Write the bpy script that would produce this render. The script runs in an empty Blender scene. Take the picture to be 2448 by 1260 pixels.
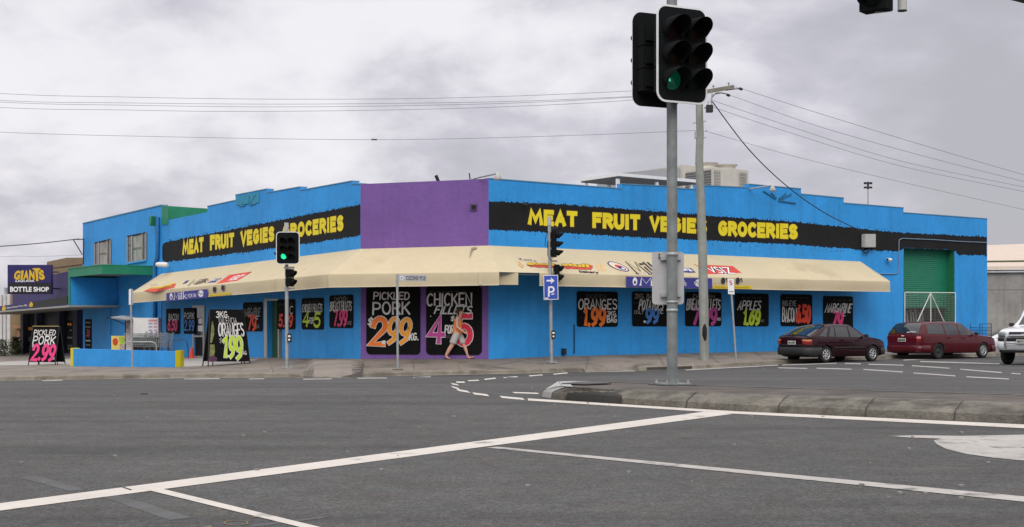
import bpy, bmesh, math, random
from mathutils import Vector, Matrix
from mathutils.bvhtree import BVHTree
random.seed(7)
R = math.radians
SC = bpy.context.scene
COL = SC.collection

# ---------------------------------------------------------------- camera
F, CX, HY, CZ = 3137.0, 1224.0, 775.0, 0.95        # focal length (px of the 2448 px photo), centre column, horizon row, eye height
cam = bpy.data.cameras.new('camera'); camo = bpy.data.objects.new('camera', cam); COL.objects.link(camo)
camo.location = (0, 0, CZ); camo.rotation_euler = (R(90), 0, 0)
cam.sensor_width = 36; cam.lens = 36*F/2448; cam.shift_y = (HY-630)/2448
cam.clip_start = 0.1; cam.clip_end = 4000
SC.camera = camo

# ---------------------------------------------------------------- world and sun
SC.view_settings.view_transform = 'Standard'; SC.view_settings.look = 'None'
SC.view_settings.exposure = 0.1; SC.view_settings.gamma = 1
SUN_EL, SUN_AZ = 42, 182          # azimuth measured clockwise from +Y (camera looks along +Y)
w = bpy.data.worlds.new('World'); SC.world = w; w.use_nodes = True
nt = w.node_tree; N = nt.nodes; L = nt.links
for n in list(N): N.remove(n)
def wn(t, **k):
    n = N.new(t)
    for a, b in k.items(): setattr(n, a, b)
    return n
def wmath(op, a, b=None, clamp=False):
    m = wn('ShaderNodeMath', operation=op); m.use_clamp = clamp
    for i, v in enumerate((a, b)):
        if v is None: continue
        if isinstance(v, (int, float)): m.inputs[i].default_value = v
        else: L.new(v, m.inputs[i])
    return m.outputs[0]
def wrange(v, a, b, c, d, smooth=True):
    m = wn('ShaderNodeMapRange'); m.interpolation_type = 'SMOOTHSTEP' if smooth else 'LINEAR'
    L.new(v, m.inputs[0])
    for i, x in enumerate((a, b, c, d)): m.inputs[1+i].default_value = x
    return m.outputs[0]
out = wn('ShaderNodeOutputWorld'); bg = wn('ShaderNodeBackground'); bg.inputs[1].default_value = 0.1
sky = wn('ShaderNodeTexSky'); sky.sky_type = 'NISHITA'; sky.sun_disc = False
sky.sun_elevation = R(SUN_EL); sky.sun_rotation = R(SUN_AZ); sky.air_density = 1.2; sky.dust_density = 2
tc = wn('ShaderNodeTexCoord'); sep = wn('ShaderNodeSeparateXYZ'); L.new(tc.outputs['Generated'], sep.inputs[0])
X_, Y_, Z_ = sep.outputs
zc = wmath('ADD', wmath('MAXIMUM', Z_, 0.0), 0.42)
cmb = wn('ShaderNodeCombineXYZ'); L.new(wmath('DIVIDE', X_, zc), cmb.inputs[0]); L.new(wmath('DIVIDE', Y_, zc), cmb.inputs[1])
def cloud(scale, detail, rough, dist, off):
    mp = wn('ShaderNodeMapping'); mp.inputs['Location'].default_value = off; L.new(cmb.outputs[0], mp.inputs[0])
    n = wn('ShaderNodeTexNoise'); L.new(mp.outputs[0], n.inputs['Vector'])
    n.inputs['Scale'].default_value = scale; n.inputs['Detail'].default_value = detail
    n.inputs['Roughness'].default_value = rough; n.inputs['Distortion'].default_value = dist
    return n.outputs[0]
c1 = cloud(1.7, 3, 0.5, 0.3, (3.1, 1.7, 0)); c2 = cloud(4.2, 7, 0.52, 0.35, (8.2, 4.4, 0)); c3 = cloud(12, 6, 0.6, 0.2, (1.2, 9.4, 0))
mixn = wmath('ADD', wmath('ADD', wmath('MULTIPLY', c1, 0.42), wmath('MULTIPLY', c2, 0.43)), wmath('MULTIPLY', c3, 0.15))
# the deck is thinner to the north-west (left of the view) and heavier to the north-east
side = wmath('ADD', wmath('MULTIPLY', wmath('MULTIPLY', X_, wmath('MAXIMUM', Y_, 0.0)), -0.24), wmath('MULTIPLY', Z_, 0.45))
dens = wrange(wmath('ADD', mixn, side), 0.42, 0.71, 0.0, 1.0)
ramp = wn('ShaderNodeValToRGB'); L.new(dens, ramp.inputs[0])
e = ramp.color_ramp.elements
e[0].position = 0.0; e[0].color = (0.455, 0.45, 0.495, 1)
e[1].position = 1.0; e[1].color = (0.86, 0.84, 0.875, 1)
x = e.new(0.45); x.color = (0.57, 0.555, 0.62, 1)
# an overcast dome is about three times brighter overhead than near the horizon
zen = wrange(Z_, 0.30, 0.95, 1.0, 1.8)
up = wn('ShaderNodeMix', data_type='RGBA', blend_type='MULTIPLY'); up.inputs[0].default_value = 1
cz = wn('ShaderNodeCombineColor')
for i in range(3): L.new(wmath('MULTIPLY', zen, 10.0), cz.inputs[i])
L.new(ramp.outputs[0], up.inputs[6]); L.new(cz.outputs[0], up.inputs[7])
mx = wn('ShaderNodeMix', data_type='RGBA'); mx.inputs[0].default_value = 0.94
L.new(sky.outputs[0], mx.inputs[6]); L.new(up.outputs[2], mx.inputs[7])
L.new(mx.outputs[2], bg.inputs[0]); L.new(bg.outputs[0], out.inputs[0])

sun = bpy.data.lights.new('sun', 'SUN'); sun.energy = 1.5; sun.angle = R(40); sun.color = (1, 0.96, 0.90)
suno = bpy.data.objects.new('sun', sun); COL.objects.link(suno)
sd = Vector((math.sin(R(SUN_AZ))*math.cos(R(SUN_EL)), math.cos(R(SUN_AZ))*math.cos(R(SUN_EL)), math.sin(R(SUN_EL))))
suno.rotation_euler = (-sd).to_track_quat('-Z', 'Y').to_euler(); suno.location = sd*60

# ---------------------------------------------------------------- materials
MATS = {}
def mat(name, col, rough=0.7, metal=0.0, var=0.12, scale=3.0, bump=0.0, bscale=60, streak=0.0, spec=0.4, coat=0.0, emit=None, estr=0, grime=None, alpha=None):
    if name in MATS: return MATS[name]
    m = bpy.data.materials.new(name); m.use_nodes = True; MATS[name] = m
    t = m.node_tree; b = t.nodes['Principled BSDF']
    b.inputs['Roughness'].default_value = rough; b.inputs['Metallic'].default_value = metal
    b.inputs['Specular IOR Level'].default_value = spec; b.inputs['Coat Weight'].default_value = coat
    b.inputs['Coat Roughness'].default_value = 0.06
    c4 = (*col, 1); b.inputs['Base Color'].default_value = c4
    if emit: b.inputs['Emission Color'].default_value = (*emit, 1); b.inputs['Emission Strength'].default_value = estr
    co = t.nodes.new('ShaderNodeTexCoord'); src = co.outputs['Object']
    def noise(sc, det=4, vec=None, rgh=.6):
        n = t.nodes.new('ShaderNodeTexNoise'); n.inputs['Scale'].default_value = sc; n.inputs['Detail'].default_value = det; n.inputs['Roughness'].default_value = rgh
        t.links.new(vec or src, n.inputs['Vector']); return n.outputs[0]
    def rng(v, a, b_, c, d):
        r = t.nodes.new('ShaderNodeMapRange'); t.links.new(v, r.inputs[0])
        for i, q in enumerate((a, b_, c, d)): r.inputs[1+i].default_value = q
        return r.outputs[0]
    def mul(v, c):
        x = t.nodes.new('ShaderNodeMix'); x.data_type = 'RGBA'; x.blend_type = 'MULTIPLY'; x.inputs[0].default_value = 1
        cc = t.nodes.new('ShaderNodeCombineColor')
        for i in range(3): t.links.new(v, cc.inputs[i])
        if isinstance(c, tuple): x.inputs[6].default_value = c
        else: t.links.new(c, x.inputs[6])
        t.links.new(cc.outputs[0], x.inputs[7]); return x.outputs[2]
    cur = c4
    if var > 0:
        cur = mul(rng(noise(scale), .3, .7, 1-var, 1+var), cur)
        cur = mul(rng(noise(scale*9, 3), .3, .7, 1-var*.5, 1+var*.5), cur)
    if streak > 0:
        mp = t.nodes.new('ShaderNodeMapping'); mp.inputs['Scale'].default_value = (3, 3, .18); t.links.new(src, mp.inputs[0])
        cur = mul(rng(noise(1.3, 5, mp.outputs[0]), .5, .75, 1, 1-streak), cur)
    if grime:
        gcol, lo, hi, gs = grime
        x = t.nodes.new('ShaderNodeMix'); x.data_type = 'RGBA'
        t.links.new(rng(noise(gs, 6), lo, hi, 0, 1), x.inputs[0])
        if isinstance(cur, tuple): x.inputs[6].default_value = cur
        else: t.links.new(cur, x.inputs[6])
        x.inputs[7].default_value = (*gcol, 1); cur = x.outputs[2]
    if not isinstance(cur, tuple): t.links.new(cur, b.inputs['Base Color'])
    if bump > 0:
        bp = t.nodes.new('ShaderNodeBump'); bp.inputs['Strength'].default_value = bump; bp.inputs['Distance'].default_value = .02
        t.links.new(noise(bscale, 3), bp.inputs['Height']); t.links.new(bp.outputs[0], b.inputs['Normal'])
    return m

def wall_mat(name, col, along):
    """painted brickwork: faint courses under thick paint, patchy coats and rain streaks"""
    m = mat(name, col, rough=.62, var=.10, scale=.55, streak=.15, spec=.3)
    t = m.node_tree; b = t.nodes['Principled BSDF']
    co = t.nodes.new('ShaderNodeTexCoord'); sp = t.nodes.new('ShaderNodeSeparateXYZ'); t.links.new(co.outputs['Object'], sp.inputs[0])
    dt = t.nodes.new('ShaderNodeVectorMath'); dt.operation = 'DOT_PRODUCT'; dt.inputs[1].default_value = (along[0], along[1], 0)
    t.links.new(co.outputs['Object'], dt.inputs[0])
    cb = t.nodes.new('ShaderNodeCombineXYZ'); t.links.new(dt.outputs['Value'], cb.inputs[0]); t.links.new(sp.outputs[2], cb.inputs[1])
    br = t.nodes.new('ShaderNodeTexBrick'); t.links.new(cb.outputs[0], br.inputs['Vector'])
    br.inputs['Scale'].default_value = 1; br.inputs['Brick Width'].default_value = .24; br.inputs['Row Height'].default_value = .086; br.inputs['Mortar Size'].default_value = .006
    br.inputs['Color1'].default_value = (1, 1, 1, 1); br.inputs['Color2'].default_value = (.8, .8, .8, 1); br.inputs['Mortar'].default_value = (.1, .1, .1, 1)
    ns = t.nodes.new('ShaderNodeTexNoise'); ns.inputs['Scale'].default_value = 14; ns.inputs['Detail'].default_value = 4; t.links.new(co.outputs['Object'], ns.inputs['Vector'])
    ad = t.nodes.new('ShaderNodeMath'); ad.operation = 'ADD'; t.links.new(br.outputs[0], ad.inputs[0]); t.links.new(ns.outputs[0], ad.inputs[1])
    bp = t.nodes.new('ShaderNodeBump'); bp.inputs['Strength'].default_value = .55; bp.inputs['Distance'].default_value = .012
    t.links.new(ad.outputs[0], bp.inputs['Height']); t.links.new(bp.outputs[0], b.inputs['Normal'])
    return m

def asphalt(name, col):
    m = bpy.data.materials.new(name); m.use_nodes = True; MATS[name] = m
    t = m.node_tree; b = t.nodes['Principled BSDF']; b.inputs['Roughness'].default_value = .86; b.inputs['Specular IOR Level'].default_value = .3
    co = t.nodes.new('ShaderNodeTexCoord'); src = co.outputs['Object']
    def noise(sc, det=4, vec=None, rgh=.6, dist=0):
        n = t.nodes.new('ShaderNodeTexNoise'); n.inputs['Scale'].default_value = sc; n.inputs['Detail'].default_value = det
        n.inputs['Roughness'].default_value = rgh; n.inputs['Distortion'].default_value = dist
        t.links.new(vec or src, n.inputs['Vector']); return n.outputs[0]
    def rng(v, a, b_, c, d):
        r = t.nodes.new('ShaderNodeMapRange'); t.links.new(v, r.inputs[0])
        for i, q in enumerate((a, b_, c, d)): r.inputs[1+i].default_value = q
        return r.outputs[0]
    def mth(op, a, c):
        x = t.nodes.new('ShaderNodeMath'); x.operation = op
        for i, v in enumerate((a, c)):
            if isinstance(v, (int, float)): x.inputs[i].default_value = v
            else: t.links.new(v, x.inputs[i])
        return x.outputs[0]
    vo = t.nodes.new('ShaderNodeTexVoronoi'); vo.inputs['Scale'].default_value = 85; t.links.new(src, vo.inputs['Vector'])
    sv = t.nodes.new('ShaderNodeSeparateColor'); t.links.new(vo.outputs['Color'], sv.inputs[0])
    speck = rng(sv.outputs[0], 0, 1, .62, 1.42)
    fine = rng(noise(42, 4, rgh=.75), .3, .7, .80, 1.22)
    big = rng(noise(.22, 5, dist=.6), .35, .65, .86, 1.14)
    # tyre-polished and oil-darkened tracks running the way the traffic runs
    mp = t.nodes.new('ShaderNodeMapping'); mp.inputs['Rotation'].default_value = (0, 0, R(-128)); mp.inputs['Scale'].default_value = (.10, 1.1, 1)
    t.links.new(src, mp.inputs[0])
    track = rng(noise(1.0, 4, mp.outputs[0]), .48, .70, 1.06, .70)
    med = rng(noise(2.4, 6), .4, .7, 1.07, .86)
    gr = mth('MULTIPLY', rng(noise(13, 5, rgh=.7), .3, .7, .80, 1.20), rng(noise(5, 5, rgh=.7), .3, .7, .88, 1.12))
    tint = noise(1.7, 5, rgh=.7)
    f = mth('MULTIPLY', mth('MULTIPLY', mth('MULTIPLY', speck, fine), gr), mth('MULTIPLY', mth('MULTIPLY', big, track), med))
    cc = t.nodes.new('ShaderNodeCombineColor')
    for i in range(3): t.links.new(mth('MULTIPLY', mth('MULTIPLY', f, rng(tint, .3, .7, *((.96, 1.06), (1.0, 1.0), (1.05, .92))[i])), col[i]), cc.inputs[i])
    t.links.new(cc.outputs[0], b.inputs['Base Color'])
    bp = t.nodes.new('ShaderNodeBump'); bp.inputs['Strength'].default_value = .5; bp.inputs['Distance'].default_value = .006
    t.links.new(noise(120, 3), bp.inputs['Height']); t.links.new(bp.outputs[0], b.inputs['Normal'])
    return m
# ---------------------------------------------------------------- mesh helpers
def mworld(o):
    m = o.matrix_basis.copy()
    while o.parent: o = o.parent; m = o.matrix_basis @ m
    return m
class MB:
    """collects shapes and links them as one mesh object"""
    def __init__(s): s.v = []; s.f = []; s.m = []; s.sm = []; s.mi = 0; s.smooth = False
    def add(s, vs, fs):
        o = len(s.v); s.v += [Vector(p) for p in vs]
        for f in fs: s.f.append([o+i for i in f]); s.m.append(s.mi); s.sm.append(s.smooth)
        return s
    def poly(s, pts): return s.add(pts, [list(range(len(pts)))])
    def prism(s, pts, vec):
        n = len(pts); vec = Vector(vec); a = [Vector(p) for p in pts]; b = [p+vec for p in a]
        return s.add(a+b, [list(range(n))[::-1], list(range(n, 2*n))] + [[i, (i+1) % n, n+(i+1) % n, n+i] for i in range(n)])
    def box(s, x0, x1, y0, y1, z0, z1, M=None):
        p = [Vector(q) for q in ((x0,y0,z0),(x1,y0,z0),(x1,y1,z0),(x0,y1,z0))]
        p += [q+Vector((0,0,z1-z0)) for q in p]
        if M: p = [M @ q for q in p]
        return s.add(p, [[3,2,1,0],[4,5,6,7],[0,1,5,4],[1,2,6,5],[2,3,7,6],[3,0,4,7]])
    def tube(s, pts, r, n=10, cap=True, closed=False):
        pts = [Vector(p) for p in pts]; k = len(pts); rs = r if isinstance(r, (list, tuple)) else [r]*k
        up = None; rings = []
        for i, p in enumerate(pts):
            if closed: d = pts[(i+1) % k]-pts[i-1]
            else: d = (pts[min(i+1, k-1)]-pts[max(i-1, 0)])
            d.normalize()
            if up is None: up = Vector((0,0,1)) if abs(d.z) < .9 else Vector((1,0,0))
            a = d.cross(up).normalized(); b = a.cross(d).normalized(); up = b
            rings.append([p+a*math.cos(2*math.pi*j/n)*rs[i]+b*math.sin(2*math.pi*j/n)*rs[i] for j in range(n)])
        vs = [q for rg in rings for q in rg]; fs = []
        for i in range(k if closed else k-1):
            for j in range(n):
                a = i*n+j; b = i*n+(j+1) % n; o = ((i+1) % k)*n
                fs.append([a, b, o+(j+1) % n, o+j])
        sm = s.smooth; s.smooth = True; s.add(vs, fs); s.smooth = sm
        if cap and not closed: s.add(rings[0], [list(range(n))]); s.add(rings[-1], [list(range(n))[::-1]])
        return s
    def lathe(s, prof, n=24, M=None, sweep=2*math.pi, start=0):
        """profile (r, z) turned about local z"""
        full = abs(sweep-2*math.pi) < 1e-6; cols = n if full else n+1; vs = []; fs = []
        for j in range(cols):
            a = start+sweep*j/n
            for r, z in prof:
                p = Vector((r*math.cos(a), r*math.sin(a), z)); vs.append(M @ p if M else p)
        k = len(prof)
        for j in range(n):
            for i in range(k-1):
                a = j*k+i; b = ((j+1) % cols)*k+i
                fs.append([a, b, b+1, a+1])
        return s.add(vs, fs)
    def grid(s, rows):
        n = len(rows[0]); vs = [p for r in rows for p in r]
        return s.add(vs, [[i*n+j, i*n+j+1, (i+1)*n+j+1, (i+1)*n+j] for i in range(len(rows)-1) for j in range(n-1)])
    def ribbon(s, pts, w, z=0, closed=False, fn=None, cap=.35):
        """flat stroke of width w through 2-D points, in the local xy plane"""
        P = [Vector((p[0], p[1])) for p in pts]; n = len(P); Lf = []; Rt = []
        for i in range(n):
            a = P[i-1] if (i > 0 or closed) else None; c = P[(i+1) % n] if (i < n-1 or closed) else None
            d1 = (P[i]-a).normalized() if a is not None else None; d2 = (c-P[i]).normalized() if c is not None else None
            d1 = d1 if d1 is not None else d2; d2 = d2 if d2 is not None else d1
            n1 = Vector((-d1.y, d1.x)); n2 = Vector((-d2.y, d2.x)); m = n1+n2
            if m.length < .2: m = n1
            m.normalize(); k = min(1/max(m.dot(n1), .45), 1.7)
            p = P[i].copy()
            if not closed and i == 0: p = p-d1*w*cap
            if not closed and i == n-1: p = p+d1*w*cap
            Lf.append(p+m*w*.5*k); Rt.append(p-m*w*.5*k)
        fn = fn or (lambda q, zz: Vector((q.x, q.y, zz)))
        vs = [fn(q, z+.0004*i) for i, q in enumerate(Lf)]+[fn(q, z+.0004*i) for i, q in enumerate(Rt)]
        return s.add(vs, [[n+i, n+(i+1) % n, (i+1) % n, i] for i in range(n if closed else n-1)])
    def build(s, name, mats, parent=None, local=False, M=None):
        me = bpy.data.meshes.new(name)
        vs = [M @ p for p in s.v] if M else s.v
        if parent is not None and not local:
            inv = mworld(parent).inverted(); vs = [inv @ p for p in vs]
        me.from_pydata([tuple(p) for p in vs], [], s.f)
        for m in (mats if isinstance(mats, (list, tuple)) else [mats]): me.materials.append(m)
        for p, i, sm in zip(me.polygons, s.m, s.sm): p.material_index = i; p.use_smooth = sm
        me.validate(); me.update()
        o = bpy.data.objects.new(name, me); COL.objects.link(o)
        if parent is not None: o.parent = parent
        return o
def fixn(o):
    bm = bmesh.new(); bm.from_mesh(o.data); bmesh.ops.recalc_face_normals(bm, faces=bm.faces); bm.to_mesh(o.data); bm.free(); return o
def bevel(o, w=.01, seg=2):
    bm = bmesh.new(); bm.from_mesh(o.data); bmesh.ops.remove_doubles(bm, verts=bm.verts, dist=1e-5)
    es = [e for e in bm.edges if len(e.link_faces) == 2 and e.calc_face_angle(0) > .5]
    bmesh.ops.bevel(bm, geom=es, offset=w, segments=seg, affect='EDGES', clamp_overlap=True); bm.to_mesh(o.data); bm.free(); return o
def tag(o, label=None, cat=None, group=None, kind=None):
    if label: o['label'] = label
    if cat: o['category'] = cat
    if group: o['group'] = group
    if kind: o['kind'] = kind
    return o
def thing(name, loc, label, cat, group=None, rz=0):
    o = bpy.data.objects.new(name, None); COL.objects.link(o); o.location = loc; o.rotation_euler = (0, 0, rz); o.empty_display_size = .2
    return tag(o, label, cat, group)
def struct(o): o['kind'] = 'structure'; return o

# pixel rays of the 2448 x 1260 photograph, used to find where things stand
def at(x, y, Y): return Vector(((x-CX)/F*Y, Y, CZ+(HY-y)/F*Y))
CAMP = Vector((0, 0, CZ))
def ray(x, y): return Vector(((x-CX)/F, 1, (HY-y)/F))
class Pl:
    def __init__(s, p, n, u): s.p = Vector((*p, 0)); s.n = Vector((*n, 0)).normalized(); s.u = Vector((*u, 0)).normalized()
    def pt(s, x, y, off=0.0):
        d = ray(x, y); k = (s.p+s.n*off-CAMP).dot(s.n)/d.dot(s.n); return CAMP+d*k
    def prof(s, t, z, off=0.0): q = s.p+s.u*t+s.n*off; return Vector((q.x, q.y, z))
    def t(s, x, off=0.0): return (s.pt(x, HY, off)-s.p).dot(s.u)
    def mat(s, o):   # local x = rightwards along the wall, y = up, z = out of the wall
        r = Vector((0, 0, 1)).cross(s.n)
        m = Matrix((r, (0, 0, 1), s.n)).transposed().to_4x4(); m.translation = o; return m
YA, YB = 46.8, 46.0
A = at(862, 775, YA); B = at(1168, 775, YB)
dl = Vector(((-950-CX)/F, 1)).normalized(); dr = Vector(((5650-CX)/F, 1)).normalized()
PL = Pl((A.x, A.y), (-dl.y, dl.x), dl); PR = Pl((B.x, B.y), (dr.y, -dr.x), dr)
cd = (B-A).to_2d().normalized(); PC = Pl((A.x, A.y), (cd.y, -cd.x), cd); CW = (B-A).length
c01 = lambda v: max(0, min(1, v))
def zr(X, Y):        # the road surface: flat by the island, falling gently to the far kerb and to the left
    d = c01((Y-17)/23); d = d*d*(1.5-.5*d)
    return -.30*c01((Y-60)/12)*c01((X-20)/5) - .68*d + .25*c01((X-1)/11)*c01((Y-30)/10) - .02*min(max(0, -4-X), 20)*c01((Y-20)/15) + .08*c01((X-4)/8)*c01((Y-19)/9)*(1-c01((Y-36)/10))
def road(x, y, off=0.0):
    d = ray(x, y); a, b = 1.5, None; Y = 1.5
    while Y < 400:
        p = CAMP+d*Y
        if p.z < zr(p.x, p.y): b = Y; break
        a = Y; Y *= 1.02
    if b is None: return CAMP+d*400
    for _ in range(40):
        m = (a+b)/2; p = CAMP+d*m
        if p.z < zr(p.x, p.y): b = m
        else: a = m
    p = CAMP+d*b; p.z += off; return p
def flat(x, y, z):  # the point of a ray at world height z
    d = ray(x, y); k = (z-CZ)/d.z; return CAMP+d*k
def zbl(t): return CZ+max(-1.235-.0155*t, -2.0)
def zbright(t): return CZ+(-1.21+.025*min(t, 2.4)-.003*max(0, min(t-2.4, 12)))if t < 2.4 else CZ+(-1.15+.003*min(t-2.4, 16))

def lerp(a, b, t): return a+(b-a)*t
def poly_at(px, X):
    for (x0, y0), (x1, y1) in zip(px, px[1:]):
        if x0 <= X <= x1 or x1 <= X <= x0: return y0+(y1-y0)*(X-x0)/(x1-x0)
    return px[0][1] if abs(X-px[0][0]) < abs(X-px[-1][0]) else px[-1][1]
def rrect(x0, x1, y0, y1, r, n=6):
    o = []
    for cx_, cy_, a0 in ((x1-r, y0+r, -90), (x1-r, y1-r, 0), (x0+r, y1-r, 90), (x0+r, y0+r, 180)):
        o += [(cx_+r*math.cos(R(a0+90*i/n)), cy_+r*math.sin(R(a0+90*i/n))) for i in range(n+1)]
    return o

# ---------------------------------------------------------------- brush lettering
def arc(cx_, cy_, rx, ry, a0, a1, n=9): return [(cx_+rx*math.cos(R(lerp(a0, a1, i/n))), cy_+ry*math.sin(R(lerp(a0, a1, i/n)))) for i in range(n+1)]
G = {
 'A': (4, [[(0,0),(2,6),(4,0)], [(.8,2),(3.3,2)]]),
 'B': (4, [[(0,0),(0,6),(1.8,6)]+arc(1.8,4.6,1.7,1.4,90,-90)+[(.2,3.2)], [(1.8,3.2)]+arc(2,1.6,2,1.6,90,-90)+[(0,0)]]),
 'C': (4, [arc(2.2,3,2.2,3,50,310,14)]),
 'D': (4, [[(0,0),(0,6),(1,6)]+arc(1.4,3,2.6,3,90,-90,12)+[(0,0)]]),
 'E': (3.6, [[(3.6,6),(0,6),(0,0),(3.6,0)], [(0,3.1),(3,3.1)]]),
 'F': (3.6, [[(3.6,6),(0,6),(0,0)], [(0,3.1),(3,3.1)]]),
 'G': (4.2, [arc(2.2,3,2.2,3,50,330,14)+[(4.1,2.7),(2.4,2.7)]]),
 'H': (4, [[(0,0),(0,6)], [(4,0),(4,6)], [(0,3),(4,3)]]),
 'I': (.6, [[(.3,0),(.3,6)]]),
 'J': (3, [[(3,6),(3,1.6)]+arc(1.5,1.6,1.5,1.6,0,-160)]),
 'K': (4, [[(0,0),(0,6)], [(3.9,6),(.2,2.6)], [(1.3,3.4),(4.1,0)]]),
 'L': (3.4, [[(0,6),(0,0),(3.4,0)]]),
 'M': (5, [[(0,0),(.5,6),(2.5,1.5),(4.5,6),(5,0)]]),
 '^': (6.2, [[(0,0),(.9,6),(3.1,1.4),(5.3,6),(6.2,0)]]), 'N': (4, [[(0,0),(0,6),(4,0),(4,6)]]),
 'O': (4.4, [arc(2.2,3,2.2,3,90,450,20)]),
 'P': (4, [[(0,0),(0,6),(1.8,6)]+arc(2,4.4,2,1.6,90,-90)+[(.2,2.8)]]),
 'Q': (4.4, [arc(2.2,3,2.2,3,90,450,20), [(2.8,1.4),(4.4,-.3)]]),
 'R': (4, [[(0,0),(0,6),(1.8,6)]+arc(2,4.5,1.9,1.5,90,-90)+[(.2,3)], [(1.8,3),(4.1,0)]]),
 'S': (3.8, [arc(1.9,4.5,1.8,1.5,30,270,11)+arc(1.9,1.5,1.9,1.5,90,-150,11)]),
 'T': (4, [[(0,6),(4,6)], [(2,6),(2,0)]]),
 'U': (4, [[(0,6),(0,2)]+arc(2,2,2,2,180,360)+[(4,6)]]),
 'V': (4, [[(0,6),(2,0),(4,6)]]), 'W': (5.4, [[(0,6),(1.2,0),(2.7,5),(4.2,0),(5.4,6)]]),
 'X': (4, [[(0,0),(4,6)], [(0,6),(4,0)]]), 'Y': (4, [[(0,6),(2,3),(4,6)], [(2,3),(2,0)]]), 'Z': (4, [[(0,6),(4,6),(0,0),(4,0)]]),
 '0': (4, [arc(2,3,2,3,90,450,20)]), '1': (1.6, [[(0,4.8),(1.3,6),(1.3,0)]]),
 '2': (4, [[(.1,4.2)]+arc(2,4.2,1.9,1.8,160,-30,10)+[(0,0),(4.1,0)]]),
 '3': (3.8, [arc(1.8,4.55,1.7,1.45,150,-80,10)+arc(1.8,1.55,2,1.6,80,-150,11)]),
 '4': (4, [[(2.9,0),(2.9,6),(0,1.8),(4.2,1.8)]]),
 '5': (4, [[(3.8,6),(.7,6),(.3,3.4)]+arc(1.9,1.9,2,1.9,110,-150,11)]),
 '6': (4, [[(3,6),(1.2,4.4)]+arc(2,1.9,1.9,1.9,150,-210,16)]),
 '7': (3.8, [[(0,6),(3.8,6),(1.4,0)]]),
 '9': (4, [arc(2,4.1,1.9,1.9,0,360,16)+[(3.7,3),(2.9,.8),(1,-.1)]]),
 '.': (.9, [[(.3,.1),(.6,.5)]]), ',': (.9, [[(.6,.5),(.2,-.8)]]), "'": (.7, [[(.3,6.2),(.2,4.8)]]),
 '$': (3.6, [arc(1.9,4.2,1.6,1.2,30,270,10)+arc(1.9,1.8,1.7,1.2,90,-150,10), [(1.9,6.4),(1.9,-.5)]]),
 '-': (2.4, [[(0,3),(2.4,3)]]), '>': (4, [[(0,3),(4,3)], [(2.2,5),(4,3),(2.2,1)]]),
}
def stroke_text(mb, text, x0, y0, x1, y1, w, slant=0.0, z=0.0, wob=0.0, fn=None, gap=1.5, rnd=None, aniso=0):
    """brush strokes of weight w (share of the letter height) filling the box; every stroke lies a hair above the one before"""
    rnd = rnd or random; tot = 0; lay = []
    for ch in text:
        if ch == ' ': tot += 2.6; continue
        gw, st = G[ch]; lay.append((tot, st)); tot += gw+gap
    tot -= gap; H = y1-y0; sx = (x1-x0-slant*H)/tot if tot > 0 else 1; sy = H/6; k = 0
    for ox, st in lay:
        dy = rnd.uniform(-wob, wob)*H; rot = rnd.uniform(-wob, wob)
        for s in st:
            P = []
            for (px, py) in s:
                X = x0+(px+ox)*sx+rot*(py-3)*sy; Y = y0+py*sy+dy
                P.append((X+slant*(Y-y0), Y))
            cl = len(P) > 8 and abs(P[0][0]-P[-1][0])+abs(P[0][1]-P[-1][1]) < 1e-6*H+1e-9
            if aniso:     # keep strokes equally thick both ways when the box is stretched
                g = lambda q, zz: fn(Vector((q.x/aniso, q.y)), zz)
                P = [(p[0]*aniso, p[1]) for p in P]
                mb.ribbon(P[:-1] if cl else P, w*H, z+.0012*(k % 4), closed=cl, fn=g, cap=.42); k += 1; continue
            mb.ribbon(P[:-1] if cl else P, w*H, z+.0012*(k % 4), closed=cl, fn=fn); k += 1
def font_mesh(text, bold=0.0, spacing=1.0, shear=0.0):
    cu = bpy.data.curves.new('t', 'FONT'); cu.body = text; cu.offset = bold; cu.space_character = spacing; cu.shear = shear; cu.resolution_u = 4; cu.fill_mode = 'FRONT'
    o = bpy.data.objects.new('t', cu); COL.objects.link(o); dg = bpy.context.evaluated_depsgraph_get()
    me = bpy.data.meshes.new_from_object(o.evaluated_get(dg)); vs = [v.co.copy() for v in me.vertices]; fs = [list(p.vertices) for p in me.polygons]
    bpy.data.objects.remove(o); bpy.data.curves.remove(cu); bpy.data.meshes.remove(me)
    x0 = min(v.x for v in vs); x1 = max(v.x for v in vs); y0 = min(v.y for v in vs); y1 = max(v.y for v in vs)
    return [((v.x-x0)/(x1-x0), (v.y-y0)/(y1-y0)) for v in vs], fs
def font_quad(mb, text, quad, nrm, off, bold=0.0, spacing=1.0, shear=0.0, warp=None):
    """lettering stretched over the quad (bottom left, bottom right, top right, top left)"""
    uv, fs = font_mesh(text, bold, spacing, shear); bl, br, tr, tl = [Vector(q) for q in quad]; vs = []
    for u, v in uv:
        if warp: u, v = warp(u, v)
        vs.append(lerp(lerp(bl, br, u), lerp(tl, tr, u), v)+nrm*off)
    mb.add(vs, fs)
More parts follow.
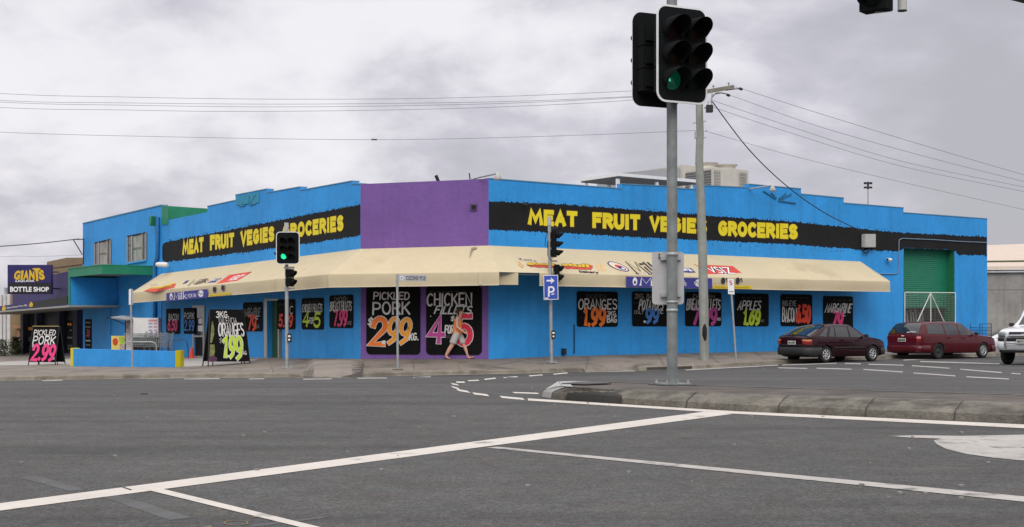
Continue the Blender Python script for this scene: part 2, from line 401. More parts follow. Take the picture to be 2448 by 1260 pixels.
# ---------------------------------------------------------------- ground
M_road = asphalt('asphalt', (.063, .0622, .060))
M_isl = mat('median_bitumen', (.095, .08, .07), rough=.9, var=.25, scale=2.5, bump=.5, grime=((.06, .055, .05), .5, .62, 1.2))
M_conc = mat('kerb_concrete', (.14, .129, .106), rough=.9, var=.35, scale=2.6, bump=.8, bscale=28, streak=.3, grime=((.062, .056, .044), .48, .66, 3.2))
M_kerb = mat('old_kerb', (.20, .18, .145), rough=.88, var=.25, scale=1.5, bump=.3, grime=((.12, .105, .085), .5, .64, 1.1))
M_pave = mat('footpath_concrete', (.196, .168, .140), rough=.88, var=.17, scale=.5, bump=.3, grime=((.11, .098, .085), .5, .66, .8))
M_apron = mat('apron_concrete', (.36, .34, .31), rough=.85, var=.12, scale=1, bump=.2, grime=((.24, .22, .2), .55, .7, 1.2))
M_white = mat('road_paint', (.53, .49, .44), rough=.7, var=.08, scale=2, bump=.3, grime=((.20, .195, .185), .60, .70, 3.0))
M_worn = mat('worn_road_paint', (.37, .35, .325), rough=.75, var=.14, scale=2, bump=.3, grime=((.15, .148, .142), .54, .66, 5.0))
M_patch = mat('old_sealant', (.078, .079, .080), rough=.8, var=.15, scale=2, grime=((.064, .062, .059), .42, .6, 2.2))
M_dark = mat('fresh_bitumen', (.045, .042, .04), rough=.8, var=.2, scale=3)
xs = [-900, -400, -200, -120, -80]+[-60+2*i for i in range(61)]+[80, 120, 200, 400, 900]
ys = [-60, -20, -8]+[-4+1.5*i for i in range(54)]+[85, 100, 140, 220, 400, 800, 1600]
mb = MB(); mb.smooth = True
mb.grid([[Vector((X, Y, zr(X, Y) if Y < 85 else zr(X, 85))) for X in xs] for Y in ys])
rdo = struct(mb.build('road', M_road))
ROADT = BVHTree.FromPolygons([v.co.copy() for v in rdo.data.vertices], [list(p.vertices) for p in rdo.data.polygons])
def road(x, y, off=0.0):     # where a ray meets the road sheet
    h = ROADT.ray_cast(CAMP, ray(x, y).normalized()); p = h[0].copy(); p.z += off; return p

# footpath between the kerb and the walls
K = [(-700,918,.13,'L',92),(-400,914,.13,'L',75),(-150,912,.13,'L',60),(0,910,.13,'L',48),(180,907,.13,'L',38),(330,905.5,.13,'L',28),(500,903,.13,'L',16),(690,902,.13,'L',6),
     (725,902.8,.06,'L',4.6),(750,903,.025,'L',4.1),(815,903,.025,'L',2.2),(842,902.2,.06,'L',1.2),(866,901,.12,'L',0),(1000,898,.13,'C',2),(1240,893,.13,'R',0),(1392,888,.13,'R',3),(1402,888.5,.015,'R',3.4),
     (1515,885.5,.015,'R',5.5),(1528,886,.12,'R',6),(1640,883,.13,'R',8.5),(1860,870,.13,'R',14),(2125,858,.13,'R',20),(2448,849.5,.13,'R',28.8),(2900,838.5,.13,'R',45),(3600,822,.13,'R',80)]
front = []; back = []
for x, y, h, s, t in K:
    p = road(x, y); front.append((p, h))
    back.append({'L': lambda: PL.prof(t, zbl(t), -.2), 'C': lambda: PC.prof(t, CZ-1.22, -.2), 'R': lambda: PR.prof(t, zbright(t), -.2)}[s]())
rows = []
for (p, h), b in zip(front, back):
    dn = (b-p).to_2d().normalized(); q = p+Vector((dn.x*.15, dn.y*.15, h))
    far = b+Vector((dn.x, dn.y, 0))*(.3 if len(rows) >= len(K)-3 else 14)
    qf = q.copy(); qf.z = p.z+.13; rows.append([q]+[lerp(qf, b, i/8) for i in (1, 2, 3.2, 4.8, 6.4, 8)]+[far])
mb = MB(); mb.grid(rows); pv = struct(mb.build('footpath', M_pave)); fixn(pv)
me = pv.data; PAVT = BVHTree.FromPolygons([v.co.copy() for v in me.vertices], [list(p.vertices) for p in me.polygons])
def pave(x, y, off=0.0):
    h = PAVT.ray_cast(CAMP, ray(x, y).normalized())
    p = h[0].copy() if h[0] else road(x, y); p.z += off; return p
mb = MB()
prof = []
for (p, h), b in zip(front, back):
    dn = (b-p).to_2d().normalized(); n3 = Vector((dn.x, dn.y, 0)); zz = Vector((0, 0, 1))
    prof.append([p-n3*.32+zz*.006, p-n3*.02+zz*.004, p+zz*(h*.15), p+n3*.02+zz*(h*.8), p+n3*.05+zz*(h+.002), p+n3*.15+zz*(h+.006), p+n3*.17-zz*.05])
mb.grid(prof); fixn(struct(mb.build('kerb', M_kerb)))
def sheet(name, q, m, hit=None, off=.0035, nu=8, nv=2, parent=None, kind='structure'):
    """a painted or worn strip lying on the ground; q = its corners seen in the photograph"""
    mb = MB(); rows = []; hit = hit or road
    for j in range(nv+1):
        a = [lerp(q[0][k], q[3][k], j/nv) for k in (0, 1)]; b = [lerp(q[1][k], q[2][k], j/nv) for k in (0, 1)]
        rows.append([hit(lerp(a[0], b[0], i/nu), lerp(a[1], b[1], i/nu), off) for i in range(nu+1)])
    mb.grid(rows); o = mb.build(name, m, parent); fixn(o); o['kind'] = kind; return o
for q in ([(560,853),(640,853),(588,868),(470,876)], [(434,878),(434,856),(560,853),(500,874)]): sheet('concrete_apron', q, M_apron, pave, .007, 6, 6)
sheet('concrete_apron', [(-10,874),(170,872),(168,858),(-10,866)], M_apron, pave, .006, 6, 3)
for q in ([(1180,874),(1250,862),(1252,862),(1184,874)], [(640,858),(655,896),(657,896),(642,858)], [(985,860),(990,893),(992,893),(987,860)],
          [(1400,884),(1406,850),(1408,850),(1402,884)], [(1590,878),(1570,846),(1572,846),(1592,878)], [(110,900),(240,880),(242,880),(113,900)], [(420,896),(470,880),(472,880),(423,896)], [(560,895),(590,868),(592,868),(563,895)], [(1100,888),(1085,858),(1087,858),(1103,888)], [(1720,872),(1690,843),(1692,843),(1722,872)], [(1840,866),(1800,841),(1802,841),(1842,866)]):
    sheet('footpath_joint', q, mat('joint', (.10, .09, .08), var=.2), pave, .005, 8, 1)
mb = MB(); rows = []
for x in range(1548, 1665, 12):
    p = road(x, poly_at([(k[0], k[1]) for k in K], x)); rows.append([p+Vector((-.03, -.045, .012)), p+Vector((-.03, -.045, .105))])
mb.grid(rows); struct(mb.build('drain_inlet', M_dark))
# painted lines, nearest first
sheet('stop_line', [(-40,1220.5),(290,1164),(300,1177),(-40,1229+0)], M_white, nu=16, off=.006) if False else None
sheet('stop_line', [(-60,1230),(1752,990),(1690,984),(-60,1212)], M_white, nu=40, off=.003)
sheet('lane_line', [(338,1169),(364,1164),(800,1270),(752,1270)], M_white, nu=4, nv=10)
sheet('lane_line', [(1163,1071),(2500,1206),(2500,1193),(1190,1069)], M_worn, nu=24)
sheet('edge_line', [(1262,958),(1762,990),(1762,984),(1262,953)], M_white, nu=16)
sheet('edge_line', [(1762,990),(2500,1027),(2500,1018),(1762,984)], M_white, nu=16)
mb = MB(); mb.poly([road(x, y, .0035) for x, y in ((2120,1043),(2200,1041.5),(2300,1043),(2448,1040),(2600,1038),(2600,1108),(2448,1102),(2380,1096),(2310,1086),(2262,1074),(2240,1063),(2232,1054),(2250,1049.5),(2180,1047))])
struct(fixn(mb.build('turn_arrow', M_worn)))
DASH = [(1194,949.5,1255,954.5,5),(1128,941,1170,945.5,5),(1090,932.5,1124,937.5,5),(1078,925.5,1100,929.5,4.5),(1077,918,1098,920.5,4),(1090,914,1112,914.2,3.2),(1118,910.6,1146,909.5,2.4),(1157,907.5,1186,904.5,2.4),
        (1203,903,1238,900.8,2.2),(1264,899,1298,896.5,2.2),(1322,895,1358,891.6,2.2),(1224,939,1290,941,3)]
for x0, y0, x1, y1, th in DASH:
    sl = 6 if y0 > 917 else 2
    sheet('dashed_line', [(x0,y0-th/2),(x1-sl,y1-th/2),(x1,y1+th/2),(x0+sl,y0+th/2)], M_white, nu=4, nv=1)
for x0, y0, x1, y1, th in [(222,906.5,262,905.5,2),(350,905.6,400,904.8,1.8),(100,910.5,150,909,2),(440,906.6,525,905.2,2.2),(595,906.4,632,905.8,1.8),(725,907,793,906.2,2),(855,904.5,925,904,2),(988,902.5,1030,901,2),
        (1640,884.8,1860,873,2),(1400,889.2,1520,887.2,1.4),(1870,873,2000,868.5,1.8),(2020,869,2058,870,2),(2076,871.2,2160,873.2,2),(2180,874.5,2270,880.5,2),(2296,883,2395,891,2.2),(1860,879.5,1930,881,2),(1952,880.5,2036,882.8,2),(2064,883.5,2158,889.5,2.2),(2184,892,2284,899,2.2),(2310,901,2412,906.6,2.2),(2200,864.5,2390,870,2.2),(2418,893,2440,894.5,2),(2160,861,2330,853,2)]:
    sheet('lane_line', [(x0,y0-th/2),(x1,y1-th/2),(x1,y1+th/2),(x0,y0+th/2)], M_worn, nu=8, nv=1)
for q in ([(40,1141),(90,1138),(205,1172),(165,1174)], [(225,1182),(262,1178),(460,1238),(405,1244)], [(590,1262),(610,1254),(800,1232),(770,1240)]):
    sheet('sealed_crack', q, M_patch, nu=8, nv=2, off=.0015)
sheet('tar_joint', [(282,1163.5),(286,1163),(316,1172.5),(312,1173.5)], M_dark, nu=2, nv=2, off=.006)
mb = MB()
for (cx_, cy_, rx, ry) in ((564,1251,30,6.5),):
    mb.grid([[road(cx_+rx*k*math.cos(R(a)), cy_+ry*k*math.sin(R(a)), .003) for a in range(0, 361, 20)] for k in (1, .86)])
struct(fixn(mb.build('survey_mark', mat('survey_yellow', (.20, .145, .05), var=.3, grime=((.08, .075, .065), .4, .6, 9)))))
for q in ([(600,1237),(640,1231),(642,1233),(602,1239)], [(490,1259),(504,1258),(506,1262),(488,1262)]):
    sheet('survey_mark', q, MATS['survey_yellow'], nu=4, nv=1, off=.003)
# litter and stones on the road
mb = MB(); rr = random.Random(3)
for i in range(90):
    p = road(rr.uniform(0, 2448), rr.choice((rr.uniform(925, 1000), rr.uniform(950, 1200)))); s = rr.uniform(.006, .018); a = rr.uniform(0, 3)
    mb.box(-s, s, -s*.7, s*.7, 0, s*.8, Matrix.Translation(p) @ Matrix.Rotation(a, 4, 'Z'))
tag(mb.build('road_grit', mat('grit', (.22, .21, .19), var=.4, scale=30)), kind='stuff')
mb = MB()
for i in range(60):
    x = rr.uniform(20, 1850); p = pave(x, rr.uniform(866, 893)); s = rr.uniform(.012, .035); a = rr.uniform(0, 3)
    mb.box(-s, s, -s*.6, s*.6, 0, s*.5, Matrix.Translation(p) @ Matrix.Rotation(a, 4, 'Z'))
tag(mb.build('footpath_litter', mat('litter_pale', (.36, .33, .28), var=.6, scale=4)), kind='stuff')
p = road(345, 943); mb = MB(); mb.smooth = True; mb.lathe([(0.0, .02), (.02, .02), (.03, .015), (.035, 0)], 9, Matrix.Translation(p) @ Matrix.Scale(1.6, 4, (1, 0, 0)))
tag(mb.build('leaf_litter', M_dark), 'small dark scrap of litter lying alone on the open road at the left', 'litter')
p = road(2040, 958)
# ---------------------------------------------------------------- median island
IS_B = [(1296,950),(1330,955),(1480,966),(1640,976.5),(1780,984.5),(2100,998),(2448,1012.5),(3000,1036),(3600,1062)]
IS_T = [(1345,924),(1375,926),(1490,930),(1640,936),(1780,942),(2100,952.5),(2448,963.5),(3000,981),(3600,1000)]
IS_K = [(1336,912.5),(1380,912.3),(1480,914.5),(1600,919),(1780,925),(2100,934.5),(2448,944.5),(3000,961),(3600,979)]
HT = .165
mb = MB(); prof = []
for (b, t) in zip(IS_B, IS_T):
    p = road(*b); q = flat(t[0], t[1], p.z*.0+HT); q.z = HT; u = q-p
    prof.append([p-Vector((0, 0, .05)), p+Vector((u.x*.06, u.y*.06, .075)), p+Vector((u.x*.2, u.y*.2, .10)), p+Vector((u.x*.75, u.y*.75, .155)), q, q+Vector((u.x*.25, u.y*.25, .0))])
# subdivide along the run so that the joints and the weathering have something to sit on
mb.grid(prof)
nose = [Vector(v) for v in prof[0]]
bk = [flat(x, y, HT) for x, y in IS_K]
mb.grid([[prof[0][0], prof[0][1], prof[0][2], prof[0][3], prof[0][4]], [bk[0]+Vector((-.02, .30, -.25)), bk[0]+Vector((-.02, .29, -.12)), bk[0]+Vector((-.01, .2, -.05)), bk[0]+Vector((-.0, .1, -.01)), bk[0]]])
mb.grid([[p, p+Vector((0, .12, .0)), p+Vector((0, .26, -.06)), p+Vector((0, .30, -.25))] for p in bk])
isl = struct(fixn(mb.build('median_kerb', M_conc)))
mb = MB(); mb.grid([[p[5]-Vector((0, 0, .004)), b+Vector((0, .05, -.004))] for p, b in zip(prof, bk)]); struct(fixn(mb.build('median_island', M_isl)))
def isz(x, y, off=0.0): return flat(x, y, HT+off)
def onkerb(x, y, k):   # a point on the sloping kerb face, k = 0 bottom .. 1 top
    b = road(x, poly_at(IS_B, x)); t = flat(x, poly_at(IS_T, x), HT); z = (.075, .10, .155, .165); ks = (.06, .2, .75, 1)
    i = next(i for i in range(4) if k <= ks[i]); k0, z0 = (0, -.02) if i == 0 else (ks[i-1], z[i-1])
    zz = z0+(z[i]-z0)*(k-k0)/(ks[i]-k0); return Vector((b.x+(t.x-b.x)*k, b.y+(t.y-b.y)*k-.012, zz+.008))
mb = MB()
for x, dx in ((1440, 30), (1640, 28), (1860, 26), (2068, 24), (2280, 23), (2480, 22), (2900, 20)):
    mb.grid([[onkerb(x+dx*k, 0, k)+Vector((s*.006, -.004, .002)) for k in (0, .06, .2, .5, .75, 1)] for s in (-1, 1)])
struct(mb.build('kerb_joint', mat('joint_dark', (.03, .028, .025))))
mb = MB(); rows = []
for i in range(25):
    x = 1352+i*134/24; top = .03+.38*min(1, (i/12)**.8)*(1 if i < 23 else .55)+.03*math.sin(i*1.9)+.03*math.sin(i*.7)
    rows.append([onkerb(x, 0, max(.01, min(.74, top*j/4))) for j in range(5)])
mb.grid(rows); struct(mb.build('oil_stain', mat('oil_stain', (.03, .029, .026), rough=.8, var=.2)))
# white nose paint, wrapped over the kerb
M_nose = mat('nose_paint', (.34, .335, .33), rough=.7, var=.1, scale=4, grime=((.22, .21, .2), .6, .68, 7))
mb = MB(); rows = []
for i in range(9):
    sq = lerp(-.05, .62, i/8); b = [lerp(IS_B[0][k], IS_B[1][k], sq) for k in (0, 1)]; t = [lerp(IS_T[0][k], IS_T[1][k], sq) for k in (0, 1)]
    p = road(*b); q = flat(t[0], t[1], HT); u = q-p; lift = Vector((0, -.006, .006))
    rows.append([p+lift, p+Vector((u.x*.06, u.y*.06, .075))+lift, p+Vector((u.x*.2, u.y*.2, .10))+lift, p+Vector((u.x*.75, u.y*.75, .155))+lift, q+lift, q+u*.12+Vector((0, 0, .006-u.z*.12))])
mb.grid(rows); e0 = rows[0]
mb.grid([[p+Vector((-.005, 0, 0)) for p in e0[:5]], [bk[0]+Vector((-.03, .25, -.2)), bk[0]+Vector((-.03, .2, -.08)), bk[0]+Vector((-.02, .12, -.02)), bk[0]+Vector((-.01, .05, .005)), bk[0]+Vector((-.01, 0, .008))]])
mb.grid([[rows[0][4], rows[4][4], rows[-1][5]], [flat(1336, 911.6, HT+.009), flat(1346, 913.5, HT+.009), flat(1362, 915.5, HT+.009)]])
mb.grid([[flat(1336, 911.4, HT+.010), flat(1350, 915.6, HT+.010)], [flat(1380, 911.2, HT+.010), flat(1384, 914, HT+.010)], [flat(1426, 911.8, HT+.010), flat(1428, 913.2, HT+.010)]])
struct(fixn(mb.build('nose_paint', M_nose)))
mb = MB(); pit = [flat(x, y, HT+.006) for x, y in ((1342,918.5),(1400,920),(1462,917.5),(1430,913.5),(1380,914.5))]; mb.prism(pit, (0, 0, .012))
struct(fixn(mb.build('pit_cover', mat('pit_cover', (.05, .045, .045), rough=.6, var=.2))))
# ---------------------------------------------------------------- supermarket
BLUE = (.028, .285, .69)
M_blL = wall_mat('blue_paint_side_street', BLUE, PL.u); M_blR = wall_mat('blue_paint_main_street', BLUE, PR.u)
M_pur = wall_mat('purple_paint', (.165, .082, .29), PC.u)
M_blk = mat('black_band_paint', (.012, .012, .013), rough=.75, spec=.2, var=.2, scale=1.2, bump=.15, bscale=20)
M_yel = mat('yellow_sign_paint', (.72, .60, .015), rough=.6, var=.06, scale=2)
M_yedge = mat('sign_outline_paint', (.33, .17, .01), rough=.6)
M_grn = mat('green_paint', (.012, .20, .105), rough=.55, var=.12, scale=2, streak=.2)
M_grnd = mat('green_shutter', (.010, .175, .100), rough=.45, var=.08, scale=2)
M_teal = mat('teal_paint', (.02, .24, .38), rough=.6, var=.1)
M_awn = mat('cream_canvas', (.53, .455, .305), rough=.9, var=.05, scale=.5, spec=.15, grime=((.42, .35, .22), .56, .78, .45))
M_hem = mat('cream_hem', (.64, .56, .42), rough=.9, var=.05)
M_galv = mat('galvanised_steel', (.33, .345, .345), rough=.5, metal=.35, var=.16, scale=5, bump=.05)
M_grey = mat('grey_plastic', (.42, .42, .41), rough=.5, var=.05)
M_wht = mat('white_enamel', (.70, .70, .68), rough=.45, var=.05)
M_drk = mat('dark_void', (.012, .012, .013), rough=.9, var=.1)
M_blkm = mat('black_plastic', (.013, .014, .014), rough=.5, var=.1)
M_alu = mat('aluminium', (.40, .40, .37), rough=.4, metal=.4, var=.06)
M_cream = mat('cream_sheet_metal', (.50, .475, .41), rough=.5, var=.07, scale=1.5, streak=.15)
def gls(name='dark_glass', c=(.02, .024, .028)): return mat(name, c, rough=.06, var=0, spec=.6)
M_gls = gls()
shop = thing('supermarket', A.lerp(B, .5) - Vector((0, 0, 1.215)) , 'bright blue corner supermarket with purple corner, black sign bands and cream awning', 'shop')
shop.location.z = CZ-1.22
TH = .30
def wall(name, pl, px, m, th=TH):
    mb = MB(); mb.prism([pl.pt(x, y) for x, y in px], -pl.n*th); return fixn(mb.build(name, m, shop))
def base(pl, x, off=0.0, dz=-.25):   # foot of the wall under column x, a little below the footpath
    t = pl.t(x, off); z = (zbl(t) if pl is PL else zbright(t) if pl is PR else CZ-1.22)+dz
    p = pl.prof(t, z, off); return p
TOPL = [(862,440),(841,441.5),(841,433.7),(717,456),(717,447.7),(638,461.5),(638,452.5),(563,467),(563,479.5),(496,494),(496,507),(388,529)]
mb = MB(); P = [PL.pt(x, y) for x, y in TOPL]
for x, op in ((388,0),(464,1),(492,2),(639,1),(674,2),(862,0)):
    if op == 0: P.append(base(PL, x))
    else:
        top = PL.pt(x, 731 if x < 500 else 716); bt = base(PL, x); P += ([bt, top] if op == 1 else [top, bt])
mb.prism(P, -PL.n*TH); fixn(mb.build('wall', M_blL, shop))
mb = MB(); mb.prism([PC.pt(862,440), PC.pt(1168,427.5), base(PC,1168), base(PC,862)], -PC.n*TH); fixn(mb.build('corner_wall', M_pur, shop))
TOPR = [(1168,427.5),(1487,452),(1487,440.7),(1605,446.5),(1605,450.5),(1670,453.5),(1670,443.5),(1791,449.5),(1791,441),(1915,452),(1915,464.5),(2017,474),(2017,486),(2160,497.5),(2160,509),(2360,523.7)]
P = [PR.pt(x, y) for x, y in TOPR]+[base(PR,2360), base(PR,2282), PR.pt(2282,597.5), PR.pt(2160,592.5), base(PR,2160), base(PR,1168)]
mb = MB(); mb.prism(P, -PR.n*TH); fixn(mb.build('wall', M_blR, shop))
# parapet cappings
M_cap = mat('capping', (.10, .24, .36), rough=.6, var=.1)
def capping(pl, px):
    mb = MB()
    for a, b in zip(px, px[1:]):
        if abs(a[0]-b[0]) < 1: continue
        q0, q1 = pl.pt(*a), pl.pt(*b); n = pl.n
        mb.prism([q0+n*.02, q1+n*.02, q1-n*(TH+.02), q0-n*(TH+.02)], (0, 0, .035))
    return fixn(mb.build('parapet_capping', M_cap, shop))
capping(PL, TOPL[:-1]); capping(PR, TOPR)
# roof and the sides away from the street
rz = CZ+3.75
bkR = PR.prof(28.6, rz, -14); bkL = PL.prof(20.0, rz, -14); mid = Vector((PR.prof(0, rz).x*.5+PL.prof(0, rz).x*.5, A.y+17, rz))
mb = MB(); mb.poly([PL.prof(20.0, rz, -.31), Vector((A.x, A.y, rz))-PC.n*.32, Vector((B.x, B.y, rz))-PC.n*.32, PR.prof(28.6, rz, -.31), bkR, mid, bkL])
mb.build('roof', mat('roof_sheet', (.32, .32, .31), rough=.6, var=.1), shop)
e0 = PR.pt(2360, 523.7); e1 = e0-PR.n*14; g0 = base(PR, 2360); g1 = g0-PR.n*14
mb = MB(); mb.prism([e0-PR.n*.305, e1, g1, g0-PR.n*.305], -PR.u*.3); fixn(mb.build('side_wall', M_blR, shop))
# sign bands with their ragged brushed edges
rr = random.Random(11)
def band(pl, top, bot, x0, x1, n, rl=0, th=.004):
    mb = MB(); a = []; b = []
    for i in range(n+1):
        x = lerp(x0, x1, i/n); yt = poly_at(top, x); yb = poly_at(bot, x)
        e = rr.uniform(0, 4.5) if i % 2 else rr.uniform(-1.5, 1.5); f = rr.uniform(0, 4.5) if i % 2 else rr.uniform(-1.5, 1.5)
        if rl and i*(x1-x0)/n < rl: c = rl-i*(x1-x0)/n; c = c*c/rl; e -= c; f -= c
        a.append(pl.pt(x, yt-e, th)); b.append(pl.pt(x, yb+f, th))
    mb.grid([b, a]); return fixn(mb.build('sign_band', M_blk, shop))
bl = band(PL, [(388,581),(520,556),(700,521),(862,490)], [(388,627),(520,610),(700,586),(862,562)], 388, 861.5, 190, 9)
RT = [(1168,482),(1350,490),(1500,501),(1690,516),(1906,532),(2059,548),(2150,557),(2359,567)]; RB = [(1168,548),(1350,556),(1500,565),(1690,573.5),(1906,584),(2059,596),(2150,600),(2159,592),(2283,597),(2290,608),(2359,610)]
br = band(PR, RT, RB, 1168.5, 2359, 420)
def splat(pl, top, bot, x0, x1, n):
    mb = MB()
    for i in range(n):
        x = rr.uniform(x0, x1); up = rr.random() < .6; y = poly_at(top if up else bot, x)+(-1 if up else 1)*rr.uniform(3, 8); r_ = rr.uniform(.4, 1.1); px = []
        mb.poly([pl.pt(x+r_*math.cos(k)*1.2, y+r_*math.sin(k), .005) for k in (0, 1.05, 2.1, 3.14, 4.2, 5.25)])
    return mb
splat(PR, RT, [(1168,550),(2150,602)], 1175, 2140, 140).build('paint_flecks', M_blk, br)['kind'] = 'stuff'
splat(PL, [(388,581),(862,490)], [(388,627),(862,562)], 395, 855, 70).build('paint_flecks', M_blk, bl)['kind'] = 'stuff'
# the painted words
def words(pl, lst, parent):
    for (t, x0, x1, t0, t1, b0, b1) in lst:
        for k, (m, o, e) in enumerate(((M_yedge, .007, 1), (M_yel, .012, 0))):
            mb = MB()
            def f(q, z, o=o): return pl.pt(lerp(x0, x1, q.x), lerp(lerp(b0, b1, q.x), lerp(t0, t1, q.x), q.y), o+z*.6)
            W_ = (pl.pt(x1, b1)-pl.pt(x0, b0)).length; H_ = abs(pl.pt(x0, t0).z-pl.pt(x0, b0).z); an = W_/H_; h = .15; wx = .145/an
            stroke_text(mb, t.replace('M', '^'), wx, h, 1-wx, 1-h, .40+.07*e, 0, 0, 0, fn=f, gap=2.3, aniso=an)
            mb.build('lettering_edge' if e else 'lettering', m, parent)
words(PL, [('MEAT',436,487,575,566,611,603),('FRUIT',502,560,562,556,600,591),('VEGIES',575,656,552,540,590,577),('GROCERIES',676,821,537,513,573,552)], bl)
words(PR, [('MEAT',1262,1381,499,505,538,544),('FRUIT',1416,1531,507,513,546,552),('VEGIES',1553,1690,515,523,553,560),('GROCERIES',1717,1907,527,536,564,573)], br)
# sunbursts
def sunburst(pl, cx_, cy_, rays, m, pan=None):
    mb = MB()
    for a in rays:
        x0, y0, x1, y1 = a; p, q = pl.pt(x0, y0, .0), pl.pt(x1, y1, .0); d = (q-p).normalized(); s = d.cross(pl.n)*.028
        mb.prism([p+s, q+s*.8, q-s*.8, p-s], pl.n*.045)
    o = fixn(mb.build('sunburst_emblem', m, shop))
    if pan: b = MB(); b.prism([pl.pt(*q) for q in pan], pl.n*.03); fixn(b.build('emblem_panel', m, o))
sunburst(PR, 1862, 478, [(1854,475,1824,457),(1855,474,1843,461),(1862,475,1878,462),(1863,477,1891,464),(1860,480,1902,486)], mat('dark_teal', (.012,.12,.24), rough=.6))
sunburst(PL, 592, 485, [(588,489,572,475),(590,488,583,471),(594,488,599,467),(597,488,614,463),(586,491,572,493),(599,490,613,486)], M_teal, [(566,491),(566,470),(621,459),(621,484)])
# awning: hipped canvas round the corner
ML = (PL.n+PC.n).normalized(); MRn = (PR.n+PC.n).normalized(); DW = 1.62
def miter(n, m, d): return m*(d/m.dot(n))
tE = PL.t(388); tR = PR.t(2055)
wl = [PL.prof(tE, CZ+2.44, .01), A+Vector((0,0,2.685)), B+Vector((0,0,2.757)), PR.prof(tR, CZ+2.74, .01)]
fr = [PL.prof(tE, 0, 1.50), A+miter(PL.n, ML, DW), B+miter(PR.n, MRn, DW), PR.prof(tR, 0, DW)]
zt = [1.50, 1.72, 1.76, 1.82]; zb_ = [1.00, 1.26, 1.31, 1.375]
ft = [Vector((p.x, p.y, CZ+z)) for p, z in zip(fr, zt)]; fb = [Vector((p.x, p.y, CZ+z)) for p, z in zip(fr, zb_)]
mb = MB(); mb.smooth = True; rr = random.Random(5)
def canvas(mb, i, k0, k1, sag, n):
    top = []; rows = []
    for j in range(n+1):
        k = lerp(k0, k1, j/n); a = wl[i].lerp(wl[i+1], k); c = ft[i].lerp(ft[i+1], k); d = fb[i].lerp(fb[i+1], k)
        s = -sag*abs(math.sin(k*math.pi*(7 if i != 1 else 2)))
        mid1 = a.lerp(c, .5)+Vector((0, 0, -.018+s*.5)); nn = (c-a); nn.z = 0; nn.normalize()
        rows.append([a, a.lerp(c, .25)+Vector((0,0,-.012+s*.4)), mid1, a.lerp(c, .75)+Vector((0,0,-.012+s*.4)), c, c.lerp(d, .12)+nn*.012, c.lerp(d, .55)+nn*(.008+.012*math.sin(k*40)), d+nn*(.0+.018*math.sin(k*33))])
    return rows
r0 = canvas(mb, 0, 0, 1, .015, 60); r1 = canvas(mb, 1, 0, 1, .015, 18); r2 = canvas(mb, 2, 0, 1, .015, 84)
for r_ in (r0, r1, r2): mb.grid([q[:5] for q in r_])
mb.add([wl[3], ft[3], fb[3]], [[0, 1, 2]]); mb.add([wl[0], ft[0], fb[0]], [[0, 1, 2]])
# hanging valance, in its laced panels
mb.grid([q[4:] for q in r0]); mb.grid([q[4:] for q in r1])
k0 = (PR.t(1246, DW)-PR.t(1168, DW))/(PR.t(2127, DW)-PR.t(1168, DW))
cut = [q for j, q in enumerate(r2) if j/84 > k0+.008]
mb.grid([q[4:] for q in cut])
awn = fixn(mb.build('awning', M_awn, shop))
mb = MB(); mb.smooth = True      # the loose flap at the corner
p0, p1 = PC.pt(1143, 655, DW+.03), PR.pt(1239, 652, DW+.03); q0, q1 = PC.pt(1145, 680.5, DW+.03), PR.pt(1239, 681, DW+.03)
mb.grid([[lerp(lerp(p0, p1, i/10), lerp(q0, q1, i/10), j/4)+PC.n*(.03*math.sin(i*.7)*j/4) for j in range(5)] for i in range(11)])
fixn(mb.build('valance_flap', M_awn, awn))
mb = MB()                                            # hems and lacing seams
for r_ in (r0, r1, cut): mb.tube([q[-1]+Vector((0, 0, .012)) for q in r_], .014, 6)
mb.tube([wl[3], ft[3], fb[3]], .012, 6); mb.tube([wl[0], ft[0], fb[0]], .012, 6)
mb.build('awning_hem', M_hem, awn)
for i in (1, 2): mb = MB(); mb.tube([wl[i]+Vector((0,0,.01)), (wl[i]+ft[i])/2+Vector((0,0,-.03)), ft[i]+Vector((0,0,.004))], .007, 5); mb.build('awning_seam', M_hem, awn)
mb = MB()
for i, n in ((0, 6), (1, 2), (2, 8)):
    for j in range(n+1):
        k = j/n; a = wl[i].lerp(wl[i+1], k); c = ft[i].lerp(ft[i+1], k); mb.tube([a+Vector((0,0,-.10)), a.lerp(c,.5)+Vector((0,0,-.16)), c.lerp(a,.05)+Vector((0,0,-.12))], .018, 6); mb.tube([Vector((a.x, a.y, CZ+1.7)), c.lerp(a,.1)+Vector((0,0,-.16))], .015, 6)
for i in range(3): mb.tube([ft[i].lerp(wl[i],.06)+Vector((0,0,-.12)), ft[i+1].lerp(wl[i+1],.06)+Vector((0,0,-.12))], .018, 6)
mb.build('awning_frame', M_galv, awn)
# logos printed on the canvas (the slope) and on the valance
def slope_pt(i, x, y, off):
    a, b, c = wl[i], wl[i+1], ft[i]; n = (b-a).cross(c-a).normalized(); n = n if n.z > 0 else -n
    d = ray(x, y); k = (a+n*off-CAMP).dot(n)/d.dot(n); return CAMP+d*k
M_navy = mat('navy_print', (.03, .03, .16), rough=.8, var=.05); M_red = mat('red_print', (.55, .06, .04), rough=.8, var=.08); M_ink = mat('dark_print', (.03, .025, .03), rough=.8)
M_gold = mat('gold_print', (.62, .40, .03), rough=.8, var=.05); M_wpr = mat('white_print', (.75, .74, .74), rough=.8, var=.03); M_yl2 = mat('yellow_banner', (.68, .50, .02), rough=.8, var=.06)
M_orng = mat('orange_print', (.72, .42, .16), rough=.8)
def sl_text(i, t, bl, br, tr, tl, m, off=.02, bold=.0, shear=0, par=None):
    mb = MB(); font_quad(mb, t, [slope_pt(i, *q, off) for q in (bl, br, tr, tl)], Vector((0,0,0)), 0, bold=bold, shear=shear); return mb.build('logo_lettering', m, par or awn)
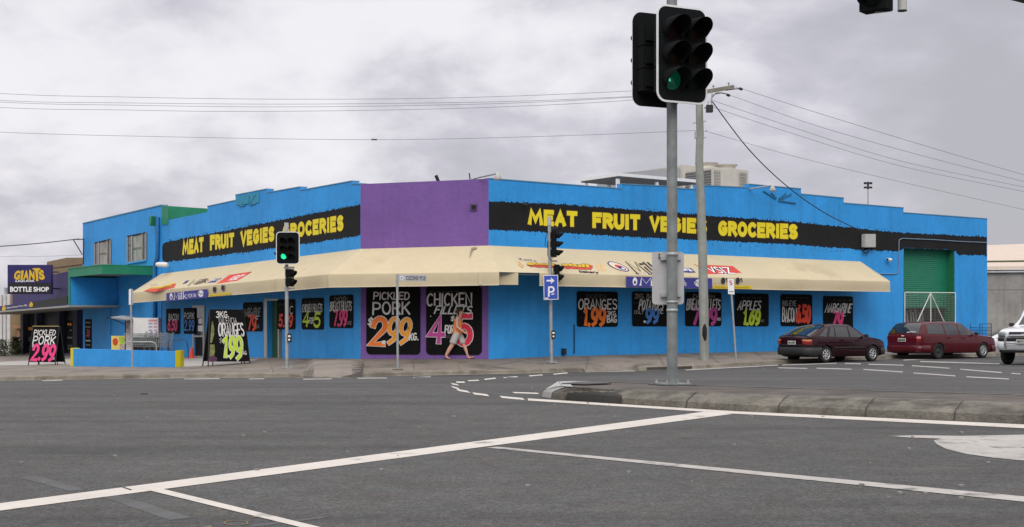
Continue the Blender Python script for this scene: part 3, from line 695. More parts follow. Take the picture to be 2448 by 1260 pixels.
def sl_poly(i, px, m, off=.015, name='logo'):
    mb = MB(); mb.poly([slope_pt(i, *q, off) for q in px]); return fixn(mb.build(name, m, awn))
sl_text(2, "Karl's", (1244,620),(1284,625),(1278,620.5),(1238,616), M_navy, bold=.01)
for t, x0, x1, y0, y1 in (('good',1259,1327,626,633),('stuff',1343,1414,628,636)):
    sl_text(2, t, (x0+8,y0+15),(x1+6,y1+9),(x1+2,y1-2),(x0+2,y0+2), M_red, off=.015, bold=.09)
    sl_text(2, t, (x0+1,y0+8),(x1,y1+5),(x1-4,y1-5),(x0-2,y0-1), M_ink, off=.019, bold=.085)
    sl_text(2, t, (x0+1,y0+7),(x1,y1+4),(x1-4,y1-4),(x0-2,y0), M_gold, off=.023, bold=.05)
sl_text(2, 'bakery', (1387,653.5),(1434,656),(1430,648),(1383,645), M_ink, bold=.03)
for q in ([(1232,624),(1238,629),(1252,640),(1246,638)], [(1238,622),(1244,626),(1254,636),(1248,634)]): sl_poly(2, q, M_orng)
for x in (1428,1435,1441): sl_poly(2, [(x,631),(x+3,633),(x+6,648),(x+3,646)], M_orng)
M_oval = mat('oval_print', (.55, .52, .55), rough=.8)
for cx_, cy_, rx, ry, m, o in ((1478,637,26,8,M_navy,.015),(1478,637,23,6.6,M_hem,.018),(1483,639,14,4,M_red,.021),(1487,641,10,3.4,M_navy,.024),(1490,642,4.5,1.5,M_wpr,.027)):
    sl_poly(2, [(cx_+rx*math.cos(R(a)), cy_+ry*math.sin(R(a))+.36*rx*math.cos(R(a))) for a in range(0, 360, 20)], m, o)
mb = MB()
def serif_milk(fnq, mb, m0=None):
    stroke_text(mb, 'M', 0, 0, .36, 1, .055, fn=fnq); stroke_text(mb, 'I', .45, 0, .47, .62, .09, fn=fnq); stroke_text(mb, 'I', .575, 0, .595, 1, .055, fn=fnq)
    stroke_text(mb, 'I', .71, 0, .73, 1, .055, fn=fnq); mb.ribbon([(.93,.62),(.76,.30)], .05, 0, fn=fnq); mb.ribbon([(.80,.36),(.96,0)], .065, .001, fn=fnq); mb.ribbon([(.44,.84),(.48,.84)], .11, 0, fn=fnq)
    for x in (0, .36, .46, .585, .72): mb.ribbon([(x-.035,.02),(x+.035,.02)], .04, .002, fn=fnq)
def q2(i, bl, br, tr, tl, off):
    f = lambda q, z: slope_pt(i, *[lerp(lerp(bl[k], br[k], q.x), lerp(tl[k], tr[k], q.x), q.y) for k in (0, 1)], off+z)
    return f
serif_milk(q2(2, (1525,655),(1606,659),(1570,628),(1492,624), .02), mb); mb.build('logo_lettering', M_ink, awn)
sl_text(2, 'FOR LIFE', (1537,656),(1620,660),(1612,654),(1531,650), M_oval, off=.016)
sl_poly(2, [(1612,640),(1652,641),(1664,652),(1648,652.5),(1622,650)], M_navy); sl_text(2, 'pura', (1624,649),(1660,651.5),(1650,642.5),(1616,640.5), M_wpr, off=.022, bold=.03)
sl_poly(2, [(1659,630),(1684,630),(1690,637),(1670,637)], M_orng); sl_poly(2, [(1672,632.5),(1752,636),(1786,662.5),(1690,657)], M_red, .017)
sl_text(2, 'VSIZ', (1703,653.5),(1762,656),(1744,640),(1684,637.5), M_ink, off=.022, bold=.04); sl_text(2, 'VSIZ', (1701,652.5),(1760,655),(1742,639),(1682,636.5), M_wpr, off=.026, bold=.005)
sl_text(2, 'australian owned', (1712,657),(1766,659.5),(1764,656.5),(1710,654), M_wpr, off=.022)
# the same prints, weathered, on the side street
for q, m in (([(343,696),(360,688),(412,686),(372,698)], M_red), ([(352,692),(362,687),(412,681),(402,688)], M_gold), ([(374,692),(420,678),(416,688),(380,696)], M_red), ([(383,690),(422,676),(406,678),(392,684)], M_gold)): sl_poly(0, q, m)
mb = MB(); serif_milk(q2(0, (450,682.5),(492,676),(510,664),(464,668), .02), mb); mb.build('logo_lettering', M_ink, awn)
sl_poly(0, [(436,679),(444,672),(452,669),(446,676)], M_navy); sl_poly(0, [(494,676),(514,666),(530,664),(514,675)], M_navy); sl_text(0, 'pura', (498,675),(516,673.5),(528,665),(512,667), M_wpr, off=.02)
sl_text(0, "Karl's", (362,682.5),(378,680),(374,678.5),(360,681), M_navy); sl_text(0, 'bakery', (374,698),(392,695.5),(390,693.5),(372,696), M_ink)
sl_poly(0, [(512,682),(548,657),(602,649),(560,676)], M_red, .017); sl_text(0, 'VSIZ', (540,672.5),(566,668),(588,656),(562,659), M_wpr, off=.022, bold=.02)
def v_quad(pl, i, px, m, name, off=.045, par=None):
    mb = MB(); mb.prism([pl.pt(x, y, DWo(pl, x)+off) for x, y in px], pl.n*.006); return fixn(mb.build(name, m, par or awn))
def DWo(pl, x):
    if pl is PR: return DW
    return DW+.03-.10*c01((862-x)/474)
def v_text(pl, t, x0, x1, t0, t1, b0, b1, m, off=.062, bold=0, par=None):
    mb = MB(); font_quad(mb, t, [pl.pt(x, y, DWo(pl, x)+off) for x, y in ((x0,b0),(x1,b1),(x1,t1),(x0,t0))], pl.n, 0, bold=bold); return mb.build('banner_lettering', m, par or awn)
M_bann = mat('milk_banner', (.045, .045, .25), rough=.75, var=.06)
b = v_quad(PR, 2, [(1497,661),(1702,665.5),(1702,690),(1497,686.5)], M_bann, 'milk_banner')
mb = MB(); f = lambda q, z: PR.pt(lerp(1531,1607,q.x), lerp(lerp(682.5,684,q.x), lerp(663.5,665,q.x), q.y), DW+.062+z); serif_milk(f, mb); mb.build('banner_lettering', M_wpr, b)
v_text(PR, 'FOR life', 1612, 1641, 672, 671, 683, 684, M_wpr, par=b)
def badge(par, pl, cx_, cy_, rx, ry, m, k=.058):
    mb = MB(); mb.poly([pl.pt(cx_+rx*math.cos(R(a)), cy_+ry*math.sin(R(a)), DWo(pl, cx_)+k) for a in range(0, 360, 20)]); return fixn(mb.build('badge', m, par))
badge(b, PR, 1518, 673, 5.5, 10, M_wpr); badge(b, PR, 1518, 675, 2.6, 4, M_navy, .061); badge(b, PR, 1672, 676.5, 12, 9, M_wpr); v_text(PR, 'Pura', 1662, 1682, 671, 672, 681, 682, M_navy, par=b)
b2 = v_quad(PR, 2, [(1705,682),(1798,683),(1798,690.5),(1705,690)], M_yl2, 'slogan_banner'); v_text(PR, 'Australian owned and proud of it', 1709, 1793, 684, 685, 688, 689, M_ink, par=b2)
for x in (1729,1764):
    badge(awn, PR, x, 671, 5, 8, M_ink, .05); badge(awn, PR, x+8, 667, 2, 2.6, M_ink, .051); badge(awn, PR, x+10, 672, 1.6, 2.2, M_ink, .051)
b = v_quad(PL, 0, [(398,701),(496,691),(496,712),(398,720)], M_bann, 'milk_banner')
mb = MB(); f = lambda q, z: PL.pt(lerp(416,447,q.x), lerp(lerp(717,714,q.x), lerp(700,697,q.x), q.y), DWo(PL, 430)+.062+z); serif_milk(f, mb); mb.build('banner_lettering', M_wpr, b)
v_text(PL, 'FOR life', 449, 469, 703, 700, 712, 710, M_wpr, par=b); badge(b, PL, 409, 709, 3.4, 8, M_wpr); badge(b, PL, 409, 711, 1.6, 4, M_navy, .061); badge(b, PL, 480, 702, 7, 8, M_wpr); v_text(PL, 'Pura', 474, 487, 698, 697, 706, 705, M_navy, par=b)
b2 = v_quad(PL, 0, [(500,704),(552,698.5),(552,704),(500,709.5)], M_yl2, 'slogan_banner'); v_text(PL, 'Australian owned and proud of it', 502, 549, 706, 701, 708, 703, M_ink, par=b2)
for x, y in ((512,692),(532,688)): badge(awn, PL, x, y, 3.5, 7, M_ink, .05); badge(awn, PL, x+4, y-4, 1.4, 2, M_ink, .051)
# dirt run below the parapet drain at the corner
mb = MB(); mb.poly([slope_pt(1, x, y, .02) for x, y in ((1127,592),(1139,590.5),(1140,594),(1131,597),(1126,607),(1122,618),(1124,603))]); mb.build('awning_stain', mat('canvas_stain', (.27, .225, .145), var=.3, scale=6), awn)
# doors of the side street
def pxbox(name, pl, x0, x1, y0, y1, o0, o1, m, par=None, dy=0):
    mb = MB(); ps = [pl.pt(x0, y1, o0), pl.pt(x1, y1+dy, o0), pl.pt(x1, y0+dy, o0), pl.pt(x0, y0, o0)]
    mb.prism(ps, pl.n*(o1-o0)); return fixn(mb.build(name, m, par or shop))
def boxes(name, pl, lst, m, par=None):
    mb = MB()
    for x0, x1, y0, y1, o0, o1 in lst:
        ps = [pl.pt(x0, y1, o0), pl.pt(x1, y1, o0), pl.pt(x1, y0, o0), pl.pt(x0, y0, o0)]; mb.prism(ps, pl.n*(o1-o0))
    return fixn(mb.build(name, m, par or shop))
d1 = boxes('shop_door', PL, [(463.5,467,730,856,-.06,.02),(488.5,492,730,856,-.06,.02),(467,488.5,730,736,-.06,.02),(467,488.5,802,806,-.06,.02),(467,488.5,851,856,-.06,.02)], M_alu)
boxes('pane', PL, [(467,488.5,736,802,-.04,-.03),(467,488.5,806,851,-.04,-.03)], M_gls, d1)
boxes('notice', PL, [(474,485,778,792,-.03,-.02),(475,484,762,774,-.03,-.022)], M_wht, d1)
d2 = boxes('door_frame', PL, [(639,645.5,714,858,-.12,.02),(671.5,674,714,858,-.12,.02),(645.5,671.5,714,719,-.12,.02)], M_alu)
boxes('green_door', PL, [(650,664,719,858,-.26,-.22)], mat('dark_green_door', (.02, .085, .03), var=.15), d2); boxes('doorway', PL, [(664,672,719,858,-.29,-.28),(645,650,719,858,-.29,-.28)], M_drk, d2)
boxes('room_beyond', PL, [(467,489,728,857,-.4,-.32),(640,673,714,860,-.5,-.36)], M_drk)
# loading bay on the main street
sh = MB(); n = 30
for i in range(n):
    y0 = lerp(592, 733, i/n); y1 = lerp(592, 733, (i+1)/n); k = .012
    a = [PR.pt(2155, y0, -.42), PR.pt(2290, y0+1, -.42), PR.pt(2290, (y0+y1)/2+1, -.40), PR.pt(2155, (y0+y1)/2, -.40), PR.pt(2155, y1-.3, -.405), PR.pt(2290, y1+.7, -.405)]
    sh.grid([[a[0], a[1]], [a[3], a[2]], [a[4], a[5]], [PR.pt(2155, y1, -.42), PR.pt(2290, y1+1, -.42)]])
rd = fixn(sh.build('roller_door', M_grnd, shop))
boxes('door_rail', PR, [(2152,2292,733,736.5,-.43,-.37)], mat('shutter_rail', (.015, .12, .07)), rd)
mb = MB()
for xx, yy, sg in ((2282,597.5,-1),(2160,592.5,1)):
    tt = PR.t(xx)+sg*.004; z0 = zbright(tt)-.2; z1 = PR.pt(xx,yy).z-.004; mb.prism([PR.prof(tt,z0,-.004), PR.prof(tt,z0,-.6), PR.prof(tt,z1,-.6), PR.prof(tt,z1,-.004)], PR.u*sg*.02)
    fixn(mb.build('door_reveal', mat('green_reveal', (.012,.15,.065), var=.15), shop)); mb = MB()
mb = MB(); p0 = PR.prof(PR.t(2140), 0, -.65); p1 = PR.prof(PR.t(2300), 0, -.65)
def wallz(p, z): return Vector((p.x, p.y, z))
bz = CZ-1.3; tz = CZ+2.5; nn = PR.n*3.5
mb.poly([wallz(p0-nn, bz), wallz(p1-nn, bz), wallz(p1-nn, tz), wallz(p0-nn, tz)]); mb.poly([wallz(p0, bz), wallz(p0-nn, bz), wallz(p0-nn, tz), wallz(p0, tz)]); mb.poly([wallz(p1, bz), wallz(p1-nn, bz), wallz(p1-nn, tz), wallz(p1, tz)])
mb.poly([wallz(p0, tz), wallz(p1, tz), wallz(p1-nn, tz), wallz(p0-nn, tz)]); mb.poly([wallz(p0, bz+.15), wallz(p1, bz+.15), wallz(p1-nn, bz+.15), wallz(p0-nn, bz+.15)])
mb.build('loading_bay', mat('bay_wall', (.20, .19, .18), var=.2), shop)
gt = MB()
def gbar(a, b, r_=.022): gt.tube([PR.pt(*a, .06), PR.pt(*b, .06)], r_, 6)
for a, b in (((2163,699),(2163,830)),((2284,700),(2284,830)),((2163,699),(2284,700)),((2225,701),(2225,832)),((2224,702),(2193,770)),((2226,702),(2258,772)),((2163,828),(2284,828)),((2193,770),(2180,800)),((2258,772),(2268,800))): gbar(a, b)
gate = gt.build('security_gate', M_wht, shop)
mb = MB()
for i in range(1, 36): mb.tube([PR.pt(2163+i*121/36, 700, .06), PR.pt(2163+i*121/36, 828, .06)], .0055, 3, cap=False)
for i in range(1, 30): mb.tube([PR.pt(2163, 699+i*4.3, .063), PR.pt(2284, 700+i*4.3, .063)], .0035, 3, cap=False)
mb.build('gate_mesh', M_wht, gate)
for i, (x, h) in enumerate(((2170,42),(2178,46),(2184,40),(2190,48),(2200,38),(2206,44),(2248,42),(2252,36))): mb.tube([PR.pt(x+2, 790, -1.2), PR.pt(x-2, 790-h*1.1, -1.3)], .035, 6)
mb.box(-.25, .25, -.2, .2, 0, .55, Matrix.Translation(PR.prof(PR.t(2232, -1.4), bz+.6, -1.4))); mb.build('stored_tube', M_wht, shop)
# fittings on the walls
mb = MB(); mb.tube([PR.pt(2358,580,.03), PR.pt(2290,577,.03), PR.pt(2230,573,.03), PR.pt(2158,570,.03), PR.pt(2150,573,.03), PR.pt(2149,580,.03), PR.pt(2149,645,.03), PR.pt(2146,653,.03), PR.pt(2138,655,.03), PR.pt(2098,655,.03)], .022, 6)
mb.build('conduit', mat('conduit_grey', (.16, .23, .30)), shop)
mt = pxbox('meter_box', PR, 2059, 2085, 560, 592, .005, .22, M_grey); bevel(mt, .02)
mb = MB(); mb.tube([PR.pt(2062,592,.1)+Vector((0,0,.02)), PR.pt(2064,602,.1), PR.pt(2071,606,.1), PR.pt(2077,602,.1), PR.pt(2078,590,.1)], .03, 6); mb.build('cable_loop', M_blkm, mt)
mb = MB(); cp = PR.pt(2124,621,.1); mb.tube([cp-PR.n*.1, cp+PR.n*.02], .03, 8); mb.tube([cp+PR.n*.05+PR.u*.10, cp+PR.n*.05-PR.u*.12], .075, 10); cmo = mb.build('security_camera', M_wht, shop)
mb = MB(); mb.tube([cp+PR.n*.05-PR.u*.118, cp+PR.n*.05-PR.u*.135], .055, 10); mb.build('camera_lens', M_blkm, cmo)
mb = MB(); vb = [(1123,487),(1140,487),(1140,503),(1123,503)]; mb.prism([PC.pt(*q) for q in vb], PC.n*.06); v = fixn(mb.build('vent_hood', mat('vent_purple', (.11, .06, .17)), shop))
boxes('vent_opening', PC, [(1126.5,1138,490,501,.061,.066)], M_drk, v)
def floodlight(pts, r_, hx, hy, pl, off, col=M_galv):
    mb = MB(); mb.tube([pl.pt(x, y, o) for x, y, o in pts], r_, 8); o = mb.build('floodlight_arm', col, shop)
    p = pl.pt(hx, hy, off); mb = MB(); mb.smooth = True
    mb.lathe([(0,.0),(.06,0),(.08,-.08),(.14,-.2),(.12,-.26),(0,-.27)], 14, Matrix.Translation(p+Vector((0,0,.12)))); mb.build('floodlight_head', M_grey, o)
floodlight([(1125,430,-.2),(1150,423,.1),(1188,415,.8)], .03, 1190, 421, PC, .9)
floodlight([(1786,453,-.1),(1805,450,.3),(1845,443,.8)], .03, 1847, 449, PR, .85)
mb = MB(); mb.tube([PC.pt(1042,419,-.2), PC.pt(1049,436,-.25)], .06, 8); mb.tube([PC.pt(1122,414,-.2), PC.pt(1124,432,-.2)], .025, 6); mb.build('roof_spigot', M_blkm, shop)
fx = MB(); p = PL.pt(373, 632, .6); q = PL.pt(401, 633, .25); fx.tube([p, p.lerp(q, .12), p.lerp(q, .85), q], [.05, .11, .12, .08], 12); fx.build('bulkhead_light', M_wht, shop)
mb = MB(); mb.tube([PR.pt(1256,486,.0), PR.pt(1256,486,.2)], .03, 6); mb.box(-.08,.08,-.06,.06,-.05,.05, Matrix.Translation(PR.pt(1256,487,.25))); mb.build('sign_lamp', M_blkm, shop)
boxes('downpipe', PR, [(1371,1372.8,776,845,.0,.05),(1346,1349,833,845,.01,.1)], mat('pipe_blue', (.012, .07, .16)))
bx = boxes('drain_box', PR, [(1342,1350,833,848,.01,.12)], M_blkm)
# ---------------------------------------------------------------- price posters
M_post = mat('poster_black', (.0055, .0058, .006), rough=.8, spec=.12, var=.25, scale=3)
CHALK = {'w': mat('brush_white', (.62,.61,.59), rough=.7, var=.12, scale=9), 'd': mat('brush_faded', (.075,.075,.072), rough=.8, var=.3, scale=9), 'g': mat('brush_grey', (.27,.27,.26), rough=.8, var=.2, scale=9),
  'o': mat('brush_orange', (.75,.16,.015), rough=.6, var=.1, scale=4), 'y': mat('brush_lime', (.46,.62,.03), rough=.6, var=.1, scale=4), 'p': mat('brush_pink', (.70,.045,.20), rough=.6, var=.12, scale=4),
  'r': mat('brush_red', (.72,.05,.02), rough=.6, var=.12, scale=4), 'b': mat('brush_blue', (.05,.20,.55), rough=.6, var=.12, scale=4), 'c': mat('brush_crimson', (.62,.02,.06), rough=.6, var=.1, scale=4), 'm': mat('brush_magenta', (.45,.05,.26), rough=.6, var=.1, scale=4),
  'a': mat('brush_amber', (.78,.30,.02), rough=.6, var=.1, scale=4)}
prr = random.Random(21)
def lettering(par, W, H, items, z0=.0):
    for i, it in enumerate(items):
        t, x0, y0, x1, y1, c, w_ = it[:7]; sl = it[7] if len(it) > 7 else .12; edge = it[8] if len(it) > 8 else None
        z = z0+.004+.0
        if edge:
            mb = MB(); stroke_text(mb, t, x0*W, y0*H, x1*W, y1*H, w_+.055, sl, z, 0, rnd=random.Random(i)); mb.build('price_edge', CHALK[edge], par, local=True); z += .0065
        mb = MB(); stroke_text(mb, t, x0*W, y0*H, x1*W, y1*H, w_*(1 if edge else 1.28), sl, z, 0 if edge else .035, rnd=random.Random(i))
        mb.build('price' if c in 'oyprbcma' else 'lettering', CHALK[c], par, local=True)
def poster(pl, x0, x1, yt, yb, label, items, off=.012, rad=.1, cat='poster'):
    ym = (yt+yb)/2; xm = (x0+x1)/2
    W = (pl.pt(x1, ym, off)-pl.pt(x0, ym, off)).length; top = pl.pt(xm, yt, off).z; bot = pl.pt(xm, yb, off).z; H = top-bot
    o = pl.pt(x0, ym, off); o.z = bot
    mb = MB(); mb.prism([Vector((*q, 0)) for q in rrect(0, W, 0, H, rad)], (0, 0, .02)); ob = mb.build('price_poster', M_post); fixn(ob)
    ob.matrix_world = pl.mat(o); ob.matrix_basis = pl.mat(o)
    tag(ob, label, cat, 'hand painted price posters on the blue walls'); lettering(ob, W, H, items, .02); return ob
S9 = lambda c, t, x0, x1, y0=.12, y1=.5, e='w', sl=.12, w_=.17: (t, x0, y0, x1, y1, c, w_, sl)
poster(PL, 398, 431, 738, 798, 'black poster nearest the downpipe with BACON in white over a pink 6.50', [('----',.15,.78,.85,.86,'d',.14), ('BACON',.2,.55,.92,.78,'w',.13), ('6.50',.14,.14,.82,.52,'p',.20)])
poster(PL, 440, 466, 736, 798, 'narrow black poster with PORK over a blue 2.99 half behind the shop door frame', [('PICKLED',.1,.80,.95,.87,'d',.14), ('PORK',.06,.58,1.0,.80,'w',.12), ('2.99',.08,.13,1.0,.50,'b',.15)])
poster(PL, 582, 628, 723, 792, 'black poster with MARGARINE over a red 79 beside the tall sandwich board', [('---',.3,.84,.7,.92,'d',.14), ('MARGARINE',.05,.53,.92,.80,'g',.10,.2), ('79',.27,.06,.70,.52,'r',.19,.1), ('C',.68,.42,.8,.52,'w',.2), ('EA',.68,.12,.85,.24,'g',.14)])
poster(PL, 663, 706, 716, 787, 'black poster with a red price half hidden behind the traffic signal post', [('CHICKEN',.1,.80,.9,.88,'d',.14), ('IC',.62,.52,.92,.76,'w',.11), ('5.99',.12,.10,.9,.46,'r',.2)])
poster(PL, 722, 774, 712.5, 787.5, 'black poster reading CHICKEN FILLETS 4 FOR 5 in lime numerals', [('-----',.15,.84,.85,.93,'d',.13), ('CHICKEN FILLETS',.04,.56,.97,.80,'w',.10), ('4',.06,.10,.38,.55,'y',.18,.2), ('FOR',.36,.19,.58,.37,'w',.14), ('5',.58,.10,.88,.52,'y',.18,.15)])
poster(PL, 788.5, 844.5, 705.5, 784, 'black poster reading BREAST FILLETS with a pink 7.99, last before the purple corner', [('CHICKEN',.22,.82,.78,.94,'g',.12), ('BREAST FILLETS',.03,.53,.97,.79,'w',.11), ('7.99',.2,.08,.78,.50,'p',.18,.12), ('KG',.80,.10,.95,.2,'g',.14)])
P1 = [('PICKLED',.14,.80,.80,.90,'w',.15,.05), ('PORK',.13,.585,.80,.755,'w',.12,.0), ('$',.02,.42,.13,.53,'w',.13,.2)]
c1p = poster(PC, 876, 1005, 683, 847, 'large black poster on the purple corner with PICKLED PORK over an orange 2.99', P1, rad=.16)
Wc = (PC.pt(1005,765,.012)-PC.pt(876,765,.012)).length; Hc = PC.pt(940,683,.012).z-PC.pt(940,847,.012).z
def big(par, t, x0, y0, x1, y1, c, w_, sl): lettering(par, Wc, Hc, [(t, x0, y0, x1, y1, c, w_, sl, 'w')], .02)
big(c1p, '2', .08, .15, .38, .52, 'o', .19, .14); big(c1p, '9', .38, .17, .62, .52, 'a', .155, .16); big(c1p, '9', .60, .17, .84, .51, 'a', .155, .16)
lettering(c1p, Wc, Hc, [('.',.29,.17,.36,.22,'w',.8,0), ('KG.',.80,.21,.97,.305,'w',.16,.1)], .032)
c2p = poster(PC, 1019, 1152, 683, 848, 'large black poster with CHICKEN FILLETS 4 FOR 5 behind the walking man', [('------',.06,.88,.72,.945,'d',.12,.1), ('CHICKEN',.02,.715,.82,.885,'w',.11,.03), ('FILLETS',.15,.595,.84,.70,'w',.15,.35), ("'",.07,.52,.1,.56,'w',.2), ('$',.44,.49,.52,.56,'w',.14,.15), ('FOR',.34,.31,.50,.42,'w',.14,.08), ('KG',.36,.24,.44,.28,'d',.15)], rad=.16)
Wc = (PC.pt(1152,765,.012)-PC.pt(1019,765,.012)).length
big(c2p, '4', .05, .18, .32, .54, 'm', .18, .06); big(c2p, '5', .56, .16, .81, .56, 'c', .19, .02)
poster(PR, 1379, 1476.5, 697, 781, 'black poster with ORANGES over an orange 1.99, 3KG. BAG, on the blue wall', [('VALENCIA',.2,.80,.72,.92,'d',.12,.2), ('ORANGES',.03,.50,.97,.775,'w',.11,.05), ('1.99',.16,.05,.68,.50,'o',.19,.08), ('3KG.',.73,.32,.97,.44,'w',.15,.05), ('BAG',.73,.13,.96,.30,'w',.15,0)])
poster(PR, 1511, 1598, 697.5, 780, 'black poster with POTATOES over a blue 99 behind the grey sign plate', [('2KG. BAG',.06,.80,.62,.93,'g',.14,.15), ('--',.04,.62,.15,.72,'d',.15), ('POTATOES',.17,.48,.86,.75,'w',.12,.2), ('ONLY',.05,.36,.30,.46,'g',.15,.1), ('99',.36,.12,.72,.50,'b',.2,.12), ('.',.30,.13,.36,.19,'w',.9,0), ('C',.76,.37,.84,.46,'w',.2)])
poster(PR, 1638, 1724, 699, 779.5, 'black poster, BREAST FILLETS over magenta 7.99, behind the timber power pole', [('CHICKEN',.2,.82,.8,.93,'g',.13,.1), ('BREAST FILLETS',.03,.49,.97,.79,'w',.10,.12), ('7.99',.2,.06,.86,.50,'m',.2,.1), ('KG',.88,.17,.97,.25,'w',.16)])
poster(PR, 1756, 1837, 702, 780, 'black poster with slanting APPLES over a lime 1.69 beside the no standing sign', [('----',.18,.82,.78,.93,'d',.13,.1), ('APPLES',.08,.51,.78,.77,'w',.12,.3), ('1.69',.25,.06,.74,.47,'y',.2,.12), ('KG',.76,.14,.84,.2,'g',.16)])
poster(PR, 1866, 1941, 704, 779.5, 'black poster with tall BACON and a red 6.50 above the dark hatchback', [('-----',.15,.86,.85,.93,'d',.13), ('BIG EYE',.05,.64,.47,.79,'g',.14,0), ('BACON',.05,.14,.48,.56,'w',.085,0), ('6.50',.50,.14,.93,.64,'r',.17,.05)])
poster(PR, 1968, 2038.5, 708, 792, 'rightmost black poster, slanting MARGARINE over a pink 79 behind the hatchback roof', [('----',.3,.85,.95,.92,'d',.13), ('MARGARINE',.05,.545,.97,.78,'w',.12,.35), ('79',.28,.12,.66,.54,'p',.2,.18), ('C',.66,.44,.74,.53,'w',.2)])

# ---------------------------------------------------------------- sandwich boards
def aframe(label, bl, br, ztop, w0, items, spread, mname='sandwich_board', edge=None, shrink=.78, legh=.18, produce=False):
    o = (bl+br)/2; o.z = min(bl.z, br.z); u = (br-bl); u.z = 0; W = u.length; u.normalize(); n = Vector((u.y, -u.x, 0)); 
    root = thing(mname, o, label, 'sandwich board', rz=math.atan2(u.y, u.x))
    lean = spread/2/ztop; y0 = lambda z: -spread/2+(lean*z)          # local y towards the back
    wz = lambda z: lerp(W, W*shrink, z/ztop)/2
    for s in (-1, 1):
        for k in (-1, 1): mb = MB(); mb.tube([Vector((k*wz(0), s*(spread/2), 0)), Vector((k*wz(ztop), s*.03, ztop))], .022, 6); mb.build('leg', M_blkm, root, local=True)
        if s < 0:
            for k in (-.33, .36): mb = MB(); mb.tube([Vector((k*W, -spread/2*.96+.35, 0)), Vector((k*W*.98, -spread/2*.9+.33, legh*1.2))], .02, 6); mb.build('leg', M_blkm, root, local=True)
        mb = MB(); z0 = legh; z1 = ztop
        q = [Vector((-wz(z0), s*(spread/2-lean*z0), z0)), Vector((wz(z0), s*(spread/2-lean*z0), z0)), Vector((wz(z1), s*.03, z1)), Vector((-wz(z1), s*.03, z1))]
        mb.prism(q, (0, s*.02, 0)); pn = fixn(mb.build('panel', M_post, root, local=True))
        if s < 0:
            qz = [p+Vector((0, -.024, 0)) for p in q]
            f = lambda p, z: lerp(lerp(qz[0], qz[1], p.x), lerp(qz[3], qz[2], p.x), p.y)+Vector((0, -.002-z, 0))
            for i, it in enumerate(items):
                t, a0, b0, a1, b1, c, w_, sl = it[:8]; z = 0
                if len(it) > 8:
                    mb = MB(); stroke_text(mb, t, a0, b0, a1, b1, w_+.07, sl, 0, 0, fn=f); mb.build('price_edge', CHALK[it[8]], pn, local=True); z = .007
                mb = MB(); stroke_text(mb, t, a0, b0, a1, b1, w_*(1 if z else 1.2), sl, z, 0 if z else .03, fn=f, rnd=random.Random(i+4)); mb.build('price' if c in 'oyprbcma' else 'lettering', CHALK[c], pn, local=True)
            if edge: mb = MB(); mb.tube([qz[3]+Vector((0, 0, .01)), qz[2]+Vector((0, 0, .01))], .02, 6); mb.build('top_edge', edge, pn, local=True)
            if produce:
                mb = MB()
                for (pts, mi) in (([(.02,.36),(.07,.36),(.13,.52),(.13,.62),(.085,.78),(.06,.75),(.04,.55)], 0), ([(.02,.10),(.12,.10),(.155,.2),(.14,.33),(.02,.33)], 0), ([(.0,.0),(.19,.0),(.21,.07),(.13,.12),(.02,.1)], 1)): mb.mi = mi; mb.poly([f(Vector(p), .001) for p in pts])
                mb.build('produce_picture', [mat('lettuce_print', (.16, .17, .06), var=.6, scale=9), mat('beet_print', (.09, .03, .07), var=.5, scale=9)], pn, local=True)
    return root
aframe('tall black sandwich board reading 3 KG VALENCIA ORANGES with a big lime 1.99', pave(491, 876), pave(591, 869.5), 2.12, 1, [
    ('3KG.',.18,.85,.55,.96,'w',.16,.05), ('VALENCIA',.25,.735,.76,.84,'w',.07,-.05), ('ORANGES',.25,.49,.93,.73,'w',.105,.0), ('$',.26,.36,.34,.46,'g',.1,.1),
    ('1',.34,.10,.47,.46,'y',.20,.12,'w'), ('9',.50,.09,.67,.47,'y',.155,.14,'w'), ('9',.66,.06,.86,.46,'y',.155,.12,'w'), ('.',.46,.10,.50,.14,'w',.9,0), ('A',.83,.22,.88,.27,'w',.14,0), ('BAG',.80,.13,.94,.20,'w',.13,0)], .75, produce=True, shrink=.80)
aframe('black sandwich board reading PICKLED PORK with a pink 2.99 outside the bottle shop', pave(80, 873), pave(144, 872), 1.70, 1, [
    ('PICKLED',.08,.76,.90,.90,'w',.15,.1), ('PORK',.08,.50,.92,.72,'w',.14,.08), ('$',.06,.42,.14,.49,'w',.12,.2), ('2.99',.10,.07,.97,.48,'p',.19,.12), ('KG.',.88,.08,.98,.14,'w',.14,0)], .6, edge=mat('timber_edge', (.35,.27,.12), var=.1), shrink=.98, legh=.15)

# ---------------------------------------------------------------- forecourt of the side street
pa, pb = pave(175, 875.5), pave(418, 878.5); pc_ = pave(427, 877.5)
root = thing('forecourt_wall', (pa+pb)/2, 'low blue forecourt wall with a yellow end pier along the footpath', 'wall')
hgt = .6; du = (pb-pa); du.z = 0; du.normalize(); nb = Vector((-du.y, du.x, 0))
mb = MB(); mb.prism([pa-Vector((0,0,.1)), pb-Vector((0,0,.1)), Vector((pb.x,pb.y,pb.z+hgt)), Vector((pa.x,pa.y,pb.z+hgt))], nb*.22); bevel(fixn(mb.build('wall', M_blL, root)), .012)
mb = MB(); mb.prism([pb+du*.002-Vector((0,0,.1)), pc_-Vector((0,0,.1)), Vector((pc_.x,pc_.y,pb.z+hgt+.035)), Vector((pb.x+du.x*.002,pb.y,pb.z+hgt+.035))], nb*.24-Vector((0,.0,0))); bevel(fixn(mb.build('end_pier', mat('yellow_paint', (.62, .52, .01), rough=.6, var=.1, streak=.2), root)), .012)
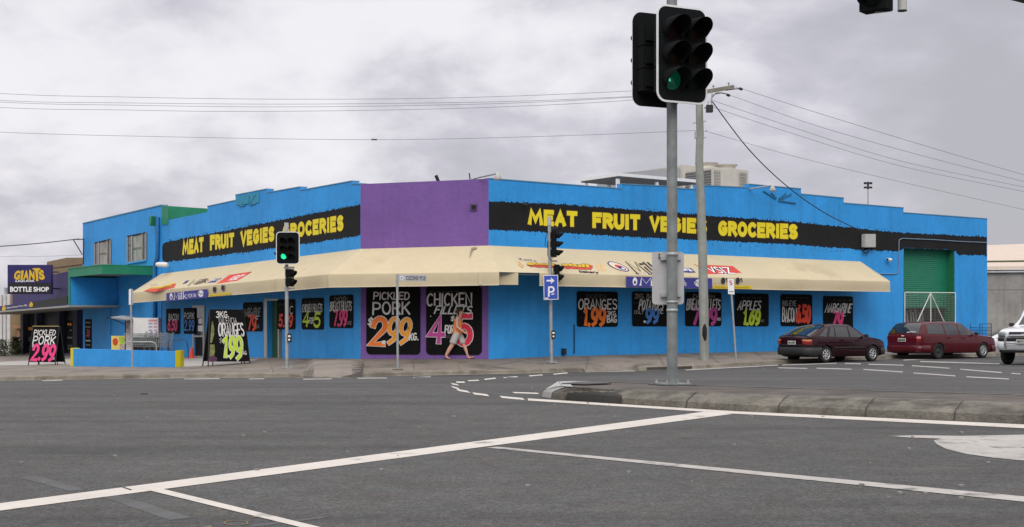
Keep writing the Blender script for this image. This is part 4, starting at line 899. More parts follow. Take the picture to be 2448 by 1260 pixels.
mb = MB(); p9 = pa-du*.24; mb.prism([p9-Vector((0,0,.1)), pa-du*.004-Vector((0,0,.1)), Vector((pa.x-du.x*.004,pa.y,pb.z+hgt+.03)), Vector((p9.x,p9.y,pb.z+hgt+.03))], nb*.3); bevel(fixn(mb.build('end_pier', MATS['yellow_paint'], root)), .012)
# traffic cone
p = pave(458.5, 856.5); c = thing('traffic_cone', p, 'orange red traffic cone standing left of the glazed shop door', 'traffic cone')
M_cone = mat('cone_orange', (.80, .06, .02), rough=.5, var=.06)
mb = MB(); mb.smooth = True; mb.lathe([(.14,.03),(.12,.05),(.035,.5),(.0,.51)], 16, Matrix.Translation(p)); mb.build('cone', M_cone, c)
mb = MB(); mb.box(-.19,.19,-.19,.19,0,.03, Matrix.Translation(p)); mb.build('base', M_cone, c)
# trolley bay rails
def rail(label, pts, m, r_=.03):
    g = pts[0]; o = thing('trolley_rail', Vector((g.x, g.y, g.z)), label, 'rail', 'trolley rails of the forecourt')
    mb = MB(); mb.tube(pts, r_, 8); mb.build('rail', m, o); return o
def pY(x, y, Y): return at(x, y, Y)
YR = 56.0
rail('bent galvanised trolley rail behind the low blue wall, below the white board', [pY(297,856,YR), pY(297,824,YR), pY(301,818,YR), pY(364,817.5,YR), pY(372,821,YR), pY(374,828,YR), pY(374,858,YR)], M_galv)
rail('blue painted hoop rail between the trolleys and the traffic cone', [pY(402,856,58), pY(402,816,58), pY(406,812,58), pY(440,811,58), pY(446,815,58), pY(449,830,58), pY(451,855,58)], mat('rail_blue', (.03,.09,.2), rough=.5))
# nested trolleys
def trolley(x, Y, lab, s=1, yb=852):
    p = pY(x, yb, Y); o = thing('shopping_trolley', p, lab, 'trolley', 'nested shopping trolleys'); mb = MB(); M = Matrix.Translation(p) @ Matrix.Rotation(R(8), 4, 'Z')
    P_ = lambda *q: M @ Vector(q)
    z0, z1 = .42, 1.0
    for k in range(7):
        z = lerp(z0, z1, k/6); e = lerp(.36, .45, k/6); mb.tube([P_(-e,-.24,z), P_(e,-.27,z), P_(e,.27,z), P_(-e,.24,z)], .006, 4, closed=True)
    for k in range(11):
        t = k/10; mb.tube([P_(lerp(-.36,.36,t),-.25,z0), P_(lerp(-.45,.45,t),-.26,z1)], .005, 4); mb.tube([P_(lerp(-.36,.36,t),.25,z0), P_(lerp(-.45,.45,t),.26,z1)], .005, 4)
    mb.build('basket', M_galv, o)
    mb = MB(); mb.tube([P_(.5,-.24,1.06), P_(.5,.24,1.06)], .018, 8); mb.build('handle', mat('handle_dark', (.06,.05,.05)), o)
    mb = MB(); mb.tube([P_(.5,-.24,1.05), P_(.42,-.24,.5), P_(.45,-.25,.16), P_(-.4,-.2,.16)], .014, 6); mb.tube([P_(.5,.24,1.05), P_(.42,.24,.5), P_(.45,.25,.16), P_(-.4,.2,.16)], .014, 6); mb.build('chassis', M_galv, o)
    for a, b in ((.45,-.25),(.45,.25),(-.4,-.2),(-.4,.2)):
        w_ = MB(); w_.tube([P_(a,b-.015,.06), P_(a,b+.015,.06)], .06, 10); w_.build('wheel', M_blkm, o)
for i, x in enumerate((322, 334, 346, 358, 372, 386)): trolley(x, 57.2, ['wire shopping trolley %s row behind the low blue wall' % k for k in ('at the left end of the nested', 'second from the left in the nested', 'third from the left in the nested', 'third from the right in the nested', 'second from the right in the nested', 'at the right end of the nested')][i])
# white notice cabinet and the yellow leaflet sign by the annex wall
WY = 61.0
def facing_box(name, x0, x1, y0, y1, Y, th, m, label=None, cat=None, par=None):
    a, b, c_, d = pY(x0,y1,Y), pY(x1,y1,Y), pY(x1,y0,Y), pY(x0,y0,Y); mb = MB(); mb.prism([a,b,c_,d], (0, th, 0)); o = fixn(mb.build(name, m, par)); 
    if label: tag(o, label, cat)
    return o
nb_ = thing('notice_cabinet', pY(345, 853, WY), 'white cabinet with a price list on its door beside the trolleys', 'cabinet')
facing_box('cabinet_body', 318, 379, 760, 806, WY, .5, M_wht, par=nb_); facing_box('side_list', 301, 317.4, 764, 853, WY+.05, .45, mat('poster_paper', (.55,.50,.50), var=.1), par=nb_)
facing_box('cabinet_leg', 320, 378, 806.3, 852, WY+.1, .3, M_drk, par=nb_)
lst = facing_box('price_list', 353, 378, 762, 804, WY-.03, .02, mat('list_paper', (.66,.64,.72), var=.05), par=nb_)
for j in range(5):
    y = 764+j*8; hh = 5 if j == 0 else 3.2
    for (x0, x1, q) in (((355,376,'pink'),) if j == 0 else ((355.5,364,'grey'),(367,376,'pink'))): mb = MB(); mb.prism([pY(x0,y+hh,WY-.035), pY(x1,y+hh,WY-.035), pY(x1,y,WY-.035), pY(x0,y,WY-.035)], (0,.003,0)); mb.build('list_row', mat('list_grey', (.30,.29,.36)) if q == 'grey' else mat('list_pink', (.55,.26,.28)), lst)
mb = MB(); mb.prism([pY(302,767,WY+.03), pY(316,767,WY+.03), pY(316,798,WY+.03), pY(302,798,WY+.03)], (0,.01,0)); mb.build('side_picture', mat('side_print', (.34,.26,.27), var=.5, scale=6), nb_)
lf = thing('leaflet_sign', pY(284, 838, WY), 'yellow and green promotional board with a red disc, low on the annex wall', 'sign')
facing_box('board', 266, 318, 803, 836, WY+.55, .03, mat('leaflet_yellow', (.66,.56,.14), var=.1), par=lf)
mb = MB(); mb.poly([pY(275.5+6.5*math.cos(R(a)), 817+9*math.sin(R(a)), WY+.54) for a in range(0,360,20)]); mb.build('disc', M_red, lf)
mb = MB(); mb.poly([pY(x,y,WY+.54) for x,y in ((285,806),(297,806),(297,826),(290,828),(285,816))]); mb.build('leaf_print', mat('leaf_print', (.32,.48,.04), var=.2), lf)
mb = MB(); mb.prism([pY(286,823,WY+.53), pY(300,823,WY+.53), pY(300,835,WY+.53), pY(286,835,WY+.53)], (0,.004,0)); mb.build('picture', mat('picture_print', (.42,.30,.26), var=.7, scale=9), lf)
# shelf canopy left of the cabinet
sc_ = thing('awning_shelf', pY(290, 853, WY), 'thin dark folding shelf roof on struts left of the white cabinet', 'canopy')
mb = MB(); mb.prism([pY(262,758,WY-1.2), pY(303,764,WY-.6), pY(303,766.5,WY-.6), pY(262,761,WY-1.2)], (.25,1.2,.08)); mb.build('roof', M_galv, sc_)
mb = MB(); mb.tube([pY(256,759,WY-1.2), pY(266,760,WY-1.2)], .03, 6); mb.tube([pY(300,766,WY-.3), pY(300,852,WY-.3)], .025, 6); mb.tube([pY(268,762,WY-.9), pY(300,776,WY-.3)], .02, 6); mb.build('strut', M_drk, sc_)
# ---------------------------------------------------------------- two storey annex
ann = thing('annex', PL.prof(27, zbl(27)), 'two storey blue annex with two windows and a green box canopy', 'building')
AO = .0
def acut(x, dz=-.3): return base(PL, x, AO, dz)
tA0, tA1 = PL.t(198), PL.t(386)
mb = MB()
P = [PL.pt(386,491.5), PL.pt(198,535)]+[acut(198), acut(386)]
mb.prism(P, -PL.n*.3); aw = fixn(mb.build('wall', M_blL, ann))
# right flank above the supermarket roof, painted green
q0 = PL.pt(386.5,491.5)
flank = MB(); fe = q0-PL.n*9; fe.z = q0.z-.12
flank.prism([q0-PL.n*.305, fe, Vector((fe.x, fe.y, CZ+3.6)), Vector((q0.x-PL.n.x*.305, q0.y-PL.n.y*.305, CZ+3.6))], PL.u*.25); fixn(flank.build('flank_wall', M_grn, ann))
gf = MB(); gf.prism([PL.pt(386,491.5,.03), PL.pt(401,492.5,.03), PL.pt(401,537,.03), PL.pt(386,537,.03)], -PL.n*.02); fixn(gf.build('green_fascia', M_grn, ann))
mb = MB(); rzA = CZ+5.2; mb.poly([PL.prof(tA1, rzA, -.31), PL.prof(tA0, rzA, -.31), PL.prof(tA0, rzA, -9), PL.prof(tA1, rzA, -9)]); mb.build('roof', MATS['roof_sheet'], ann)
mb = MB(); b0 = PL.prof(tA0, CZ+5.4, -.305); b1 = b0-PL.n*9; mb.prism([b0, b1, Vector((b1.x,b1.y,CZ-2.5)), Vector((b0.x,b0.y,CZ-2.5))], -PL.u*.25); fixn(mb.build('flank_wall', M_blL, ann))
mb = MB()
for a, b in (((198,535),(386,491.5)),):
    p, q = PL.pt(*a), PL.pt(*b); mb.prism([p+PL.n*.03, q+PL.n*.03, q-PL.n*.33, p-PL.n*.33], (0,0,.05))
fixn(mb.build('parapet_capping', M_cap, ann))
M_cur = mat('lace_curtain', (.34,.33,.31), rough=.9, var=.3, scale=1.5, streak=.5); M_wfr = mat('window_frame_brown', (.30,.26,.22), rough=.6)
def win(x0, x1, yt0, yt1, yb0, yb1):
    P4 = lambda o: [PL.pt(x0,yb0,o), PL.pt(x1,yb1,o), PL.pt(x1,yt1,o), PL.pt(x0,yt0,o)]
    mb = MB(); q = P4(.004); mb.poly(q); o = fixn(mb.build('window', M_drk, ann))
    def strip(a0, a1, m, nm, off=.012, b0=0, b1=1, th=.01):
        L0 = lerp(q[0], q[1], a0); L1 = lerp(q[0], q[1], a1); T0 = lerp(q[3], q[2], a0); T1 = lerp(q[3], q[2], a1)
        mm = MB(); mm.prism([lerp(L0,T0,b0)+PL.n*off, lerp(L1,T1,b0)+PL.n*off, lerp(L1,T1,b1)+PL.n*off, lerp(L0,T0,b1)+PL.n*off], PL.n*th); return fixn(mm.build(nm, m, o))
    strip(.0,.26,M_gls,'pane',.008,.02,.95); strip(.30,.80,M_cur,'curtain',.006,.02,.95,.003); strip(.84,1,M_gls,'pane',.008,.02,.95)
    for a in (0,.24,.78,.965): strip(a, a+.045, M_wfr if a != .24 else M_alu, 'mullion', .02, 0, 1, .03)
    for b in (.46,.5): strip(0,1,M_wfr,'transom',.021,b,b+.012,.02)
    strip(0,1,M_wfr,'frame',.02,.0,.03,.035); strip(0,1,M_drk,'head',.02,.965,1,.03)
    for k in range(9): strip(.28+k*.055,.283+k*.055,M_drk,'fold_shade',.0105,.03,.94,.001) if k % 3 == 1 else None  # thin dark strips paint the shade of folds onto the flat curtain
win(227,266,580,571,634,634); win(305,351,564,555,628.5,621)
mb = MB(); c0 = PL.pt(305,628.5,.01); c1_ = PL.pt(351,621,.01); mb.prism([c0-Vector((0,0,.08)), c1_-Vector((0,0,.08)), c1_, c0], PL.n*.08); fixn(mb.build('sill', M_blL, ann))
# box canopy: wall line x 372, near corner x 240, far corner x 163
tc0 = PL.t(366); D = 2.5; zC1 = PL.pt(366,637).z; zC0 = zC1-.42
tcF = PL.t(163, D)
def cq(t, o, z): return PL.prof(t, z, o)
mb = MB(); th = .06
mb.prism([cq(tc0,.01,zC0), cq(tc0,D,zC0), cq(tc0,D,zC1), cq(tc0,.01,zC1)], PL.u*th); mb.prism([cq(tc0+th,D,zC0), cq(tcF,D,zC0), cq(tcF,D,zC1), cq(tc0+th,D,zC1)], -PL.n*th)
mb.prism([cq(tcF-th,D-th,zC0), cq(tcF-th,.01,zC0), cq(tcF-th,.01,zC1), cq(tcF-th,D-th,zC1)], PL.u*th)
cn = fixn(mb.build('canopy', M_grn, ann))
mb = MB(); mb.prism([cq(tc0-.02,.01,zC1+.002), cq(tc0-.02,D+.03,zC1+.002), cq(tcF,D+.03,zC1+.002), cq(tcF,.01,zC1+.002)], (0,0,.04)); fixn(mb.build('canopy_flashing', mat('green_flash', (.02,.25,.13)), cn))
mb = MB(); mb.prism([cq(tc0+th,.02,zC0+.10), cq(tc0+th,D-th,zC0+.10), cq(tcF-th,D-th,zC0+.10), cq(tcF-th,.02,zC0+.10)], (0,0,.02)); fixn(mb.build('soffit', mat('soffit_board', (.36,.33,.29), var=.1), cn))
mb = MB(); zP = CZ+.95   # fin at the far end of the canopy
mb.prism([cq(tcF-.26,D-.002,zP), cq(tcF,D-.002,zP), cq(tcF,D-.002,zC0), cq(tcF-.26,D-.002,zC0)], -PL.n*.05); fixn(mb.build('canopy_fin', M_grn, ann)); mb = MB(); mb.prism([cq(tcF-.258,D-.055,zP), cq(tcF-.002,D-.055,zP), cq(tcF-.002,D-.055,zC0-.002), cq(tcF-.258,D-.055,zC0-.002)], -PL.n*(D-.1)); fixn(mb.build('wing_wall', M_blL, ann))
dp = MB(); dp.tube([PL.pt(377,520,.1), PL.pt(377,560,.1), PL.pt(376,615,.1), PL.pt(372,628,.1), PL.pt(370,640,.1)]+[PL.pt(370,700,.1), PL.pt(370,790,.1)], .10, 10); dp.build('downpipe', mat('pipe_paint', (.02,.15,.36), var=.1), ann)
rh = MB(); rp = PL.pt(371,528,.12); rh.prism([rp-PL.u*.22+Vector((0,0,.2)), rp+PL.u*.18+Vector((0,0,.2)), rp+PL.u*.12-Vector((0,0,.25)), rp-PL.u*.05-Vector((0,0,.25))], PL.n*.25); fixn(rh.build('rainwater_head', M_grn, ann))
bk = MB(); e = PL.pt(200,572,.1); bk.tube([e, e+Vector((-.55,-.1,-.02))], .03, 6); bk.tube([e+Vector((-.55,-.1,-.02)), e+Vector((-.08,0,-.85))], .03, 6); bk.tube([e+Vector((0,0,.05)), e+Vector((-.02,0,-1.4))], .03, 6); bk.build('service_bracket', M_blkm, ann)
boxes('annex_post', PL, [(262,266,735,850,.0,.06)], M_blL, ann)

# ---------------------------------------------------------------- bottle shop
M_bpur = mat('bottle_shop_purple', (.032,.022,.115), rough=.6, var=.1, scale=1, streak=.15); M_tan = mat('tan_render', (.24,.17,.095), rough=.8, var=.1, scale=.8, streak=.15)
tB0 = PL.t(200); tB1 = PL.t(-60); bs = thing('bottle_shop', PL.prof(40, zbl(40)), 'purple and tan bottle shop with dark windows under a flat street awning', 'shop')
zp = lambda x, y, o=0: PL.pt(x, y, o)
mb = MB(); mb.prism([zp(198,642,-.05), zp(198,738,-.05), zp(30,748,-.05), zp(30,676,-.05)], -PL.n*.3); fixn(mb.build('parapet', M_bpur, bs))
mb = MB(); pp = [zp(197,616,-2.2), zp(160,616,-2.2), zp(112,626,-2.2), zp(112,700,-2.2), zp(197,700,-2.2)]; mb.prism(pp, -PL.n*5); fixn(mb.build('upper_wall', M_tan, bs))
mb = MB(); mb.prism([zp(197,631,-2.19), zp(112,641,-2.19), zp(112,642.5,-2.19), zp(197,632.5,-2.19)], PL.n*.03); fixn(mb.build('wall_band', mat('tan_dark', (.12,.08,.045)), bs))
# shopfront
boxes('shopfront', PL, [(64,196,735,858,-.6,-.45)], mat('shop_glass', (.008,.009,.014), rough=.5, spec=.15), bs)
pil = [(188,198,735,860),(62,68,742,862),(150,156,740,860),(98,101,742,860)]
for p in pil: boxes('pilaster', PL, [(*p, -.44, -.1)], mat('dark_navy', (.012,.012,.03)), bs)
boxes('plinth', PL, [(68,186,844,864,-.44,-.2)], M_bpur, bs)
# posters stuck inside the glass
def stuck(x0, x1, y0, y1, items, frame=M_post):
    o_ = zp(x0, (y0+y1)/2, -.43); z0 = zp((x0+x1)/2, y1, -.43).z; H = zp((x0+x1)/2, y0, -.43).z-z0; W = (zp(x1,y0,-.43)-zp(x0,y0,-.43)).length; o_.z = z0
    mb = MB(); mb.box(0,W,0,H,0,.01); b = mb.build('window_poster', frame, bs, local=True); b.matrix_basis = mworld(bs).inverted() @ PL.mat(o_)
    for it in items:
        m = MB(); stroke_text(m, it[0], it[1]*W, it[2]*H, it[3]*W, it[4]*H, it[6], 0, .014); m.build('poster_lettering', CHALK[it[5]], b, local=True)
    return b
stuck(160,186,766,840, [('-- -',.1,.80,.75,.95,'a',.5), ('---',.3,.62,.98,.74,'g',.3), ('--',.1,.36,.5,.52,'g',.3), ('$30',.1,.05,.5,.2,'g',.12)]); stuck(68,80,752,842, [('--',.1,.55,.9,.7,'a',.5), ('$20',.1,.3,.9,.4,'g',.12), ('.2',.2,.08,.9,.2,'w',.12)]); stuck(142,150,758,800, [('-',.1,.1,.9,.9,'a',.5)])
sp_ = poster(PL, 204, 219, 763, 834, 'narrow black wine price poster on the blue wall by the bottle shop window', [('---',.15,.82,.85,.95,'g',.3), ('----',.1,.68,.9,.79,'g',.3), ('30',.3,.42,.75,.64,'c',.16), ('---',.15,.22,.85,.33,'w',.3), ('--',.2,.08,.8,.18,'g',.3)])
# flat street awning with its fascia sign
DA = 2.6; zAw = zp(150,736,DA).z
ta0 = PL.t(284, .05); ta1 = PL.t(-60, DA)
mb = MB(); e0_ = PL.prof(ta0, zAw+.05, .02); mb.prism([e0_, PL.prof(PL.t(165, DA), zAw+.03, DA), PL.prof(ta1, zAw-.22, DA), PL.prof(ta1, zAw-.22, .02)], (0,0,.09)); fixn(mb.build('street_awning', mat('awning_grey', (.30,.30,.27), rough=.6, var=.1), bs))
def fasc(x0, x1, t0, t1, b0, b1, m, nm):
    mb = MB(); o = DA-.25; mb.prism([zp(x0,b0,o), zp(x1,b1,o), zp(x1,t1,o), zp(x0,t0,o)], PL.n*.06); return fixn(mb.build(nm, m, bs))
fasc(80,163,722,708,737,726,mat('fascia_black', (.02,.022,.02)),'fascia_panel')
fs = fasc(-60,79,741,721,756,738,M_bpur,'fascia_sign')
mb = MB(); font_quad(mb, 'Good Savings Every Day', [zp(16,739.5,DA-.18), zp(66,732,DA-.18), zp(66,727,DA-.18), zp(16,734,DA-.18)], PL.n, 0, shear=.3, bold=.015); mb.build('fascia_lettering', M_wpr, fs)
for cx_, cy_ in ((9,737),(74,728)):
    mb = MB(); mb.poly([zp(cx_+dx, cy_+dy, DA-.18) for dx, dy in ((-4,6),(4,5),(5,-1),(2,-6),(-1,-6),(-4,-1))]); mb.build('fascia_emblem', M_gold, fs)
# projecting light box
sg = thing('light_box_sign', PL.prof(PL.t(120), zp(70,705).z, 1.0), 'navy projecting sign lettered GIANTS LIQUOR BOTTLE SHOP above the street awning', 'sign')
SY = 76.0
facing_box('box', 18, 122, 633, 703, SY, .35, M_bpur, par=sg); fb_ = facing_box('face', 20, 122, 635, 702, SY-.02, .015, mat('sign_face', (.022,.016,.10), rough=.4, var=.08), par=sg)
lb = facing_box('lower_panel', 20, 122, 676, 702, SY-.028, .006, mat('sign_black', (.012,.011,.014), rough=.4), par=sg)
mb = MB(); font_quad(mb, 'BOTTLE SHOP', [pY(24,698,SY-.035), pY(117,697,SY-.035), pY(117,686,SY-.035), pY(24,685,SY-.035)], Vector((0,0,0)), 0, bold=.035); mb.build('lettering', M_wpr, lb)
mb = MB(); font_quad(mb, 'LIQUOR', [pY(36,675,SY-.03), pY(83,674.5,SY-.03), pY(83,669.5,SY-.03), pY(38,669.5,SY-.03)], Vector((0,0,0)), 0, bold=.03); mb.build('lettering', M_wpr, fb_)
for ltr, x0, x1, xt0, xt1, y0, y1 in (('G',32,47,36,50,669,647),('I',49,54,51,57,669,646.5),('A',55,68,58,69,669,646),('N',69,83,70,82,669,645),('T',80,98,78,96,672,641),('S',94,108,91,104,669,645)):
    for m, d, o in ((M_ink, 1.2, 0), (M_gold, 0, .006)):
        mb = MB(); font_quad(mb, ltr, [pY(x0+d,y0+d,SY-.026-o), pY(x1+d,y0+d,SY-.026-o), pY(xt1+d,y1+d,SY-.026-o), pY(xt0+d,y1+d,SY-.026-o)], Vector((0,0,0)), 0, bold=.06); mb.build('logo_lettering', m, fb_)
mb = MB(); mb.tube([pY(122,650,SY+.15), pY(140,650,SY+2)], .05, 6); mb.tube([pY(122,690,SY+.15), pY(140,690,SY+2)], .05, 6); mb.build('bracket', M_blkm, sg)
# neighbours at the far left
nw = thing('white_building', at(8, 866, 92), 'pale vertical clad building at the far left edge', 'building')
mb = MB(); a = at(-160,704,95); b = at(26,704,95); mb.box(a.x, b.x, 95, 110, CZ-3.2, a.z); mb.build('wall', mat('white_cladding', (.62,.61,.60), var=.06), nw)
mb = MB()
for x in (-6, 4, 13, 23): mb.box(*[at(x+d,0,94.9).x for d in (-1.4, 1.4)], 94.85, 94.99, CZ-3.2, a.z-.02)
mb.build('pilaster', mat('cladding_grey', (.46,.46,.46)), nw)  # pilaster strips in a greyer tone than the cladding
mb = MB(); mb.box(at(7,0,95).x, at(11,0,95).x, 95.2, 95.6, a.z, a.z+.5); mb.build('vent_stack', M_galv, nw)
tw = thing('tan_pillar', at(44, 866, 88), 'tan rendered side wall left of the bottle shop', 'wall')
mb = MB(); mb.box(at(25,0,88).x, at(66,0,88).x, 88, 91, CZ-3, at(0,690,88).z); mb.build('wall', M_tan, tw)
mb = MB(); mb.box(at(34,0,87.6).x, at(56,0,87.6).x, 87.3, 87.95, at(0,785,87.6).z, at(0,777,87.6).z); mb.box(at(42,0,87.6).x, at(48,0,87.6).x, 87.5, 87.95, CZ-2.6, at(0,785,87.6).z); mb.build('pedestal', mat('terracotta', (.34,.19,.10), var=.1), tw)
# shrubs at the far left
lr = random.Random(5)
def shrub(x, Y, yb, yt, wpx, lab, c):
    p = at(x, yb, Y); o = thing('shrub', p, lab, 'shrub', 'garden shrubs beside the bottle shop'); Hh = (yb-yt)/F*Y; Ww = wpx/F*Y/2
    mb = MB()
    for i in range(9): a = lr.uniform(0, 6.3); mb.tube([p, p+Vector((math.cos(a)*Ww*.4, math.sin(a)*Ww*.4, Hh*lr.uniform(.5,.9)))], [.025,.008], 5)
    mb.build('stem', mat('bark', (.12,.09,.06)), o)
    mb = MB()
    for i in range(900):
        a = lr.uniform(0, 6.28); r_ = Ww*math.sqrt(lr.random())*lr.choice((.6,1)); z = Hh*(.15+.85*lr.random()); r_ *= (1.15-.6*abs(z/Hh-.5)*1.4); k = lr.uniform(.05,.11)
        c_ = p+Vector((math.cos(a)*r_, math.sin(a)*r_, z)); u = Vector((lr.uniform(-1,1),lr.uniform(-1,1),lr.uniform(-.6,1))).normalized(); v = u.cross(Vector((lr.uniform(-1,1),lr.uniform(-1,1),lr.uniform(-1,1)))).normalized()
        mb.mi = 0 if lr.random() < .6 else 1; mb.poly([c_-u*k, c_+v*k*.45, c_+u*k, c_-v*k*.45])
    mb.build('foliage', c, o)
M_lf = [mat('leaf_dark', (.035,.06,.022), var=.3, scale=3), mat('leaf_light', (.09,.12,.05), var=.3, scale=3)]
shrub(5, 80, 862, 812, 42, 'silvery green shrub at the left edge before the white cladding', [mat('leaf_silver', (.11,.13,.09), var=.3, scale=3), mat('leaf_pale', (.34,.36,.30), var=.2, scale=3)]); shrub(38, 84, 862, 806, 30, 'dark green shrub before the tan side wall', M_lf)
gb = MB(); gb.prism([at(-120,872,78), at(30,866,80), at(30,856,80), at(-120,862,78)], (0,3,0)); o = fixn(gb.build('garden_bed', mat('garden_soil', (.10,.05,.035), var=.3, scale=3, grime=((.2,.14,.1),.5,.6,6)))); tag(o, 'low reddish garden bed edging at the far left', 'garden bed')
# concrete warehouse beyond the right end
wh = thing('warehouse', PR.prof(48, zbright(48)-.3, -1), 'grey concrete warehouse with a cream roof beyond the blue wall', 'building')
M_cc = mat('precast_concrete', (.27,.26,.24), rough=.85, var=.2, scale=.5, streak=.3)
Yw = 78.0; ux = Vector((1, -.12, 0)).normalized()
def wq(x, y, o=0): k = Yw-.10*(x-2360)/F*Yw-o; return at(x, y, k)
mb = MB(); mb.prism([wq(2300,790+15), wq(2760,790+15), wq(2760,644), wq(2300,646)], (2,12,0)); fixn(mb.build('wall', M_cc, wh))
mb = MB(); mb.prism([wq(2290,646,.3), wq(2770,640,.3), wq(2770,575,-9), wq(2290,593,-9)], (0,.1,.12)); fixn(mb.build('roof', mat('cream_roof', (.52,.43,.35), rough=.6, var=.06), wh))
mb = MB(); mb.prism([wq(2300,628,.35), wq(2760,622.5,.35), wq(2760,618,.35), wq(2300,624,.35)], (0,.2,0)); fixn(mb.build('gutter', mat('gutter_green', (.10,.12,.07)), wh))
mb = MB(); mb.prism([wq(2300,652,.2), wq(2760,648,.2), wq(2760,644.5,.2), wq(2300,648.5,.2)], (0,.2,0)); fixn(mb.build('pipe_band', mat('pipe_white', (.62,.64,.65)), wh))
mb = MB(); mb.prism([wq(2300,693,.012), wq(2760,693,.012), wq(2760,692,.012), wq(2300,692,.012)], (0,.01,0))
for x in (2445, 2560): mb.prism([wq(x,790,.012), wq(x+.9,790,.012), wq(x+.9,652,.012), wq(x,652,.012)], (0,.01,0))
fixn(mb.build('panel_joint', mat('joint_grey', (.15,.145,.135)), wh))
# ---------------------------------------------------------------- roof plant
rt = PR.t
def rp_(x, y, o): return PR.pt(x, y, o)
def rbox(name, x0, x1, y0, y1, o0, o1, m, par=None, lab=None, cat=None):
    mb = MB(); mb.prism([rp_(x0,y1,o0), rp_(x1,y1,o0), rp_(x1,y0,o0), rp_(x0,y0,o0)], PR.n*(o1-o0)); o = fixn(mb.build(name, m, par))
    return o
M_grille = mat('grille_grey', (.10,.10,.10), rough=.6)
ac = thing('air_conditioner', rp_(1740,470,-6), 'cream rooftop cooling unit with two fan cowls above the parapet', 'air conditioner')
o0 = -5.5
a0 = PR.prof(rt(1720, o0), 0, o0); zt_ = rp_(1740,402,o0).z; 
def lb_(t0, t1, d0, d1, z0, z1, m, nm, par):
    mb = MB(); mb.prism([PR.prof(t0,z0,o0-d0), PR.prof(t1,z0,o0-d0), PR.prof(t1,z0,o0-d1), PR.prof(t0,z0,o0-d1)], (0,0,z1-z0)); o = fixn(mb.build(nm, m, par)); return o
tu0, tu1 = rt(1704, o0), rt(1791, o0)
bevel(lb_(tu0, tu1, 0, 1.9, CZ+3.8, zt_, M_cream, 'casing', ac), .04)
for k, (a, b) in enumerate(((.02,.20),(.72,.92))):
    t0, t1 = lerp(tu0,tu1,a), lerp(tu0,tu1,b); g = lb_(t0, t1, -.012, 0.0, CZ+3.9, zt_-.15, M_grille, 'grille', ac)
    mb = MB()
    for j in range(7): t = lerp(t0,t1,j/6); mb.prism([PR.prof(t-.012,CZ+3.9,o0+.014), PR.prof(t+.012,CZ+3.9,o0+.014), PR.prof(t+.012,zt_-.15,o0+.014), PR.prof(t-.012,zt_-.15,o0+.014)], PR.n*.012)
    for j in range(22): z = lerp(CZ+3.95, zt_-.2, j/21); mb.prism([PR.prof(t0,z,o0+.015), PR.prof(t1,z,o0+.015), PR.prof(t1,z+.015,o0+.015), PR.prof(t0,z+.015,o0+.015)], PR.n*.008)
    fixn(mb.build('grille_bar', M_cream, g))
mb = MB(); mb.prism([PR.prof(tu0-.012,CZ+3.9,o0-.1), PR.prof(tu0-.012,CZ+3.9,o0-1.8), PR.prof(tu0-.012,zt_-.12,o0-1.8), PR.prof(tu0-.012,zt_-.12,o0-.1)], -PR.u*.01); g = fixn(mb.build('grille', M_grille, ac))
mb = MB()
for j in range(26): z = lerp(CZ+3.95, zt_-.15, j/25); mb.prism([PR.prof(tu0-.024,z,o0-.1), PR.prof(tu0-.024,z,o0-1.8), PR.prof(tu0-.024,z+.012,o0-1.8), PR.prof(tu0-.024,z+.012,o0-.1)], -PR.u*.004)
fixn(mb.build('grille_bar', M_cream, g))
for k in (.22, .76):
    c_ = PR.prof(lerp(tu0,tu1,k), zt_, o0-.95); mb = MB(); mb.smooth = True; mb.lathe([(.52,0),(.42,.10),(.44,.20),(.56,.28),(.52,.285),(.38,.2)], 22, Matrix.Translation(c_)); mb.build('fan_cowl', M_cream, ac)
o0 = -9.0
pb_ = thing('plant_box', rp_(1650,470,-9), 'cream plant room box behind the rooftop cooling unit', 'plant room')
zt2 = rp_(1650,396,o0).z; t0, t1 = rt(1632,o0), rt(1705,o0); lb_(t0, t1, 0, 3, CZ+3.8, zt2, M_cream, 'casing', pb_); lb_(lerp(t0,t1,.30), lerp(t0,t1,.62), -.03, -.005, CZ+4.2, rp_(1660,410,o0).z, M_grille, 'louvre', pb_)
mb = MB(); mb.prism([PR.prof(t0-.005,CZ+4.3,o0-.2), PR.prof(t0-4.2,CZ+4.3,o0-.2), PR.prof(t0-4.2,rp_(1560,417,o0).z-.1,o0-.2), PR.prof(t0-.005,zt2-.1,o0-.2)], -PR.n*1.2); fixn(mb.build('duct', mat('duct_grey', (.33,.34,.36), var=.08), pb_))
# skillion canopy on posts
cp_ = thing('roof_canopy', rp_(1480,460,-4), 'white framed flat roof canopy on posts above the parapet', 'canopy')
of, ob_ = -3.0, -7.0; zf = lambda x, y: rp_(x, y, of)
zc0 = rp_(1481,421,of).z; ca, cb = rt(1478,of), rt(1668,of)
DD = 1.0
def pxof(p): return CX+p.x/p.y*F
while pxof(PR.prof(ca, 0, of-DD)) > 1389 and DD < 20: DD += .1
ob_ = of-DD
mb = MB(); mb.prism([PR.prof(ca,zc0,of), PR.prof(cb,zc0,of), PR.prof(cb,zc0,ob_), PR.prof(ca,zc0,ob_)], (0,0,.13)); fixn(mb.build('roof', M_wht, cp_))
mb = MB(); mb.prism([PR.prof(ca+.03,zc0-.002,of-.03), PR.prof(cb-.03,zc0-.002,of-.03), PR.prof(cb-.03,zc0-.002,ob_+.03), PR.prof(ca+.03,zc0-.002,ob_+.03)], (0,0,-.05)); fixn(mb.build('soffit', mat('canopy_soffit', (.10,.10,.10)), cp_))
